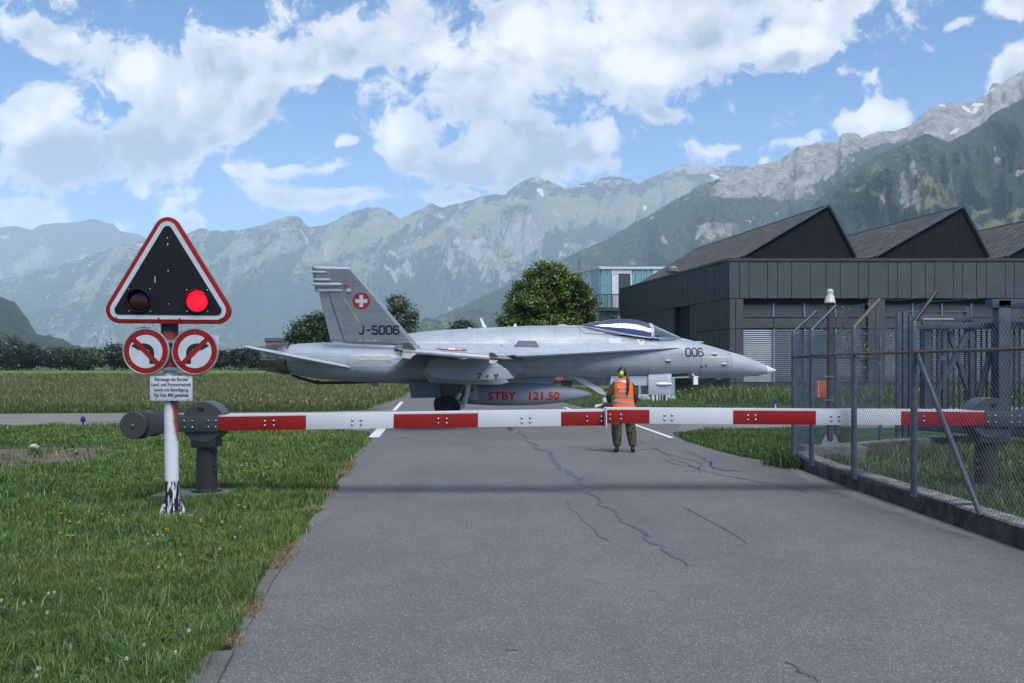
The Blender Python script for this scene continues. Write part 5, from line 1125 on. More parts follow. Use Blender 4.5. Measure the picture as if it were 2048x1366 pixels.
def rtri(cs, r, n=10):
    """outline of a rounded triangle given corner centres (px) and radius (px)"""
    out = []; c = cs
    for i in range(3):
        p, a_, b_ = c[i], c[i - 1], c[(i + 1) % 3]
        def on(u, v):
            dx, dy = v[0] - u[0], v[1] - u[1]; L_ = math.hypot(dx, dy); return math.atan2(-dx / L_, dy / L_)
        a0 = on(a_, p); a1 = on(p, b_)
        while a1 < a0 - 1e-6: a1 += 2 * math.pi
        if a1 - a0 > math.pi: a1 -= 2 * math.pi
        for k in range(n + 1):
            t_ = a0 + (a1 - a0) * k / n; out.append((p[0] + r * math.cos(t_), p[1] + r * math.sin(t_)))
    return out
CS = [(334.5, 461), (433.5, 621), (238.5, 619.5)]
def tplate(name, r, y0, th, material, cs=CS, bevel=0.0):
    pts = rtri(cs, r); return MB().prism([SGP(x, y, y0) for x, y in pts], (0, th, 0)).build(name, material, sgn, smooth=True, angle=30, bevel=bevel)
tplate('red_border', 27, -.155, .05, M_RED, bevel=.004); tplate('white_border', 18.5, -.160, .02, M_SW)
tplate('black_backboard', 9.5, -.166, .02, M_SB)
tplate('signal_housing', 22, -.105, .16, M_SB)
for k, (x, y) in enumerate(((279, 601), (394.5, 602))):
    c = SGP(x, y, -.16)
    lamp = thing('signal_lamp', (0, 0, 0), None, None); lamp.parent = sgn; lamp.location = (0, 0, 0)
    if k: lamp['label'] = 'lit red lamp'
    rings = []
    for rr_, d_ in ((.132, 0), (.132, .09), (.124, .09), (.124, .0)):
        ring = []
        for q in range(28):
            a_ = 2 * math.pi * q / 28; ext = d_ * (0.35 + 0.65 * max(0, math.sin(a_)) ** .6); ring.append(c + Vector((rr_ * math.cos(a_), -ext, rr_ * math.sin(a_))))
        rings.append(ring)
    MB().loft(rings, cap=False).build('lamp_hood', M_SBK, lamp, smooth=True, angle=40)
    M_LENS = mat('lamp_lit', (0.5, 0.006, 0.01), 0.4, spec=.3, var=.02, emit=((1.0, 0.004, 0.018), 1.3)) if k else mat('lamp_dark', (0.035, 0.006, 0.008), 0.15, var=.02)
    MB().lathe(c + Vector((0, -.005, 0)), (0, -1, 0), [(0, .117), (.012, .112), (.022, .09), (.03, .05), (.033, .001)], 28).build('lamp_lens', M_LENS, lamp, smooth=True, angle=60)
for (x, y) in ((257, 578), (300, 578.5), (258, 622), (301, 623), (373.5, 580), (414.5, 580.5), (374.5, 623), (415.5, 623.5), (335, 477), (335.5, 489), (336.5, 542.5), (337.5, 608)):
    MB().lathe(SGP(x, y, -.166), (0, -1, 0), [(0, .008), (.006, .007), (.008, .003)], 8).build('screw', M_STEEL, sgn)
for (x, y) in ((232, 635.5), (317.5, 636.5), (359, 637), (441, 638)): MB().lathe(SGP(x, y, -.16), (0, -1, 0), [(0, .010), (.006, .009), (.008, .003)], 8).build('screw', M_RIM, sgn)
for (x, y, h_) in ((310, 559, .075), (335.5, 489, .03)): MB().box(SGP(x, y, -.167), (.008, .002, h_)).build('paint_scratch', M_SW, sgn)
# no-turn discs
def turn_sign(cx, cy, flip, lab):
    s_ = .00570; t_ = thing('no_turn_sign', SG + SGP(cx, cy, -.12), lab, 'sign'); 
    def ring_pts(r, n=40): return [Vector((r * math.cos(2 * math.pi * k / n), 0, r * math.sin(2 * math.pi * k / n))) for k in range(n)]
    MB().lathe((0, .015, 0), (0, -1, 0), [(0, .250), (.0, .266), (.012, .268), (.024, .262), (.026, .254), (.020, .249), (.018, .2)], 48).build('rim', mat('rim_zinc', (0.42, 0.44, 0.46), 0.35, 0.6, var=.1), t_, smooth=True, angle=40)
    MB().prism([p + Vector((0, -.006, 0)) for p in ring_pts(.2480)], (0, .006, 0)).build('red_ring', M_RED, t_)
    MB().prism([p + Vector((0, -.009, 0)) for p in ring_pts(.188)], (0, .004, 0)).build('white_face', M_SW, t_)
    f = flip
    line = [(f * .069, -.14), (f * .069, -.01)] + [(f * (.069 - .095 + .095 * math.cos(a_)), -.01 + .075 * math.sin(a_)) for a_ in [math.pi / 2 * k / 6 for k in range(1, 7)]] + [(-f * .075, .065)]
    decal('arrow_shaft', strokes2d([line], .055), lambda u, v: Vector((u, -.0105, v)), M_SBK, t_)
    decal('arrow_head', shape2d([[(-f * .165, .065), (-f * .065, .122), (-f * .075, .065), (-f * .065, .008)][::(1 if f > 0 else -1)]]), lambda u, v: Vector((u, -.0115, v)), M_SBK, t_)
    a_ = .152; w_ = .019; decal('slash_bar', shape2d([[(-f * a_ - w_ * f, a_ - w_), (-f * a_ + w_ * f, a_ + w_), (f * a_ + w_ * f, -a_ + w_), (f * a_ - w_ * f, -a_ - w_)]]), lambda u, v: Vector((u, -.0135, v)), M_RED, t_)
    for a2 in (90, 210, 330): MB().lathe((.217 * math.cos(math.radians(a2)), -.006, .217 * math.sin(math.radians(a2))), (0, -1, 0), [(0, .007), (.005, .006), (.006, .002)], 8).build('screw', M_STEEL, t_)
turn_sign(292, 703, 1, 'no-left-turn disc with a black arrow curving left under the triangle'); turn_sign(390, 703, -1, 'no-right-turn disc with a black arrow curving right under the triangle')
for y in (683, 738): MB().lathe(SGP(341, y, 0) - Vector((0, 0, .02)), (0, 0, 1), [(0, rp * 1.3), (.035, rp * 1.3)], 24).build('pole_clamp', M_STEEL, sgn); MB().box(SGP(341, y, -.09), (.34, .03, .035)).build('clamp_bar', M_STEEL, sgn)
pl = thing('text_plate', SG + SGP(342.5, 776.5, -.105), 'white rectangular plate with four lines of black German text on the pole', 'sign')
w_, h_ = 84 / 175.3, 49 / 175.3
MB().box((0, 0, 0), (w_, .006, h_)).build('plate', M_SW, pl, bevel=.002)
for k, ln in enumerate(('Fahrzeuge des Bundes', 'Land- und Forstwirtschaft', 'sowie mit Bewilligung', 'Flpl Kdo MEI gestattet')):
    bm = text2d(ln, .052, .0012, 1.0, 'CENTER', .93); z0_ = h_ / 2 - .056 - k * .0595
    wtx = max(v.co.x for v in bm.verts) - min(v.co.x for v in bm.verts); tgt = (66, 79, 68, 69)[k] / 175.3
    for v in bm.verts: v.co.x *= tgt / wtx
    decal('lettering', bm, lambda u, v, z0_=z0_: Vector((u, -.0045, z0_ + v)), M_SBK, pl)
for sx_ in (-.17, .19):
    for sz in (-.125, .125): MB().lathe((sx_, -.003, sz), (0, -1, 0), [(0, .006), (.004, .005)], 8).build('screw', M_RIM, pl)

# ------------------------------------------------------------------ barrier booms
M_BG = mat('barrier_grey', (0.050, 0.050, 0.053), 0.42, var=0.08, scale=3, dirt=0.2, dirt_col=(0.06, 0.055, 0.05), dirt_scale=6); M_BGD = mat('barrier_dark', (0.030, 0.028, 0.027), 0.5, var=0.1, scale=4); M_CWT = mat('counterweight', (0.052, 0.049, 0.045), 0.55, var=0.08, scale=5)
M_BR = mat('boom_red', (0.23, 0.011, 0.010), 0.45, spec=.25, var=0.07, scale=1.5, dirt=0.25, dirt_col=(0.22, 0.03, 0.03), dirt_scale=4); M_BW = mat('boom_white', (0.50, 0.51, 0.53), 0.38, var=0.04, scale=1.5, dirt=0.15, dirt_col=(0.45, 0.45, 0.45), dirt_scale=5)
M_PLINTH = mat('plinth_concrete', (0.12, 0.115, 0.105), 0.9, var=0.2, scale=6, bump=.5, bscale=40, dirt=.5, dirt_col=(.07, .065, .05), dirt_scale=4)
def barrier(pxp, sg, lab, stripes, tipx, Yb, pts_line, drum_c, disc_c, x_end):
    """sg +1: boom reaches right. pts_line: (x, ytop) at both ends of the boom in px"""
    s_ = F / Yb
    root = thing('barrier', P(pxp, CY + EYE * s_, Yb), lab, 'barrier'); O_ = root.location
    def B(px, py, d=0.0): return P(px, py, Yb + d) - O_
    (xa, ya), (xb, yb) = pts_line
    yl = lambda x: ya + (yb - ya) * (x - xa) / (xb - xa)
    hpx = 28 * (s_ / 152.0); dy = .42      # gap between front and rear blades
    # two parallel blades of striped plates joined by spacers
    for d0, tag_ in ((0.0, 'front'), (dy, 'rear')):
        for (x0, x1, cc) in stripes:
            q = [B(x0, yl(x0), 0), B(x1, yl(x1), 0), B(x1, yl(x1) + hpx, 0), B(x0, yl(x0) + hpx, 0)]
            q = [p + Vector((0, d0, .0 if tag_ == 'front' else .0)) for p in q]
            MB().prism(q, (0, .022, 0)).build('boom_stripe', M_BR if cc == 'r' else M_BW, root, bevel=.002)
    q = [B(x, yl(x)) for x in (stripes[0][0], stripes[-1][1])]
    MB().prism([q[0] + Vector((0, .015, .0)), q[1] + Vector((0, .015, .0)), q[1] + Vector((0, dy + .01, .0)), q[0] + Vector((0, dy + .01, .0))], (0, 0, .018)).build('boom_top', M_BW, root)
    lo_ = Vector((0, 0, -hpx / s_))
    MB().prism([q[0] + lo_ + Vector((0, .024, 0)), q[1] + lo_ + Vector((0, .024, 0)), q[1] + lo_ + Vector((0, dy, 0)), q[0] + lo_ + Vector((0, dy, 0))], (0, 0, .016)).build('boom_bottom', M_BG, root)
    for (x0, x1, cc) in stripes:
        xs = [x0 + (x1 - x0) * f_ for f_ in (((.53, .63) if sg > 0 else (.18, .27)))]
        if abs(x1 - x0) < 100: xs = [x0 + (x1 - x0) * .6, x0 + (x1 - x0) * .93] if sg > 0 else [x0 + (x1 - x0) * .08, x0 + (x1 - x0) * .34]
        for x in xs:
            for f_ in (.36, .68): MB().lathe(B(x, yl(x) + hpx * f_) + Vector((0, 0, 0)), (0, -1, 0), [(0, .018), (.006, .017), (.014, .009), (.016, .001)], 12).build('bolt', M_STEEL, root, smooth=True, angle=50)
    # grey carrier arms running back to the counterweight
    dc = disc_c
    for d0 in (-.01, dy - .01):
        pr = []
        x_i = x_end
        top = [(x_i, yl(x_i) - .5), (dc[0] + sg * 75, yl(x_i) - .5), (dc[0] + sg * 50, dc[1] - 22), (dc[0] + sg * 22, dc[1] - 27), (dc[0], dc[1] - 27.5)]
        bot = [(dc[0], dc[1] + 27.5), (dc[0] + sg * 20, dc[1] + 26), (dc[0] + sg * 45, dc[1] + 15), (dc[0] + sg * 70, yl(x_i) + hpx + 3), (x_i, yl(x_i) + hpx + 1)]
        side = [(dc[0] - sg * 15, dc[1] + 22), (dc[0] - sg * 26, dc[1] + 8), (dc[0] - sg * 26, dc[1] - 8), (dc[0] - sg * 15, dc[1] - 22)]
        MB().prism([B(x, y) + Vector((0, d0, 0)) for x, y in top + side[::-1] + bot], (0, .03, 0)).build('carrier_arm', M_BG, root, bevel=.004)
        MB().lathe(B(dc[0], dc[1]) + Vector((0, d0 - .002, 0)), (0, -1, 0), [(0, .178), (.05, .178), (.056, .172)], 40).build('counterweight', M_CWT, root, smooth=True, angle=30)
    MB().lathe(B(dc[0], dc[1]) + Vector((0, -.066, 0)), (0, -1, 0), [(0, .02), (.015, .02), (.016, .008), (.05, .008)], 10).build('weight_bolt', M_STEEL, root)
    for k in range(4):
        x = x_end - sg * (5, 20, 52, 68)[k]
        for f_ in (.28, .74): MB().lathe(B(x, yl(x) + hpx * f_) + Vector((0, -.012, 0)), (0, -1, 0), [(0, .015), (.006, .014), (.012, .008), (.013, .001)], 12).build('bolt', M_STEEL, root, smooth=True, angle=50)
    # drum housing
    c = B(*drum_c) + Vector((0, .03, 0)); rD = 42 / 152.0
    MB().lathe(c, (0, 1, 0), [(0, rD - .02), (0, rD - .008), (.01, rD), (.34, rD), (.35, rD - .01), (.35, .1)], 48).build('drive_drum', M_BG, root, smooth=True, angle=30)
    MB().lathe(c + Vector((0, -.006, 0)), (0, 1, 0), [(0, rD - .012), (.01, rD - .012)], 48).build('drum_cover', M_BG, root, smooth=True, angle=30)
    MB().box(c + Vector((.0 - .02 * sg, -.012, rD * .66)), (.085, .02, .035)).build('drum_slot', M_JOINT, root)
    zd = c.z - rD
    MB().box((c.x + .04 * sg * 0, c.y + .17, zd + .01), (.32, .34, .14)).build('drum_seat', M_BGD, root, bevel=.01)
    MB().lathe((c.x, c.y + .17, .06), (0, 0, 1), [(0, .20), (.03, .20), (.032, .14), (zd - .06, .13)], 28).build('post', M_BGD, root, smooth=True, angle=30)
    for z_, sx_ in ((zd - .12, .14), (zd - .3, .145), (.35, .14)): MB().box((c.x + sx_ * sg, c.y + .12, z_), (.05, .05, .05)).build('post_lug', M_BGD, root, bevel=.008)
    MB().box((c.x - .12, c.y + .1, -.02), (.95, .8, .16)).build('concrete_base', M_PLINTH, root, bevel=.02)
    return root
bL = barrier(404, 1, 'left half of the red and white boom barrier with its round grey counterweight', [(437, 612, 'r'), (612, 787, 'w'), (787, 956, 'r'), (956, 1122, 'w'), (1122, 1209, 'r')], 1209, 13.1,
             [(437, 833.5), (1209, 823)], (404, 845), (270, 850.5), 437)
bR = barrier(1990, -1, 'right half of the red and white boom barrier that ends behind the chain-link fence', [(1213, 1299, 'r'), (1299, 1466, 'w'), (1466, 1632, 'r'), (1632, 1802, 'w'), (1802, 1970, 'r')], 1213, 13.35,
             [(1213, 819.5), (1970, 824)], (1985, 837), (2130, 842), 1970)
MB().box(P(1209.7, 836, 13.08) - bL.location, (.012, .45, .24)).build('boom_tip', M_BW, bL)

# ------------------------------------------------------------------ low curved concrete wall with the fence on it
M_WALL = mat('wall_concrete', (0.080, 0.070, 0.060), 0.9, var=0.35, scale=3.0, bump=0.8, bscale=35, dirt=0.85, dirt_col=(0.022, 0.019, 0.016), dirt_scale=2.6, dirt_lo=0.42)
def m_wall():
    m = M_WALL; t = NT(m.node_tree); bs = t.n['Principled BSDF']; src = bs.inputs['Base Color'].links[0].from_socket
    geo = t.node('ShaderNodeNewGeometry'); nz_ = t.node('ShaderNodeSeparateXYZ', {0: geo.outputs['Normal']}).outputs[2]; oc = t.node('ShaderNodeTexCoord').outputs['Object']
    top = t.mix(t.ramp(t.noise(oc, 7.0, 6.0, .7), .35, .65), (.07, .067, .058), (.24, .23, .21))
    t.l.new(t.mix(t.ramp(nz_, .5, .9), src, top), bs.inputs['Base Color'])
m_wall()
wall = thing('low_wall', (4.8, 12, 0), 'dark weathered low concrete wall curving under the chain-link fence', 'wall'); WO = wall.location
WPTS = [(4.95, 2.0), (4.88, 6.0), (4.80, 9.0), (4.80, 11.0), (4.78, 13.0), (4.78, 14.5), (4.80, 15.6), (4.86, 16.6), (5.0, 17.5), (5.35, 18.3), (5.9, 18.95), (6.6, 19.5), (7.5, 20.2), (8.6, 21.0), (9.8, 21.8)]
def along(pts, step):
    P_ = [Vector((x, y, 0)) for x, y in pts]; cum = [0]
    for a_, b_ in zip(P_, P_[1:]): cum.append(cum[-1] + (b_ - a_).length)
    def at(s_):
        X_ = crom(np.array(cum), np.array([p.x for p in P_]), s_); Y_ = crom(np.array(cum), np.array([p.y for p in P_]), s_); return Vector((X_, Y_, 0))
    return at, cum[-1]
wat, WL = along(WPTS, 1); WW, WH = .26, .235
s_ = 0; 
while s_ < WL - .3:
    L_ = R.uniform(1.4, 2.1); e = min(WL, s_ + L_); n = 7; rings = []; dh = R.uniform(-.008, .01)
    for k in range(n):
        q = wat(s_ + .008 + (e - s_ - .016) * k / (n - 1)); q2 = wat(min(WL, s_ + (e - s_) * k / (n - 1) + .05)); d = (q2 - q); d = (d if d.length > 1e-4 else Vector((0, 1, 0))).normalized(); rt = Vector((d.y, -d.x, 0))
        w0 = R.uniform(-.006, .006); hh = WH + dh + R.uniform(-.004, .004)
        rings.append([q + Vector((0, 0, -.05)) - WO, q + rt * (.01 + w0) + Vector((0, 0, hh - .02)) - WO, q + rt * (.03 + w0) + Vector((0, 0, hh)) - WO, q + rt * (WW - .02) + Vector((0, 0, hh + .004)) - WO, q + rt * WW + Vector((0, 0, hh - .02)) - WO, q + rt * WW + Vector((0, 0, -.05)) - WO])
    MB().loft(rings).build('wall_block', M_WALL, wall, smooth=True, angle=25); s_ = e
# fence along the wall
M_FPOST = mat('fence_galvanised', (0.070, 0.085, 0.105), 0.5, 0.4, var=0.25, scale=12, dirt=.4, dirt_col=(0.07, 0.07, 0.07), dirt_scale=9); M_RUST = mat('rusty_rail', (0.12, 0.10, 0.085), 0.7, 0.1, var=0.2, scale=9, dirt=.9, dirt_col=(0.20, 0.085, 0.035), dirt_scale=7, dirt_lo=.45)
M_WIRE = mat('mesh_wire', (0.085, 0.11, 0.145), 0.45, 0.35, var=0.15, scale=10); M_ARMD = mat('dark_arm', (0.03, 0.03, 0.032), 0.5, .3)
fence = thing('chain_link_fence', (4.9, 12, 0), 'chain-link fence with slanted barbed-wire arms on the low curved wall', 'fence'); FO = fence.location
FPX = [(4.93, 2.5), (4.85, 6.0)]
posts = [(1828, 11.45, 645, (1872, 584), M_ARMD), (1708, 13.2, 655, (1760, 598), M_RUST), (1623, 14.95, 660, (1672, 611), M_FPOST), (1587, 16.9, 664, (1633, 622), M_FPOST)]
base = [(Vector((4.90, 3.0, WH)), 2.25)] + [(Vector((4.86, 7.3, WH)), 2.25)]
for (px, Y, yt, arm, m_) in posts:
    p = P(px, 0, Y); base.append((Vector((p.x, Y, WH)), EYE + (CY - yt) / F * Y))
for q in ((6.2, 19.05, 2.3), (7.4, 20.0, 2.3)): base.append((Vector((q[0], q[1], WH)), q[2]))
arms_top = []
for i, (b_, ht) in enumerate(base):
    MB().lathe(b_ - FO, (0, 0, 1), [(0, .038), (ht - WH, .038), (ht - WH + .015, .03)], 14).build('post', M_FPOST, fence, smooth=True, angle=40)
    m_ = posts[i - 2][4] if 2 <= i < 6 else M_ARMD
    tipv = Vector((.27, .12, .36))
    if 2 <= i < 6:
        px, Y, yt, arm, _ = posts[i - 2]; q = P(arm[0], arm[1], Y + .12); tipv = q - Vector((b_.x, b_.y, ht))
    t0 = Vector((b_.x, b_.y, ht)); MB().tube([t0 - FO, t0 + tipv - FO], .024, 10).build('barbed_arm', m_, fence, smooth=True); arms_top.append((t0, tipv))
    if i < 7: MB().tube([b_ - FO + Vector((0, 0, 1.66)), base[i + 1][0] - FO + Vector((0, 0, 1.66))], .018, 8).build('mid_rail', M_RUST if i < 3 else M_FPOST, fence, smooth=True)
br0 = base[2][0]; MB().tube([Vector((br0.x + .02, br0.y - .03, EYE + (CY - 708) / F * 11.45)) - FO, P(1962, 1032, 9.93) - FO], .028, 12).build('diagonal_brace', M_FPOST, fence, smooth=True)
# woven mesh between posts: crossing wires that follow the fence line
def chain(pa, pb, z0, z1, pitch=.068, r=.0019, name='wire_mesh', parent=None, org=None, material=None):
    d = pb - pa; L_ = d.length; d.normalize(); H_ = z1 - z0; nrm_ = Vector((-d.y, d.x, 0)); V = []; Fs = []
    def wire(p, q, off):
        u = (q - p).normalized(); a_ = nrm_ * r; b_ = u.cross(nrm_).normalized() * r; n0 = len(V); o = nrm_ * off
        for e_ in (p, q):
            for w__ in (a_, b_ * .87 - a_ * .5, -b_ * .87 - a_ * .5): V.append(tuple(e_ + w__ + o - org))
        Fs.extend([(n0, n0 + 1, n0 + 4, n0 + 3), (n0 + 1, n0 + 2, n0 + 5, n0 + 4), (n0 + 2, n0, n0 + 3, n0 + 5)])
    sl = 1.0
    k = -int(H_ / pitch) - 1
    while k * pitch < L_:
        x0 = k * pitch
        for sgn_ in (1, -1):
            # line x = x0 + t, z = t (or top-down)
            t0_, t1_ = 0.0, H_; xa_, xb_ = x0, x0 + H_ * sl
            if xa_ < 0: t0_ = -xa_ / sl; xa_ = 0
            if xb_ > L_: t1_ = (L_ - x0) / sl; xb_ = L_
            if t1_ > t0_:
                za, zb_ = (z0 + t0_, z0 + t1_) if sgn_ > 0 else (z1 - t0_, z1 - t1_)
                p = pa + d * xa_; q = pa + d * xb_; wire(Vector((p.x, p.y, za)), Vector((q.x, q.y, zb_)), r * sgn_)
        k += 1
    # twisted selvedge spikes on top
    k = 0
    while k * pitch < L_:
        p = pa + d * (k * pitch); wire(Vector((p.x, p.y, z1)), Vector((p.x, p.y, z1 + .035)) + d * .012, 0); k += 1
    m = MB(); m.v = V; m.f = Fs; m.build(name, material or M_WIRE, parent, kind='stuff')
for (a_, h0), (b_, h1) in zip(base, base[1:]):
    chain(Vector((a_.x, a_.y, 0)), Vector((b_.x, b_.y, 0)), WH + .02, min(h0, h1) - .03, parent=fence, org=FO)
def barbed(parent, O_, tops, fr=(.35, .68, 1.0), mt=None):
    for f_ in fr:
        pts = []
        for (t0, tv), (t1, tv1) in zip(tops, tops[1:]):
            a_, b_ = t0 + tv * f_, t1 + tv1 * f_
            for k in range(6): p = a_.lerp(b_, k / 6); p.z -= .05 * math.sin(math.pi * k / 6); pts.append(p - O_)
        pts.append(tops[-1][0] + tops[-1][1] * f_ - O_)
        o = MB().tube(pts, .0026, 4).build('barbed_wire', mt or M_WIRE, parent)
        m = MB()
        for a_, b_ in zip(pts, pts[1:]):
            L_ = (b_ - a_).length; k = 0
            while k < L_: p = a_.lerp(b_, k / L_); m.tube([p + Vector((-.012, 0, -.012)), p + Vector((.012, 0, .012))], .002, 3).tube([p + Vector((0, -.012, .012)), p + Vector((0, .012, -.012))], .002, 3); k += .15
        m.build('barbs', mt or M_WIRE, parent, kind='stuff')
barbed(fence, FO, arms_top)

# ------------------------------------------------------------------ sliding gate and its frame beyond the right boom
M_GFR = mat('gate_frame_blue_grey', (0.060, 0.072, 0.092), 0.55, .25, var=0.2, scale=4, dirt=.4, dirt_col=(.07, .075, .085), dirt_scale=5); M_GDK = mat('gate_dark', (0.016, 0.018, 0.023), 0.6, var=.2)
gate = thing('sliding_gate', (8.6, 20.6, 0), 'heavy blue-grey steel sliding gate with diagonal members behind the fence', 'gate'); GO = gate.location; YG = 20.6
def GP(px, py, d=0.0): return P(px, py, YG + d) - GO
def bar(name, x0, y0, x1, y1, w_px, d=0.0, m_=M_GFR, th=.12, par=gate):
    a_, b_ = GP(x0, y0, d), GP(x1, y1, d); u = (b_ - a_).normalized(); n_ = Vector((u.z, 0, -u.x)) * (w_px / 2 * YG / F)
    return MB().prism([a_ + n_, b_ + n_, b_ - n_, a_ - n_], (0, th, 0)).build(name, m_, par, bevel=.006)
for (x, w__, yt, yb_) in ((1799, 9, 624, 875), (1811, 9, 623, 875), (1822, 7, 630, 876)): bar('guide_post', x, yt, x, yb_, w__, -.1, M_FPOST)
bar('top_beam', 1815, 636, 1945, 636, 11); bar('rusty_flat', 1815, 623, 1936, 623, 2.5, -.02, M_RUST); bar('hanger', 1937, 615, 1937, 660, 13, .02)
bar('upper_rail', 1832, 653, 2330, 645, 11, -.05); bar('lower_rail', 1832, 824, 2330, 858, 15, -.05); bar('bottom_beam', 1832, 850, 2330, 884, 22, .05, M_GDK)
for (x, w__) in ((1856, 14), (1890, 8), (1945, 9), (2080, 12), (2180, 12)): bar('upright', x, 650, x, 840, w__, .0)
bar('diagonal_member', 1858, 820, 1940, 662, 10, .02); bar('diagonal_member', 1950, 820, 1900, 662, 8, .06); bar('diagonal_member', 1985, 700, 1950, 830, 9, .02); bar('diagonal_member', 2080, 840, 2180, 660, 10, .02)
for k in range(30): bar('gate_bar', 1842 + k * 11, 658, 1842 + k * 11, 835, 3.4, .10, M_GDK, .03)
bar('portal_post', 2010, 600, 2010, 880, 24, -.35, M_GFR, .3); bar('portal_head', 1985, 607, 2330, 607, 17, -.35, M_GFR, .3); bar('portal_inner', 2060, 618, 2330, 618, 3, -.36, M_GDK)
bar('cable_tray', 1847, 638, 1908, 638, 2, -.4, M_SW); bar('tray_drop', 1847, 638, 1847, 650, 2, -.4, M_RUST)
MB().box(GP(1885, 716, -.12), (.13, .05, .10)).build('blue_lock', mat('lock_blue', (.03, .12, .2), .5), gate)

# lamp post with call box, inside the fence
lp = thing('beacon_post', P(1660, CY + EYE * F / 17.6, 17.6), 'brown wooden post with a cream domed lamp inside the fence', 'lamp post'); LO = lp.location
def LPt(px, py, d=0.0): return P(px, py, 17.6 + d) - LO
M_POST = mat('tarred_wood', (0.055, 0.043, 0.036), 0.8, var=0.3, scale=6); M_CREAM = mat('lamp_cream', (0.46, 0.44, 0.39), 0.45, var=.06)
MB().tube([LPt(1660, 880), LPt(1660, 604)], .055, 14).build('post', M_POST, lp, smooth=True)
MB().lathe(LPt(1660, 604), (0, 0, 1), [(-.02, .095), (0, .098), (.01, .09), (.10, .072), (.125, .055), (.15, .055), (.19, .06), (.215, .05), (.23, .025), (.233, .002)], 24).build('lamp_dome', M_CREAM, lp, smooth=True, angle=40)
MB().add([LPt(1634, 904, -.1), LPt(1688, 904, -.1), LPt(1688, 904, .3), LPt(1634, 904, .3), LPt(1653, 865, .02), LPt(1667, 865, .02), LPt(1667, 865, .12), LPt(1653, 865, .12)], [(0, 1, 5, 4), (1, 2, 6, 5), (2, 3, 7, 6), (3, 0, 4, 7), (4, 5, 6, 7)]).build('post_shoe', M_FPOST, lp)
for y in (753, 800): MB().tube([LPt(1660, y) - Vector((0, 0, .012)), LPt(1660, y) + Vector((0, 0, .012))], .07, 14).build('pipe_clamp', M_STEEL, lp); MB().box(LPt(1654, y, -.04), (.13, .03, .02)).build('clamp_bar', M_STEEL, lp)
MB().box(LPt(1660, 906, .1), (1.1, .6, .28)).build('footing', M_PLINTH, lp, bevel=.02)
ob = thing('call_box', LO + LPt(1640, 778, -.08), 'orange metal box strapped to the post inside the fence', 'box')
M_OR = mat('box_orange', (0.42, 0.075, 0.02), 0.5, var=.15, scale=6)
MB().box((.03, 0, 0), (.125, .12, .30)).build('box_body', M_OR, ob, bevel=.006); MB().box((-.075, 0, .0), (.055, .10, .28)).build('box_side', mat('box_side_orange', (0.30, 0.06, 0.025), .55), ob, bevel=.004); MB().box((-.04, -.055, 0), (.012, .01, .29)).build('box_strip', M_SW, ob)

# blue taxiway edge lights
M_BLUE = mat('edge_light_blue', (0.02, 0.02, 0.16), 0.2, var=.05); 
def edge_light(px, py, hgt, lab, stalk):
    t_ = thing('taxiway_light', G(px, py), lab, 'edge light', group=None)
    MB().tube([(0, 0, 0), (0, 0, hgt)], .022 if stalk else .03, 8).build('stalk', M_SHW if stalk else M_OD, t_); MB().lathe((0, 0, hgt), (0, 0, 1), [(0, .07), (.02, .08), (.05, .075), (.12, .06), (.15, .02)], 14).build('lamp_glass', M_BLUE, t_, smooth=True, angle=40)
edge_light(166, 852, .13, 'blue taxiway light in the short grass left of the signal', False); edge_light(1551, 822, .30, 'blue taxiway light on a white stalk in front of the hangar', True)
# pale stone on the bare patch
bm = bmesh.new(); bmesh.ops.create_icosphere(bm, subdivisions=2, radius=.09)
for v in bm.verts: v.co = Vector((v.co.x * 1.1, v.co.y, v.co.z * .75)) * (0.8 + .45 * R.random())
me = bpy.data.meshes.new('stone'); bm.to_mesh(me); bm.free(); me.materials.append(mat('pale_stone', (.40, .34, .31), .9, var=.15, scale=8)); o = bpy.data.objects.new('stone', me); link(o); o.location = G(67, 899) + Vector((0, 0, .05)); setp(o, 'pale angular stone lying on the bare patch of soil at left', 'stone')
# ------------------------------------------------------------------ person in the orange vest
def skinned(name, V, E, material, parent=None, root=0, sub=2, smooth=True):
    """V: list of (x, y, z, radius or (rx, ry))"""
    bm = bmesh.new(); lay = bm.verts.layers.skin.verify(); vs = []
    for i, v in enumerate(V):
        b = bm.verts.new(v[:3]); r = v[3]; b[lay].radius = (r, r) if not isinstance(r, tuple) else r; b[lay].use_root = (i == root); vs.append(b)
    for a, b in E: bm.edges.new((vs[a], vs[b]))
    me = bpy.data.meshes.new(name + '_sk'); bm.to_mesh(me); bm.free()
    o = bpy.data.objects.new(name + '_sk', me); COL.objects.link(o)
    md = o.modifiers.new('s', 'SKIN'); md.use_smooth_shade = True; md.branch_smoothing = .3
    sb = o.modifiers.new('b', 'SUBSURF'); sb.levels = sub; sb.render_levels = sub
    bpy.context.view_layer.update(); dg = bpy.context.evaluated_depsgraph_get()
    m2 = bpy.data.meshes.new_from_object(o.evaluated_get(dg)); bpy.data.objects.remove(o); bpy.data.meshes.remove(me)
    m2.name = name; m2.materials.clear(); m2.materials.append(material); m2.polygons.foreach_set('use_smooth', [smooth] * len(m2.polygons))
    r = bpy.data.objects.new(name, m2); link(r, parent); return r
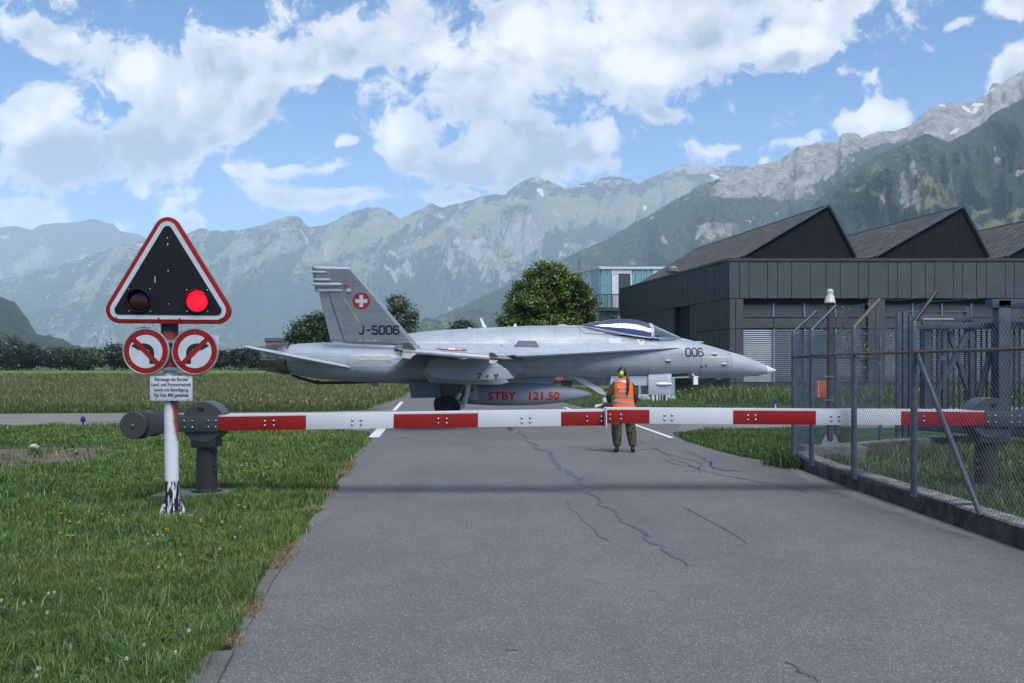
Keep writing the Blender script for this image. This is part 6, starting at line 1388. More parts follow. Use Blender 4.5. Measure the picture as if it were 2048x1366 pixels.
def m_camo():
    m = bpy.data.materials.new('camouflage'); m.use_nodes = True; t = NT(m.node_tree); bs = t.n['Principled BSDF']; oc = t.node('ShaderNodeTexCoord').outputs['Object']
    a = t.noise(oc, 9.0, 2.0, .5, .6); b = t.noise(t.vmath('ADD', oc, (5, 3, 1)), 11.0, 2.0, .5, .6); c_ = t.noise(t.vmath('ADD', oc, (1, 7, 4)), 10.0, 2.0, .5, .6)
    c = t.mix(t.ramp(a, .49, .51), (.075, .060, .035), (.035, .045, .022)); c = t.mix(t.ramp(b, .55, .57), c, (.11, .055, .035)); c = t.mix(t.ramp(c_, .56, .58), c, (.010, .011, .010))
    t.l.new(c, bs.inputs['Base Color']); bs.inputs['Roughness'].default_value = .9
    bp = t.node('ShaderNodeBump', {'Strength': .6, 'Distance': .02, 'Height': t.noise(t.vmath('MULTIPLY', oc, (1, 1, 2.2)), 14.0, 3.0, .5)}); t.l.new(bp.outputs[0], bs.inputs['Normal']); return m
M_CAMO = m_camo(); M_SKIN = mat('skin', (0.42, 0.22, 0.15), .5, var=.06); M_HAIR = mat('brown_hair', (0.026, 0.017, 0.012), .45, var=.3, scale=40); M_BOOT = mat('boot', (.035, .025, .018), .6)
M_ORV = mat('hi_vis_orange', (0.95, 0.14, 0.006), .7, var=.06, scale=10, bump=.4, bscale=16); M_REF = mat('reflective_grey', (.28, .29, .31), .4, .2, var=.08, scale=30); M_LIME = mat('ear_cup_lime', (.55, .78, .02), .4, var=.03)
PF = G(1246, 906)
VB = [(0, 0, .96, .10), (0, 0, 1.14, .10), (0, 0, 1.30, .12), (0, 0, 1.41, .07), (-.015, .0, 1.47, .045), (-.03, .005, 1.54, .062), (-.035, .008, 1.60, .080), (-.035, .010, 1.645, .055),
      (-.10, .005, 1.585, .032), (-.135, .004, 1.578, .009), (-.098, .004, 1.535, .026),
      (-.09, 0, .90, .09), (-.125, .02, .50, .055), (-.12, .0, .10, .04), (-.135, .13, .045, .032), (.09, 0, .90, .09), (.135, .02, .50, .055), (.19, 0, .10, .04), (.215, .12, .045, .032),
      (-.17, 0, 1.38, .05), (-.275, .02, 1.12, .038), (-.24, .20, .99, .026), (-.22, .27, .98, .028), (.17, 0, 1.37, .05), (.245, .04, 1.11, .038), (.225, .16, .93, .026), (.215, .21, .88, .028)]
EB = [(0, 1), (1, 2), (2, 3), (3, 4), (4, 5), (5, 6), (6, 7), (5, 8), (8, 9), (5, 10), (0, 11), (11, 12), (12, 13), (13, 14), (0, 15), (15, 16), (16, 17), (17, 18), (2, 19), (19, 20), (20, 21), (21, 22), (2, 23), (23, 24), (24, 25), (25, 26)]
for h_, sx_, dz in ((22, -1, 0), (26, 1, -.02)):
    bx0 = Vector(VB[h_][:3])
    for k in range(4):
        o1 = Vector(((k - 1.5) * .019, .035, -.005 - .004 * abs(k - 1.4))); o2 = o1 + Vector((0, .028 - .004 * abs(k - 1.3), -.012)); o3 = o2 + Vector((0, .010, -.022)); i = len(VB)
        for q, r in ((o1, .0095), (o2, .0088), (o3, .0075)): p = bx0 + q; VB.append((p.x, p.y, p.z, r))
        EB += [(h_, i), (i, i + 1), (i + 1, i + 2)]
    i = len(VB); p = bx0 + Vector((-sx_ * .036, .006, -.008)); q = p + Vector((-sx_ * .012, .030, -.012)); VB += [(p.x, p.y, p.z, .011), (q.x, q.y, q.z, .009)]; EB += [(h_, i), (i, i + 1)]
person = skinned('person', VB, EB, M_SKIN); person.location = PF
setp(person, 'person seen from behind in an orange reflective vest, camouflage trousers and lime ear defenders', 'person')
skinned('trousers', [(0, 0, .95, (.17, .12)), (-.105, 0, .86, .130), (-.120, .02, .68, .120), (-.128, .025, .50, .112), (-.125, .005, .32, .108), (-.118, -.005, .18, .088), (-.118, 0, .115, .070), (.105, 0, .86, .130), (.135, .02, .68, .118), (.155, .025, .50, .108), (.178, .005, .32, .106), (.19, -.005, .19, .086), (.192, 0, .115, .070), (0, 0, 1.03, (.145, .10))],
        [(0, 1), (1, 2), (2, 3), (3, 4), (4, 5), (5, 6), (0, 7), (7, 8), (8, 9), (9, 10), (10, 11), (11, 12), (0, 13)], M_CAMO, person)
skinned('jacket', [(0, 0, 1.00, (.155, .11)), (0, 0, 1.15, (.14, .11)), (0, 0, 1.31, (.155, .12)), (0, 0, 1.42, (.09, .08)), (-.005, 0, 1.47, .058), (-.165, 0, 1.375, .075), (-.235, .005, 1.25, .068), (-.285, .02, 1.12, .062), (-.265, .12, 1.04, .05), (-.245, .19, 1.0, .042),
        (.165, 0, 1.365, .075), (.225, .02, 1.24, .068), (.252, .04, 1.11, .060), (.24, .11, 1.01, .05), (.228, .155, .94, .042)],
        [(0, 1), (1, 2), (2, 3), (3, 4), (2, 5), (5, 6), (6, 7), (7, 8), (8, 9), (2, 10), (10, 11), (11, 12), (12, 13), (13, 14)], M_CAMO, person)
for x, xt in ((-.118, -.135), (.192, .217)): skinned('boot', [(x, -.01, .14, .052), (x, -.015, .055, .050), (xt - .005, .075, .045, .046), (xt, .15, .04, .036)], [(0, 1), (1, 2), (2, 3)], M_BOOT, person)
def vring(z, w, d, cx, wob=0.0, n=36, grow=0.0):
    return [Vector((cx + (w + grow) * math.copysign(abs(math.cos(a)) ** .8, math.cos(a)), (d + grow) * math.copysign(abs(math.sin(a)) ** .8, math.sin(a)), z + wob * math.sin(3 * a + 1) + wob * .6 * math.sin(7 * a))) for a in [2 * math.pi * k / n for k in range(n)]]
VST = [(.90, .225, .165, .015, .016), (.96, .222, .162, .012, .005), (1.05, .205, .150, .01, .003), (1.15, .195, .145, .008, 0), (1.25, .198, .150, .006, 0), (1.34, .195, .150, .004, 0), (1.41, .172, .138, 0, 0), (1.455, .125, .115, -.006, 0), (1.485, .080, .085, -.012, 0)]
vest = MB().loft([vring(*r) for r in VST], cap=False).build('vest', M_ORV, person, smooth=True, angle=70)
def vband(z0, z1, tilt=0):
    Z = np.array([r[0] for r in VST]); f = lambda z, k: float(np.interp(z, Z, [r[k] for r in VST])); rings = []
    for z in (z0, (z0 + z1) / 2, z1): rings.append([p + Vector((0, 0, tilt * p.x)) for p in vring(z, f(z, 1), f(z, 2), f(z, 3), 0, grow=.006)])
    MB().loft(rings, cap=False).build('reflective_band', M_REF, vest, smooth=True, angle=70)
vband(1.105, 1.155, -.10); vband(.985, 1.035, -.18); vband(1.405, 1.445, 0)
for k, ln in enumerate(('MILITARY', 'POLICE')):
    bm = text2d(ln, .062, .002, 1.05, 'CENTER', .9); decal('lettering', bm, lambda u, v, k=k: Vector((u + .0, -.160 + .0, 1.285 - k * .075 + v)), M_SW, vest)
MB().loft([vring(.885, .17, .125, .01), vring(.93, .175, .13, .01)], cap=False).build('belt', M_BLK, person, smooth=True)
MB().box((-.155, -.02, .87), (.07, .14, .14)).build('pouch', M_BLK, person, bevel=.015); MB().box((.02, -.13, .88), (.06, .05, .15)).build('pouch', M_BLK, person, bevel=.012); MB().box((.18, -.02, .87), (.06, .12, .12)).build('pouch', M_BLK, person, bevel=.012)
hair = bmesh.new(); bmesh.ops.create_uvsphere(hair, u_segments=24, v_segments=16, radius=1)
for v in hair.verts:
    x, y, z = v.co; v.co = Vector((-.022 + x * (.100 if x > 0 else .094), .008 + y * .092, 1.612 + z * .098 * (1 if z > 0 else (.95 if x > -.1 else .2))))
me = bpy.data.meshes.new('hair'); hair.to_mesh(me); hair.free(); me.materials.append(M_HAIR); me.polygons.foreach_set('use_smooth', [True] * len(me.polygons)); ho = bpy.data.objects.new('hair', me); link(ho, person)
skinned('ponytail', [(.040, -.02, 1.610, .024), (.070, -.06, 1.575, .028), (.085, -.13, 1.48, .033), (.085, -.175, 1.37, .032), (.075, -.185, 1.27, .027), (.068, -.185, 1.19, .018), (.064, -.185, 1.14, .007)], [(i, i + 1) for i in range(6)], M_HAIR, person)
ed = thing('ear_defenders', (0, 0, 0), None, None); ed.parent = person; ed.location = (0, 0, 0)
for sg in (-1, 1): MB().lathe((-.038, sg * .078, 1.585), (0, sg, 0), [(0, .034), (.008, .040), (.03, .040), (.042, .032), (.045, .01)], 20).build('ear_cup', M_LIME, ed, smooth=True, angle=50); [v.__setattr__('co', Vector((v.co.x, v.co.y, 1.585 + (v.co.z - 1.585) * 1.25))) for v in ed.children[-1].data.vertices]
MB().tube([Vector((-.036, .098 * math.cos(a), 1.60 + .118 * math.sin(a))) for a in [math.pi * k / 12 for k in range(13)]], .011, 8).build('headband', M_BLK, ed, smooth=True)

# pilot under the canopy
pj = jet.matrix_basis @ J(1252, 664, 0)
pilot = skinned('person', [(0, 0, 0, (.14, .12)), (-.04, 0, .18, (.17, .12)), (-.06, 0, .30, (.12, .10)), (-.03, 0, .37, .05), (.0, 0, .45, .085), (.02, 0, .51, .075), (-.05, .19, .24, .06), (.05, .24, .06, .05), (.25, .18, .04, .04), (-.05, -.19, .24, .06), (.05, -.24, .06, .05), (.25, -.18, .04, .04), (.1, .1, -.08, .09), (.45, .12, -.02, .075), (.1, -.1, -.08, .09), (.45, -.12, -.02, .075)],
    [(0, 1), (1, 2), (2, 3), (3, 4), (4, 5), (1, 6), (6, 7), (7, 8), (1, 9), (9, 10), (10, 11), (0, 12), (12, 13), (0, 14), (14, 15)], mat('flight_suit', (.07, .08, .05), .8), None)
pilot.location = pj + Vector((0, 0, -.30)); pilot.rotation_euler = (0, 0, JA); pilot.scale = (.92, .92, .92); setp(pilot, 'helmeted pilot sitting dimly visible under the tinted cockpit canopy', 'person')
bmh = bmesh.new(); bmesh.ops.create_uvsphere(bmh, u_segments=20, v_segments=14, radius=1)
for v in bmh.verts: v.co = Vector((.005 + v.co.x * .135, v.co.y * .12, .50 + v.co.z * .13))
meh = bpy.data.meshes.new('helmet'); bmh.to_mesh(meh); bmh.free(); meh.materials.append(M_SHW); meh.polygons.foreach_set('use_smooth', [True] * len(meh.polygons)); link(bpy.data.objects.new('helmet', meh), pilot)
MB().lathe((.05, 0, .50), (1, 0, 0), [(0, .115), (.06, .10), (.09, .06), (.10, .01)], 18).build('visor', M_BLK, pilot, smooth=True)
# ------------------------------------------------------------------ vegetation
def m_leaf(name, tr=0.35, rough=.55):
    m = bpy.data.materials.new(name); m.use_nodes = True; t = NT(m.node_tree)
    for n in list(t.n): t.n.remove(n)
    at = t.node('ShaderNodeAttribute', attribute_name='gcol').outputs['Color']
    d = t.node('ShaderNodeBsdfDiffuse', {'Color': at}); tl = t.node('ShaderNodeBsdfTranslucent', {'Color': t.mix(1.0, at, (1.1, 1.25, .6), 'MULTIPLY')}); g = t.node('ShaderNodeBsdfGlossy', {'Color': (.9, .95, .9, 1), 'Roughness': rough})
    m1 = t.node('ShaderNodeMixShader', {0: tr, 1: d.outputs[0], 2: tl.outputs[0]}); m2 = t.node('ShaderNodeMixShader', {0: .05, 1: m1.outputs[0], 2: g.outputs[0]})
    t.l.new(m2.outputs[0], t.node('ShaderNodeOutputMaterial').inputs[0]); return m
M_GRASS = m_leaf('grass_blades'); M_LEAF = m_leaf('tree_leaves', .25, .4)
M_BARK = mat('bark', (0.085, 0.065, 0.05), .9, var=.3, scale=6, bump=.8, bscale=25)

def blades(name, x, y, h, w, pal, wts, label, z0=0.0, lean=.45, seedy=0.0, cols=None, parent=None):
    n = len(x); a = rng.uniform(0, 2 * np.pi, n); la = rng.uniform(0, 2 * np.pi, n); ln = h * lean * rng.uniform(.2, 1.3, n)
    dx, dy = np.cos(a) * w / 2, np.sin(a) * w / 2; lx, ly = np.cos(la) * ln, np.sin(la) * ln
    V = np.zeros((n, 5, 3)); z0 = np.broadcast_to(z0, (n,))
    V[:, 0] = np.stack([x - dx, y - dy, z0 - .01], 1); V[:, 1] = np.stack([x + dx, y + dy, z0 - .01], 1)
    k = 1.0 + seedy
    V[:, 2] = np.stack([x - dx * .8 * k + lx * .35, y - dy * .8 * k + ly * .35, z0 + h * .6], 1); V[:, 3] = np.stack([x + dx * .8 * k + lx * .35, y + dy * .8 * k + ly * .35, z0 + h * .6], 1)
    V[:, 4] = np.stack([x + lx, y + ly, z0 + h * (1 - .25 * lean)], 1)
    b = np.arange(n)[:, None] * 5; Fc = np.concatenate([b + [0, 1, 3], b + [0, 3, 2], b + [2, 3, 4]], 0)
    pal = np.array(pal); c = pal[rng.choice(len(pal), n, p=np.array(wts) / sum(wts))] if cols is None else cols
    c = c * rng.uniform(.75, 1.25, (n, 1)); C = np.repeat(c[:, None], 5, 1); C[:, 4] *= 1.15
    o = np_mesh(name, V.reshape(-1, 3), Fc, M_GRASS, parent=parent, attrs={'gcol': C.reshape(-1, 3)}); setp(o, label, None if parent else 'grass', kind='stuff'); return o
def px_ground(px, py): Y = EYE * F / (py - CY); return (px - CX) / F * Y, Y
def poly_x(pts, y):
    a = sorted([(p[1], p[0]) for p in pts]); return np.interp(y, [q[0] for q in a], [q[1] for q in a])
LE = [(p[0], p[1]) for p in LEFT_EDGE]
PAL = [(.040, .085, .012), (.068, .125, .018), (.022, .050, .010), (.098, .150, .026), (.18, .15, .06), (.115, .125, .032)]
# short lawn left of the lane
n = 360000; px = rng.uniform(-330, 780, n); py = 852 + (1470 - 852) * rng.uniform(0, 1, n) ** 1.15; x, y = px_ground(px, py)
near_y = np.interp(x, [p[0] for p in TX_NEAR], [p[1] for p in TX_NEAR])
edge = poly_x(LE, np.clip(y, 0, 22.4)); wig = .24 * (fbm(y * 2.2, y * 0 + 3, 4, 3) - .38)
ok = (x < edge - .03 + wig - (vn(y * 1.1, y * 0, 8) > .62) * .07) & (y < near_y - .1) & ~((y > 22.4) & (x > np.interp(y, [22.4, 26.2], [edge.max() * 0 - 3.25, -3.75])))
soil = ((x + 6.2 - .1 * y * 0) / 2.3) ** 2 + ((y - 18.7) / 2.2) ** 2; sx_ = G(60, 915); soil = ((x - sx_.x + .9) / 2.4) ** 2 + ((y - sx_.y) / 2.6) ** 2 + (fbm(x * 1.2, y * 1.2, 3, 5) - .5) * .9
ok &= ~((soil < 1) & (rng.uniform(0, 1, n) > .10))
sb = ((x - SG.x) ** 2 / .16 + (y - SG.y + .1) ** 2 / .12); ok &= ~((sb < 1) & (rng.uniform(0, 1, n) > .25))
bb = (np.abs(x - (P(404, 0, 13.1).x - .12)) < .48) & (np.abs(y - 13.2) < .42); ok &= ~(bb & (rng.uniform(0, 1, n) > .03))
x, y = x[ok], y[ok]; n = len(x)
tuft = fbm(x * 1.6, y * 1.6, 4, 17); big = fbm(x * .35, y * .35, 3, 23)
h = (.030 + .085 * np.clip(tuft * 2 - .55, 0, 1) ** 1.3 + .03 * rng.uniform(0, 1, n)) * (1 + .5 * (big > .55)) ; edged = np.clip((x - (poly_x(LE, y) - .35)) / .35, 0, 1); h = h * (1 + .6 * edged * (rng.uniform(0, 1, n) > .5))
w = .0042 * np.clip(y / 7, .85, 4.0) * rng.uniform(.7, 1.5, n); broad = rng.uniform(0, 1, n) < .012; w[broad] *= 5; h[broad] *= .8
P_ = np.array(PAL); idx = rng.choice(6, n, p=[.30, .27, .20, .14, .03, .06]); cols = P_[idx]
cols = cols * 1.5 * (0.66 + .70 * np.clip(fbm(x * .9, y * .9, 4, 31), 0, 1))[:, None] * np.array([1, 1, 1]); yel = np.clip(fbm(x * .6 + 9, y * .6, 3, 37) * 2 - .95, 0, .7)[:, None]; cols = cols * (1 - yel) + cols * np.array([1.5, 1.12, .9]) * yel
dry = (sb[ok] < 2.0) & (rng.uniform(0, 1, n) > .45); dry |= (soil[ok] < 1.25) & (rng.uniform(0, 1, n) > .5); dry |= (edged > .8) & (rng.uniform(0, 1, n) > .80); cols[dry] = np.array([.22, .155, .085]) * rng.uniform(.6, 1.2, (dry.sum(), 1)); h[dry] *= .55
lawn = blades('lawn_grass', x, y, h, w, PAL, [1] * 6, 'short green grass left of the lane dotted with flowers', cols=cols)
# taller tufts, broad weeds and pale dry stalks that break the lawn up
nt_ = 520; tpx = rng.uniform(-140, 760, nt_); tpy = 862 + 590 * rng.uniform(0, 1, nt_) ** 1.2; tx_, ty_ = px_ground(tpx, tpy); okk = (tx_ < poly_x(LE, np.clip(ty_, 0, 22.4)) - .12) & (ty_ < 27) & ~((ty_ > 22) & (tx_ > -3.4)); tx_, ty_ = tx_[okk], ty_[okk]
per = 46; ci = np.repeat(np.arange(len(tx_)), per); rad_ = rng.uniform(.03, .12, len(tx_))[ci]; x = tx_[ci] + rng.normal(size=len(ci)) * rad_; y = ty_[ci] + rng.normal(size=len(ci)) * rad_
hh_ = rng.uniform(.08, .20, len(tx_))[ci] * rng.uniform(.5, 1.1, len(ci)); pc = np.array([(.030, .075, .014), (.075, .14, .03), (.12, .17, .04), (.045, .09, .03)])[rng.integers(0, 4, len(tx_))][ci]
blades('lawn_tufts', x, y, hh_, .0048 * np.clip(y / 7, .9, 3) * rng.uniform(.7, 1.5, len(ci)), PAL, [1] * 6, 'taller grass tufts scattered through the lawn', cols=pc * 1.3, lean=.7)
nw = 260; wpx = rng.uniform(-140, 740, nw); wpy = 870 + 590 * rng.uniform(0, 1, nw); wx, wy = px_ground(wpx, wpy); okk = (wx < poly_x(LE, np.clip(wy, 0, 22.4)) - .15) & (wy < 25) & (wx < -1.7); wx, wy = wx[okk], wy[okk]; per = 9; ci = np.repeat(np.arange(len(wx)), per)
blades('broad_weeds', wx[ci] + rng.normal(size=len(ci)) * .03, wy[ci] + rng.normal(size=len(ci)) * .03, rng.uniform(.05, .11, len(ci)), rng.uniform(.018, .034, len(ci)), [(.07, .13, .03), (.045, .095, .025), (.10, .155, .045)], [1, 1, 1], 'broad-leaved weeds lying low in the lawn', lean=1.6)
nd = 2600; dpx = rng.uniform(-140, 740, nd); dpy = 865 + 590 * rng.uniform(0, 1, nd); x, y = px_ground(dpx, dpy); okk = (x < poly_x(LE, np.clip(y, 0, 22.4)) - .1) & (y < 26) & (fbm(x * .9, y * .9, 3, 99) > .47); x, y = x[okk], y[okk]
blades('dry_stalks', x, y, rng.uniform(.10, .24, len(x)), .0028 * np.clip(y / 7, .9, 3), [(.26, .22, .10), (.19, .17, .07), (.15, .10, .06)], [2, 2, 1], 'thin dry stalks standing in the lawn', lean=.5)
# dead straw lying on the kerb slabs
n = 11000; y = 4.2 + 14 * rng.uniform(0, 1, n) ** 1.6; cl = fbm(y * 1.4, y * 0 + 1, 3, 77); keep = cl > .47; y = y[keep]; x = poly_x(LE, y) + rng.normal(-.04, .055, len(y)); 
blades('dry_straw', x, y, rng.uniform(.02, .06, len(x)), .0035 * np.clip(y / 6, 1, 3), [(.33, .24, .14), (.24, .16, .09), (.14, .09, .05)], [3, 3, 2], 'dry straw and dead leaves caught along the left kerb stones', lean=3.0, z0=.03)
M_SOIL = mat('bare_soil', (.105, .075, .055), .95, var=.35, scale=3, bump=.8, bscale=25)
sc_ = G(60, 915); pts = [(sc_.x - .9 + 2.3 * math.cos(a) * (1 + .15 * math.sin(3 * a)), sc_.y + 2.4 * math.sin(a) * (1 + .2 * math.sin(2 * a + 1))) for a in [2 * math.pi * k / 28 for k in range(28)]]
setp(sheet('bare_soil', pts, .004, M_SOIL), kind='structure')
setp(sheet('sign_soil', [(SG.x + .42 * math.cos(a), SG.y - .08 + .3 * math.sin(a)) for a in [2 * math.pi * k / 20 for k in range(20)]], .005, M_SOIL), kind='structure')
# grass island and verge on the right, and the enclosed yard behind the fence
n = 60000; px = rng.uniform(1340, 1700, n); py = rng.uniform(853, 945, n); x, y = px_ground(px, py)
rp_ = np.array(sorted([(q[1], q[0]) for q in right_pts])); xr = np.interp(y, rp_[:, 0], rp_[:, 1]); near_y = np.interp(x, [p[0] for p in TX_NEAR], [p[1] for p in TX_NEAR]) 
wallx = np.interp(y, [w_[1] for w_ in WPTS], [w_[0] for w_ in WPTS])
ok = (x > xr + .06) & (y < near_y - .12) & (y > 17.9) & ((y > 21.8) | (x < wallx - .03) | (y > np.interp(x, [w_[0] for w_ in WPTS], [w_[1] for w_ in WPTS]) + .35)); x, y = x[ok], y[ok]; n = len(x)
h = (.04 + .12 * fbm(x * 1.3, y * 1.3, 4, 47)) * rng.uniform(.6, 1.3, n); cols = P_[rng.choice(6, n, p=[.30, .27, .20, .14, .03, .06])] * (.75 + .5 * fbm(x * .8, y * .8, 3, 51))[:, None]
blades('island_grass', x, y, h, .009 * rng.uniform(.7, 1.5, n), PAL, [1] * 6, 'green grass island between the lane and the taxiway', cols=cols)
n = 190000; px = rng.uniform(1560, 2750, n); py = rng.uniform(858, 1400, n); x, y = px_ground(px, py); wallx = np.interp(y, [w_[1] for w_ in WPTS], [w_[0] for w_ in WPTS])
ok = (x > wallx + WW + .02) & (y > 4) & (y < np.interp(x, [5.0, 9.8, 30], [17.3, 21.5, 25])); x, y = x[ok], y[ok]; n = len(x)
h = (.07 + .22 * fbm(x * 1.1, y * 1.1, 4, 57)) * rng.uniform(.5, 1.3, n); cols = np.array([(.050, .090, .018), (.085, .125, .025), (.12, .13, .035), (.035, .06, .015), (.15, .12, .05)])[rng.choice(5, n, p=[.3, .25, .2, .17, .08])] * (.7 + .6 * fbm(x * .8, y * .8, 3, 61))[:, None]
blades('yard_grass', x, y, h, .008 * np.clip(y / 11, .9, 2.5) * rng.uniform(.7, 1.4, n), PAL, [1] * 6, 'longer yellowish grass inside the fenced corner', cols=cols, z0=.02)
# tall meadow beyond the taxiway, left
n = 190000; px = rng.uniform(-120, 860, n); py = 747 + (832 - 747) * rng.uniform(0, 1, n) ** .85; x, y = px_ground(px, py)
far_y = np.interp(x, sorted([p[0] for p in TX_FAR]), [p[1] for p in sorted(TX_FAR)]); lr = np.interp(y, [36, 40, 56, 75, 160], [-4.9, -5.6, -5.9, -7.3, -10.4])
ok = (y > far_y + .35) & (x < lr - .1 - .3 * vn(y * .7, y * 0, 3)); x, y = x[ok], y[ok]; n = len(x); fe = np.clip((y - np.interp(x, sorted([p[0] for p in TX_FAR]), [p[1] for p in sorted(TX_FAR)])) / 5.0, 0, 1)
h = (.16 + .30 * fe) * rng.uniform(.5, 1.25, n) * (.7 + .6 * fbm(x * .3, y * .3, 3, 71))
g1 = np.array([(.085, .115, .026), (.125, .145, .042), (.045, .072, .018), (.19, .18, .075), (.25, .215, .12), (.15, .125, .07)]); wn = rng.uniform(0, 1, n); idx = np.where(wn < .18 + .30 * (1 - fe), 2, rng.choice(6, n, p=[.26, .27, .06, .2, .13, .08])); cols = g1[idx] * (.72 + .55 * fbm(x * .12, y * .35, 4, 73))[:, None]
cols = np.where((fe < .5)[:, None] & (idx >= 3)[:, None], g1[0] * 1.0, cols)
blades('meadow_grass', x, y, h, .012 * np.clip(y / 36, 1, 4.5) * rng.uniform(.6, 1.5, n), PAL, [1] * 6, 'tall seeding meadow grass beyond the taxiway at left', cols=cols, seedy=.5)
# verge in front of the hangar and right of the far road
n = 150000; px = rng.uniform(1040, 2100, n); py = 762 + (824 - 762) * rng.uniform(0, 1, n); x, y = px_ground(px, py)
far_y = np.interp(x, sorted([p[0] for p in TX_FAR]), [p[1] for p in sorted(TX_FAR)]); rr2 = np.interp(y, [40, 50, 75, 160], [3.0, 1.9, -1.0, -6.5])
ok = (y > far_y + .15) & (x > rr2 + .1) & ~((y > 49.8) & (x > XC - .168 * (y - 50) - .2)) & (y < 110); x, y = x[ok], y[ok]; n = len(x)
tall = np.clip((x - 7.5) / 2.5, 0, 1) * np.clip((y - 43.2) / 2.5, 0, 1); h = (.08 + .75 * tall) * rng.uniform(.4, 1.25, n)
g2 = np.array([(.050, .110, .022), (.085, .145, .035), (.030, .065, .016), (.14, .16, .05), (.19, .18, .09)]); cols = g2[np.where(tall > .4, rng.choice(5, n, p=[.25, .25, .18, .2, .12]), rng.choice(3, n, p=[.45, .35, .2]))] * (.75 + .5 * fbm(x * .3, y * .3, 3, 81))[:, None]
blades('verge_grass', x, y, h, .016 * rng.uniform(.6, 1.5, n), PAL, [1] * 6, 'mown verge rising to tall weeds in front of the hangar', cols=cols, seedy=.4)
# distant buttercup haze in the meadow and weeds
def dots(name, x, y, z, s, cols, label):
    n = len(x); V = np.zeros((n, 4, 3)); V[:, :, 0] = x[:, None] + s[:, None] * np.array([-1, 1, 1, -1]) * .5; V[:, :, 1] = y[:, None] + s[:, None] * np.array([-.3, -.3, .3, .3]); V[:, :, 2] = z[:, None] + s[:, None] * np.array([-.35, -.35, .35, .35])
    C = np.repeat(cols[:, None], 4, 1); o = np_mesh(name, V.reshape(-1, 3), np.arange(n * 4).reshape(-1, 4), M_GRASS, attrs={'gcol': C.reshape(-1, 3)}); setp(o, label, 'flowers', kind='stuff')
n = 620; px = rng.uniform(-60, 800, n); py = 752 + 68 * rng.uniform(0, 1, n) ** .6; x, y = px_ground(px, py); cl = fbm(x * .35, y * .5, 3, 91) > .50; x, y = x[cl], y[cl]; n = len(x)
ok = (y > 37.5) & (x < -6.5); x, y = x[ok], y[ok]; n = len(x); dots('meadow_flowers', x, y, .22 + .2 * rng.uniform(0, 1, n), .035 * rng.uniform(.7, 1.3, n), np.array([(.62, .42, .02), (.6, .58, .5)])[rng.choice(2, n, p=[.8, .2])], 'yellow and white specks of meadow flowers at left')
n = 90; x = rng.uniform(8, 24, n); y = rng.uniform(43, 49.5, n); dots('verge_flowers', x, y, .25 + .5 * rng.uniform(0, 1, n), .04 * rng.uniform(.6, 1.2, n), np.array([(.6, .45, .03), (.65, .63, .5)])[rng.choice(2, n, p=[.4, .6])], 'pale umbels and yellow flowers among the weeds by the hangar')
# single flowers in the short grass
M_YEL = mat('petal_yellow', (.80, .46, .012), .5, var=.06); M_CLOV = mat('clover_white', (.62, .56, .54), .6, var=.1, scale=60); M_STEM = mat('stem_green', (.05, .10, .025), .6)
def flower_src(kind):
    r = thing(kind, (0, 0, -5), None, None)
    MB().tube([(0, 0, 0), (.004, .003, .05), (0, 0, .098)], .0014, 5).build('stem', M_STEM, r)
    m = MB()
    if kind == 'yellow_flower':
        for ring, (nn, r0, r1, zz) in enumerate(((14, .003, .017, .004), (10, .002, .012, .008))):
            for k in range(nn):
                a_ = 2 * math.pi * (k + .5 * ring) / nn; d = Vector((math.cos(a_), math.sin(a_), 0)); s_ = Vector((-d.y, d.x, 0)); m.add([Vector((0, 0, .098)) + d * r0 + s_ * .0012, Vector((0, 0, .098)) + d * r0 - s_ * .0012, Vector((0, 0, .098 + zz)) + d * r1 - s_ * .0035, Vector((0, 0, .098 + zz)) + d * r1 + s_ * .0035], [(0, 1, 2, 3)])
        m.lathe((0, 0, .092), (0, 0, 1), [(0, .003), (.008, .007), (.012, .004)], 8); m.build('petals', M_YEL, r)
    else:
        for k in range(34):
            z_ = 1 - 2 * (k + .5) / 34; rr3 = math.sqrt(1 - z_ * z_); a_ = k * 2.4; d = Vector((rr3 * math.cos(a_), rr3 * math.sin(a_), z_)); s_ = d.cross(Vector((0, 0, 1))).normalized(); m.add([Vector((0, 0, .1)) + d * .004 + s_ * .0015, Vector((0, 0, .1)) + d * .004 - s_ * .0015, Vector((0, 0, .101)) + d * .0125 - s_ * .0022, Vector((0, 0, .101)) + d * .0125 + s_ * .0022], [(0, 1, 2, 3)])
        m.build('florets', M_CLOV, r)
    return r
Z4 = [(605, 798), (370, 972), (400, 1028), (482, 1030), (665, 1028), (840, 978), (437, 1110), (418, 1120), (478, 1103), (458, 1158), (478, 1172), (540, 1182), (720, 1165), (840, 1125), (410, 1245), (466, 1270), (500, 1262), (697, 1114), (1073, 880), (1373, 1160), (1143, 1228), (1253, 1148), (1517, 1175), (1633, 1057), (1670, 1075), (1650, 790), (1670, 820), (1497, 850), (1430, 917), (1465, 915)]
Z7 = [(722, 75), (768, 72), (866, 72), (484, 214), (495, 238), (528, 243), (552, 232), (558, 238), (603, 263), (640, 242), (620, 220), (683, 292), (527, 370), (472, 422), (500, 435), (382, 515), (270, 505), (90, 553)]
ZC = [(197, 628), (385, 725), (1550, 850), (1180, 972), (1035, 1080), (1438, 1038), (300, 1222), (318, 1158), (820, 510), (755, 458), (445, 543), (396, 553), (720, 265), (1298, 340), (1478, 245), (1216, 50), (1253, 78), (1340, 82), (1215, 143), (12, 612)]
yl_ = [(a_ * .2927, 700 + b_ * .2927) for a_, b_ in Z4] + [(300 + a_ * .378, 850 + b_ * .378) for a_, b_ in Z7]; wl_ = [(a_ * .244, 1050 + b_ * .244) for a_, b_ in ZC] + [(563, 1043), (582, 1057), (480, 1055), (315, 1068), (470, 1072), (440, 1095), (1500, 900), (1530, 905), (1565, 897)]
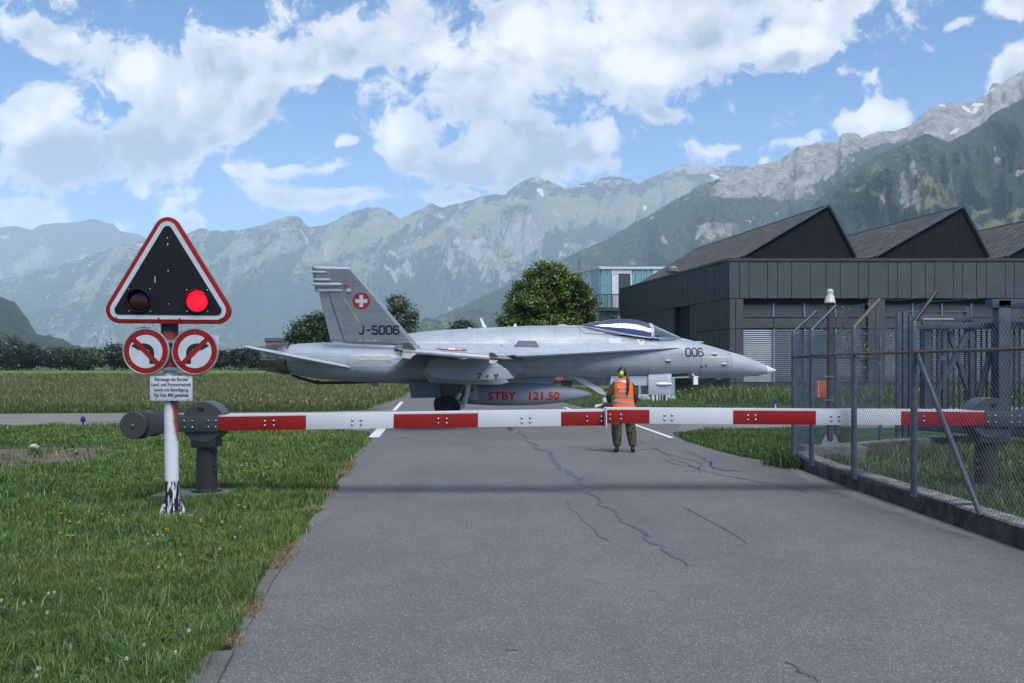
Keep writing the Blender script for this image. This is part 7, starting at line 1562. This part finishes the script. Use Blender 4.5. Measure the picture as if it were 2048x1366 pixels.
for kind, lst, lab, grp, cat_ in (('yellow_flower', yl_, 'small yellow dandelion-like flower standing in the short lawn', 'yellow flowers in the lawn', 'flower'), ('white_clover', wl_, 'small pinkish white clover head standing in the short grass', 'clover heads in the grass', 'flower')):
    src = flower_src(kind)
    for i, (fx, fy) in enumerate(lst):
        p = G(fx, fy, .10); p.z = 0.0
        o = src if i == 0 else copy_thing(src, p, R.uniform(0, 6)); o.location = p; s_ = R.uniform(.75, 1.1) * min(1.5, max(1.0, p.y / 10)); o.scale = (s_, s_, R.uniform(.85, 1.05)); setp(o, lab, cat_, grp)

# --- trees ----------------------------------------------------------
def leaf_cloud(blobs, nclump, per, size, cr, dark, light, seed=0, flat=.8):
    """leaf quads gathered in clumps that sit mostly near the surface of the given ellipsoids"""
    g = np.random.default_rng(seed); vol = np.array([b[3] * b[4] * b[5] for b in blobs]) ** .67; which = g.choice(len(blobs), nclump, p=vol / vol.sum()); B = np.array(blobs)[which]
    d = g.normal(size=(nclump, 3)); d /= np.linalg.norm(d, axis=1)[:, None]; rad = g.uniform(.35, 1.0, nclump) ** .45 * (1 + .16 * (g.uniform(0, 1, nclump) - .4)); c = B[:, :3] + d * rad[:, None] * B[:, 3:6]
    tone = g.uniform(0, 1, nclump) ** 1.3
    n = nclump * per; ci = np.repeat(np.arange(nclump), per); off = g.normal(size=(n, 3)) * cr * np.array([1, 1, .62]) * g.uniform(.5, 1.2, nclump)[ci][:, None]; p = c[ci] + off
    nr = g.normal(size=(n, 3)) * .7 + d[ci] * .5 + np.array([0, 0, .9]); nr /= np.linalg.norm(nr, axis=1)[:, None]
    t1 = np.cross(nr, g.normal(size=(n, 3))); t1 /= np.linalg.norm(t1, axis=1)[:, None]; t2 = np.cross(nr, t1); s = size * g.uniform(.6, 1.3, n)[:, None]
    V = np.stack([p - t1 * s, p - t2 * s * .55 + nr * s * .1, p + t1 * s, p + t2 * s * .55 + nr * s * .1], 1).reshape(-1, 3)
    col = np.array(dark) * (1 - tone[ci][:, None]) + np.array(light) * tone[ci][:, None]; col = col * g.uniform(.75, 1.25, (n, 1)); C = np.repeat(col, 4, 0)
    return V, np.arange(n * 4).reshape(-1, 4), C
def tree(name, base, blobs, nclump, per, size, cr, dark, light, label, trunk=(.2, 3.0), seed=0, cat='tree', group=None, limbs=True, trunkmat=None):
    t_ = thing(name, base, label, cat, group=group); V, Fc, C = leaf_cloud(blobs, nclump, per, size, cr, dark, light, seed)
    np_mesh('crown', V, Fc, M_LEAF, t_, attrs={'gcol': C})
    r0, hh = trunk; m = MB(); top = max(b[2] for b in blobs); m.tube([(0, 0, -.1), (.02 * hh, 0, hh * .5), (0, .02 * hh, hh), (0, 0, top)], [r0 * 1.3, r0, r0 * .8, r0 * .25], 9)
    if limbs:
        rr4 = random.Random(seed)
        for b in blobs:
            for k in range(3):
                e = Vector(b[:3]) + Vector((rr4.uniform(-.6, .6) * b[3], rr4.uniform(-.6, .6) * b[4], rr4.uniform(-.3, .6) * b[5])); s0 = Vector((0, 0, hh * rr4.uniform(.7, 1.2))); m.tube([s0, s0.lerp(e, .5) + Vector((0, 0, .1 * e.length * .3)), e], [r0 * .45, r0 * .28, r0 * .1], 6)
    m.build('trunk', trunkmat or M_BARK, t_, smooth=True); return t_
YT = 74.0; s_ = YT / F
def bl(px, py, rx, ry, Y, base, dy=0.0):
    p = P(px, py, Y); k = Y / F; return (p.x - base.x, dy, p.z, rx * k, rx * k * .95, ry * k)
bs_ = Vector((P(1100, 0, YT).x, YT, 0))
tree('maple_tree', bs_, [bl(1100, 598, 56, 40, YT, bs_), bl(1100, 562, 34, 26, YT, bs_), bl(1060, 622, 44, 36, YT, bs_, -.6), bl(1138, 612, 46, 46, YT, bs_, .3), bl(1030, 648, 30, 22, YT, bs_, -.4), bl(1160, 655, 32, 22, YT, bs_, -.5), bl(1100, 655, 60, 32, YT, bs_, -.8), bl(1060, 582, 22, 20, YT, bs_), bl(1148, 585, 20, 20, YT, bs_)] + [bl(x_ + R.uniform(-4, 4), y_ + R.uniform(-3, 3), R.uniform(10, 18), R.uniform(8, 14), YT, bs_, R.uniform(-1.4, 1.0)) for x_, y_ in ((1016, 645), (1030, 618), (1033, 592), (1040, 570), (1058, 550), (1078, 536), (1092, 532), (1112, 540), (1132, 553), (1150, 562), (1163, 580), (1173, 605), (1176, 630), (1185, 655), (1012, 662), (1070, 600), (1120, 610), (1095, 640))],
     1050, 50, .10, .28, (.026, .056, .010), (.165, .215, .030), 'large round dark green maple tree between the cockpit and the office block', (.28, 2.4), 5)
YT2 = 125.0; bs_ = Vector((P(803, 0, YT2).x, YT2, 0))
tree('birch_tree', bs_, [bl(800, 608, 22, 18, YT2, bs_), bl(806, 632, 30, 24, YT2, bs_), bl(786, 640, 20, 22, YT2, bs_), bl(812, 660, 26, 20, YT2, bs_), bl(795, 672, 28, 20, YT2, bs_)], 260, 30, .15, .42, (.026, .048, .018), (.085, .118, .045), 'loose grey-green tree rising behind the tail fin', (.16, 3), 6)
YT3 = 145.0; bs_ = Vector((P(625, 0, YT3).x, YT3, 0))
tree('dark_tree', bs_, [bl(622, 665, 40, 32, YT3, bs_), bl(645, 650, 30, 24, YT3, bs_), bl(600, 680, 26, 22, YT3, bs_)], 320, 32, .2, .6, (.018, .040, .012), (.060, .095, .026), 'dark rounded tree left of the tail fin', (.25, 2), 7)
YT4 = 230.0; bs_ = Vector((P(926, 0, YT4).x, YT4, 0))
tree('round_tree', bs_, [bl(926, 660, 24, 18, YT4, bs_), bl(915, 664, 18, 16, YT4, bs_), bl(940, 664, 16, 14, YT4, bs_)], 150, 24, .28, .7, (.020, .040, .012), (.05, .08, .022), 'small round tree above the jet spine behind the antenna', (.3, 2), 8)
YH = 330.0
far_trees = [(14, 700, 30, 27, 'darkest broad tree at the left end of the far treeline', (.010, .020, .010), (.028, .045, .018)), (60, 706, 24, 18, 'low dark tree next to the darkest one in the far treeline', (.012, .024, .010), (.032, .052, .018)),
    (228, 706, 17, 22, 'dark pointed tree in the far treeline left of the no-left-turn disc', (.010, .020, .009), (.026, .045, .016)), (185, 712, 18, 14, 'light green bush in the far treeline beside the dark pointed tree', (.03, .055, .018), (.09, .13, .035)),
    (292, 680, 16, 26, 'tall tree whose tip shows just under the triangle sign', (.012, .024, .012), (.035, .055, .022)), (372, 690, 20, 26, 'tree seen between the pole and the no-right-turn disc', (.014, .028, .012), (.04, .062, .022)), (480, 712, 12, 8, 'small bush by the grey barn roof', (.01, .02, .008), (.03, .045, .016)), (120, 712, 26, 14, 'mid green bush left of the light green one in the far treeline', (.018, .035, .012), (.05, .08, .026))]
for i, (tx, ty, rx, ry, lab, dk, lt) in enumerate(far_trees):
    Yt = YH + (i % 3) * 14 - (30 if i == 6 else 0); bs_ = Vector((P(tx, 0, Yt).x, Yt, 0)); tree('far_tree', bs_, [bl(tx, ty, rx, ry, Yt, bs_), bl(tx + rx * .3, ty + ry * .4, rx * .7, ry * .6, Yt, bs_), bl(tx - rx * .3, ty + ry * .5, rx * .8, ry * .6, Yt, bs_)], 110, 22, .42, 1.15, dk, lt, lab, (.35, 3), 20 + i, group='trees of the far treeline', limbs=False)
# continuous hedge below them: one unbroken mass
blobs = []; hx = -160
while hx < 700:
    r_ = R.uniform(12, 24); p = P(hx, 711 + R.uniform(-4, 4), YH + 25); k = (YH + 25) / F; blobs.append((p.x, YH + 25 + R.uniform(-6, 6), p.z * .8, r_ * k, r_ * k, R.uniform(13, 20) * k)); hx += r_ * .8
V, Fc, C = leaf_cloud(blobs, 3600, 20, .46, 1.1, (.010, .021, .008), (.034, .055, .018), 60); setp(np_mesh('hedgerow', V, Fc, M_LEAF, attrs={'gcol': C}), 'long dark hedge and scrub along the far edge of the airfield', 'hedge', kind='stuff')
blobs = []; hx = 820
while hx < 1060:
    p = P(hx, 672 + R.uniform(-6, 5), 620); k = 620 / F; r_ = R.uniform(14, 26); blobs.append((p.x, 620 + R.uniform(-10, 10), p.z * .6, r_ * k, r_ * k, R.uniform(18, 30) * k)); hx += r_ * .8
V, Fc, C = leaf_cloud(blobs, 700, 18, .9, 2.2, (.03, .05, .018), (.085, .125, .045), 61); setp(np_mesh('distant_wood', V, Fc, M_LEAF, attrs={'gcol': C}), 'hazy light green wood on the far valley floor above the jet spine', 'wood', kind='stuff')
# sapling inside the fence
sp_ = P(1708, 0, 18.3); sp_.z = 0; sap = thing('sapling', sp_, 'thin sapling with sparse yellow-green leaves inside the fenced corner', 'sapling')
m = MB(); tips = []
for k in range(7):
    e = P(R.uniform(1640, 1800), R.uniform(598, 690), 18.3 + R.uniform(-.4, .4)) - sp_; b_ = P(1706, R.uniform(700, 800), 18.3) - sp_; m.tube([Vector((R.uniform(-.03, .03), 0, 0)), b_, b_.lerp(e, .6) + Vector((0, 0, .1)), e], [.016, .012, .007, .003], 5)
    for q in range(5): tips.append(b_.lerp(e, .35 + .65 * q / 4))
m.build('stems', mat('sapling_bark', (.12, .085, .055), .8), sap)
g = np.random.default_rng(5); T = np.array([tuple(t__) for t__ in tips]); n = 420; p = T[g.integers(0, len(T), n)] + g.normal(size=(n, 3)) * .09; t1 = g.normal(size=(n, 3)); t1 /= np.linalg.norm(t1, axis=1)[:, None]; t2 = np.cross(t1, g.normal(size=(n, 3))); t2 /= np.linalg.norm(t2, axis=1)[:, None]; s = .026
V = np.stack([p - t1 * s, p - t2 * s * .5, p + t1 * s, p + t2 * s * .5], 1).reshape(-1, 3); C = np.repeat(np.array([(.13, .14, .025), (.07, .09, .02), (.16, .11, .03)])[g.integers(0, 3, n)], 4, 0); np_mesh('leaves', V, np.arange(n * 4).reshape(-1, 4), M_LEAF, sap, attrs={'gcol': C})
# weed clump growing at the wall end
n = 900; x = rng.normal(4.72, .12, n); y = rng.normal(17.2, .25, n); ok = x < 4.9; x, y = x[ok], y[ok]; blades('weed_clump', x, y, rng.uniform(.08, .28, len(x)), .02, [(.03, .06, .015), (.05, .09, .02)], [1, 1], 'dark weeds sprouting at the outer end of the low wall')
# ------------------------------------------------------------------ the cloud between the sun and the airfield (outside the view, high behind the camera)
cm = bpy.data.materials.new('cloud_vapour'); cm.use_nodes = True; ct = NT(cm.node_tree)
for n in list(ct.n): ct.n.remove(n)
cd = ct.node('ShaderNodeBsdfDiffuse', {'Color': (.9, .9, .92, 1)}); cl_ = ct.node('ShaderNodeBsdfTranslucent', {'Color': (.9, .9, .92, 1)}); ctr = ct.node('ShaderNodeBsdfTransparent')
c1 = ct.node('ShaderNodeMixShader', {0: .6, 1: cd.outputs[0], 2: cl_.outputs[0]}); c2 = ct.node('ShaderNodeMixShader', {0: CLOUD_PASS, 1: c1.outputs[0], 2: ctr.outputs[0]})
ct.l.new(c2.outputs[0], ct.node('ShaderNodeOutputMaterial').inputs[0])
bm = bmesh.new(); bmesh.ops.create_icosphere(bm, subdivisions=5, radius=1)
co = np.array([v.co[:] for v in bm.verts]); nn_ = fbm(co[:, 0] * 1.6 + 9 + co[:, 2], co[:, 1] * 1.6 + 4 - co[:, 2], 5, 5) - .5
for v, k in zip(bm.verts, nn_):
    s_ = 1 + k * .9; v.co = Vector((v.co.x * 1050 * s_, v.co.y * 950 * s_, (v.co.z * 330 if v.co.z > 0 else v.co.z * 90) * s_))
me = bpy.data.meshes.new('cloud'); bm.to_mesh(me); bm.free(); me.materials.append(cm); me.polygons.foreach_set('use_smooth', [True] * len(me.polygons))
cloud = bpy.data.objects.new('cloud', me); COL.objects.link(cloud); zc_ = 2350.0
cloud.location = Vector((30, 120, 0)) + _sd * (zc_ / _sd.z); setp(cloud, 'broad white cumulus cloud overhead that shades the airfield', 'cloud', kind='stuff')
# ------------------------------------------------------------------ air
hm = bpy.data.materials.new('valley_air'); hm.use_nodes = True; ht = NT(hm.node_tree)
for n in list(ht.n): ht.n.remove(n)
pv = ht.node('ShaderNodeVolumePrincipled', {'Color': (0.64, 0.81, 1.0, 1), 'Density': 0.000072, 'Anisotropy': 0.0})
ht.l.new(pv.outputs[0], ht.node('ShaderNodeOutputMaterial').inputs['Volume'])
hb = MB(); hb.box((0, 7700, 1024), (36000, 17000, 2050)); haze = hb.build('haze', hm); setp(haze, kind='stuff', label='pale blue valley haze between the airfield and the mountains')
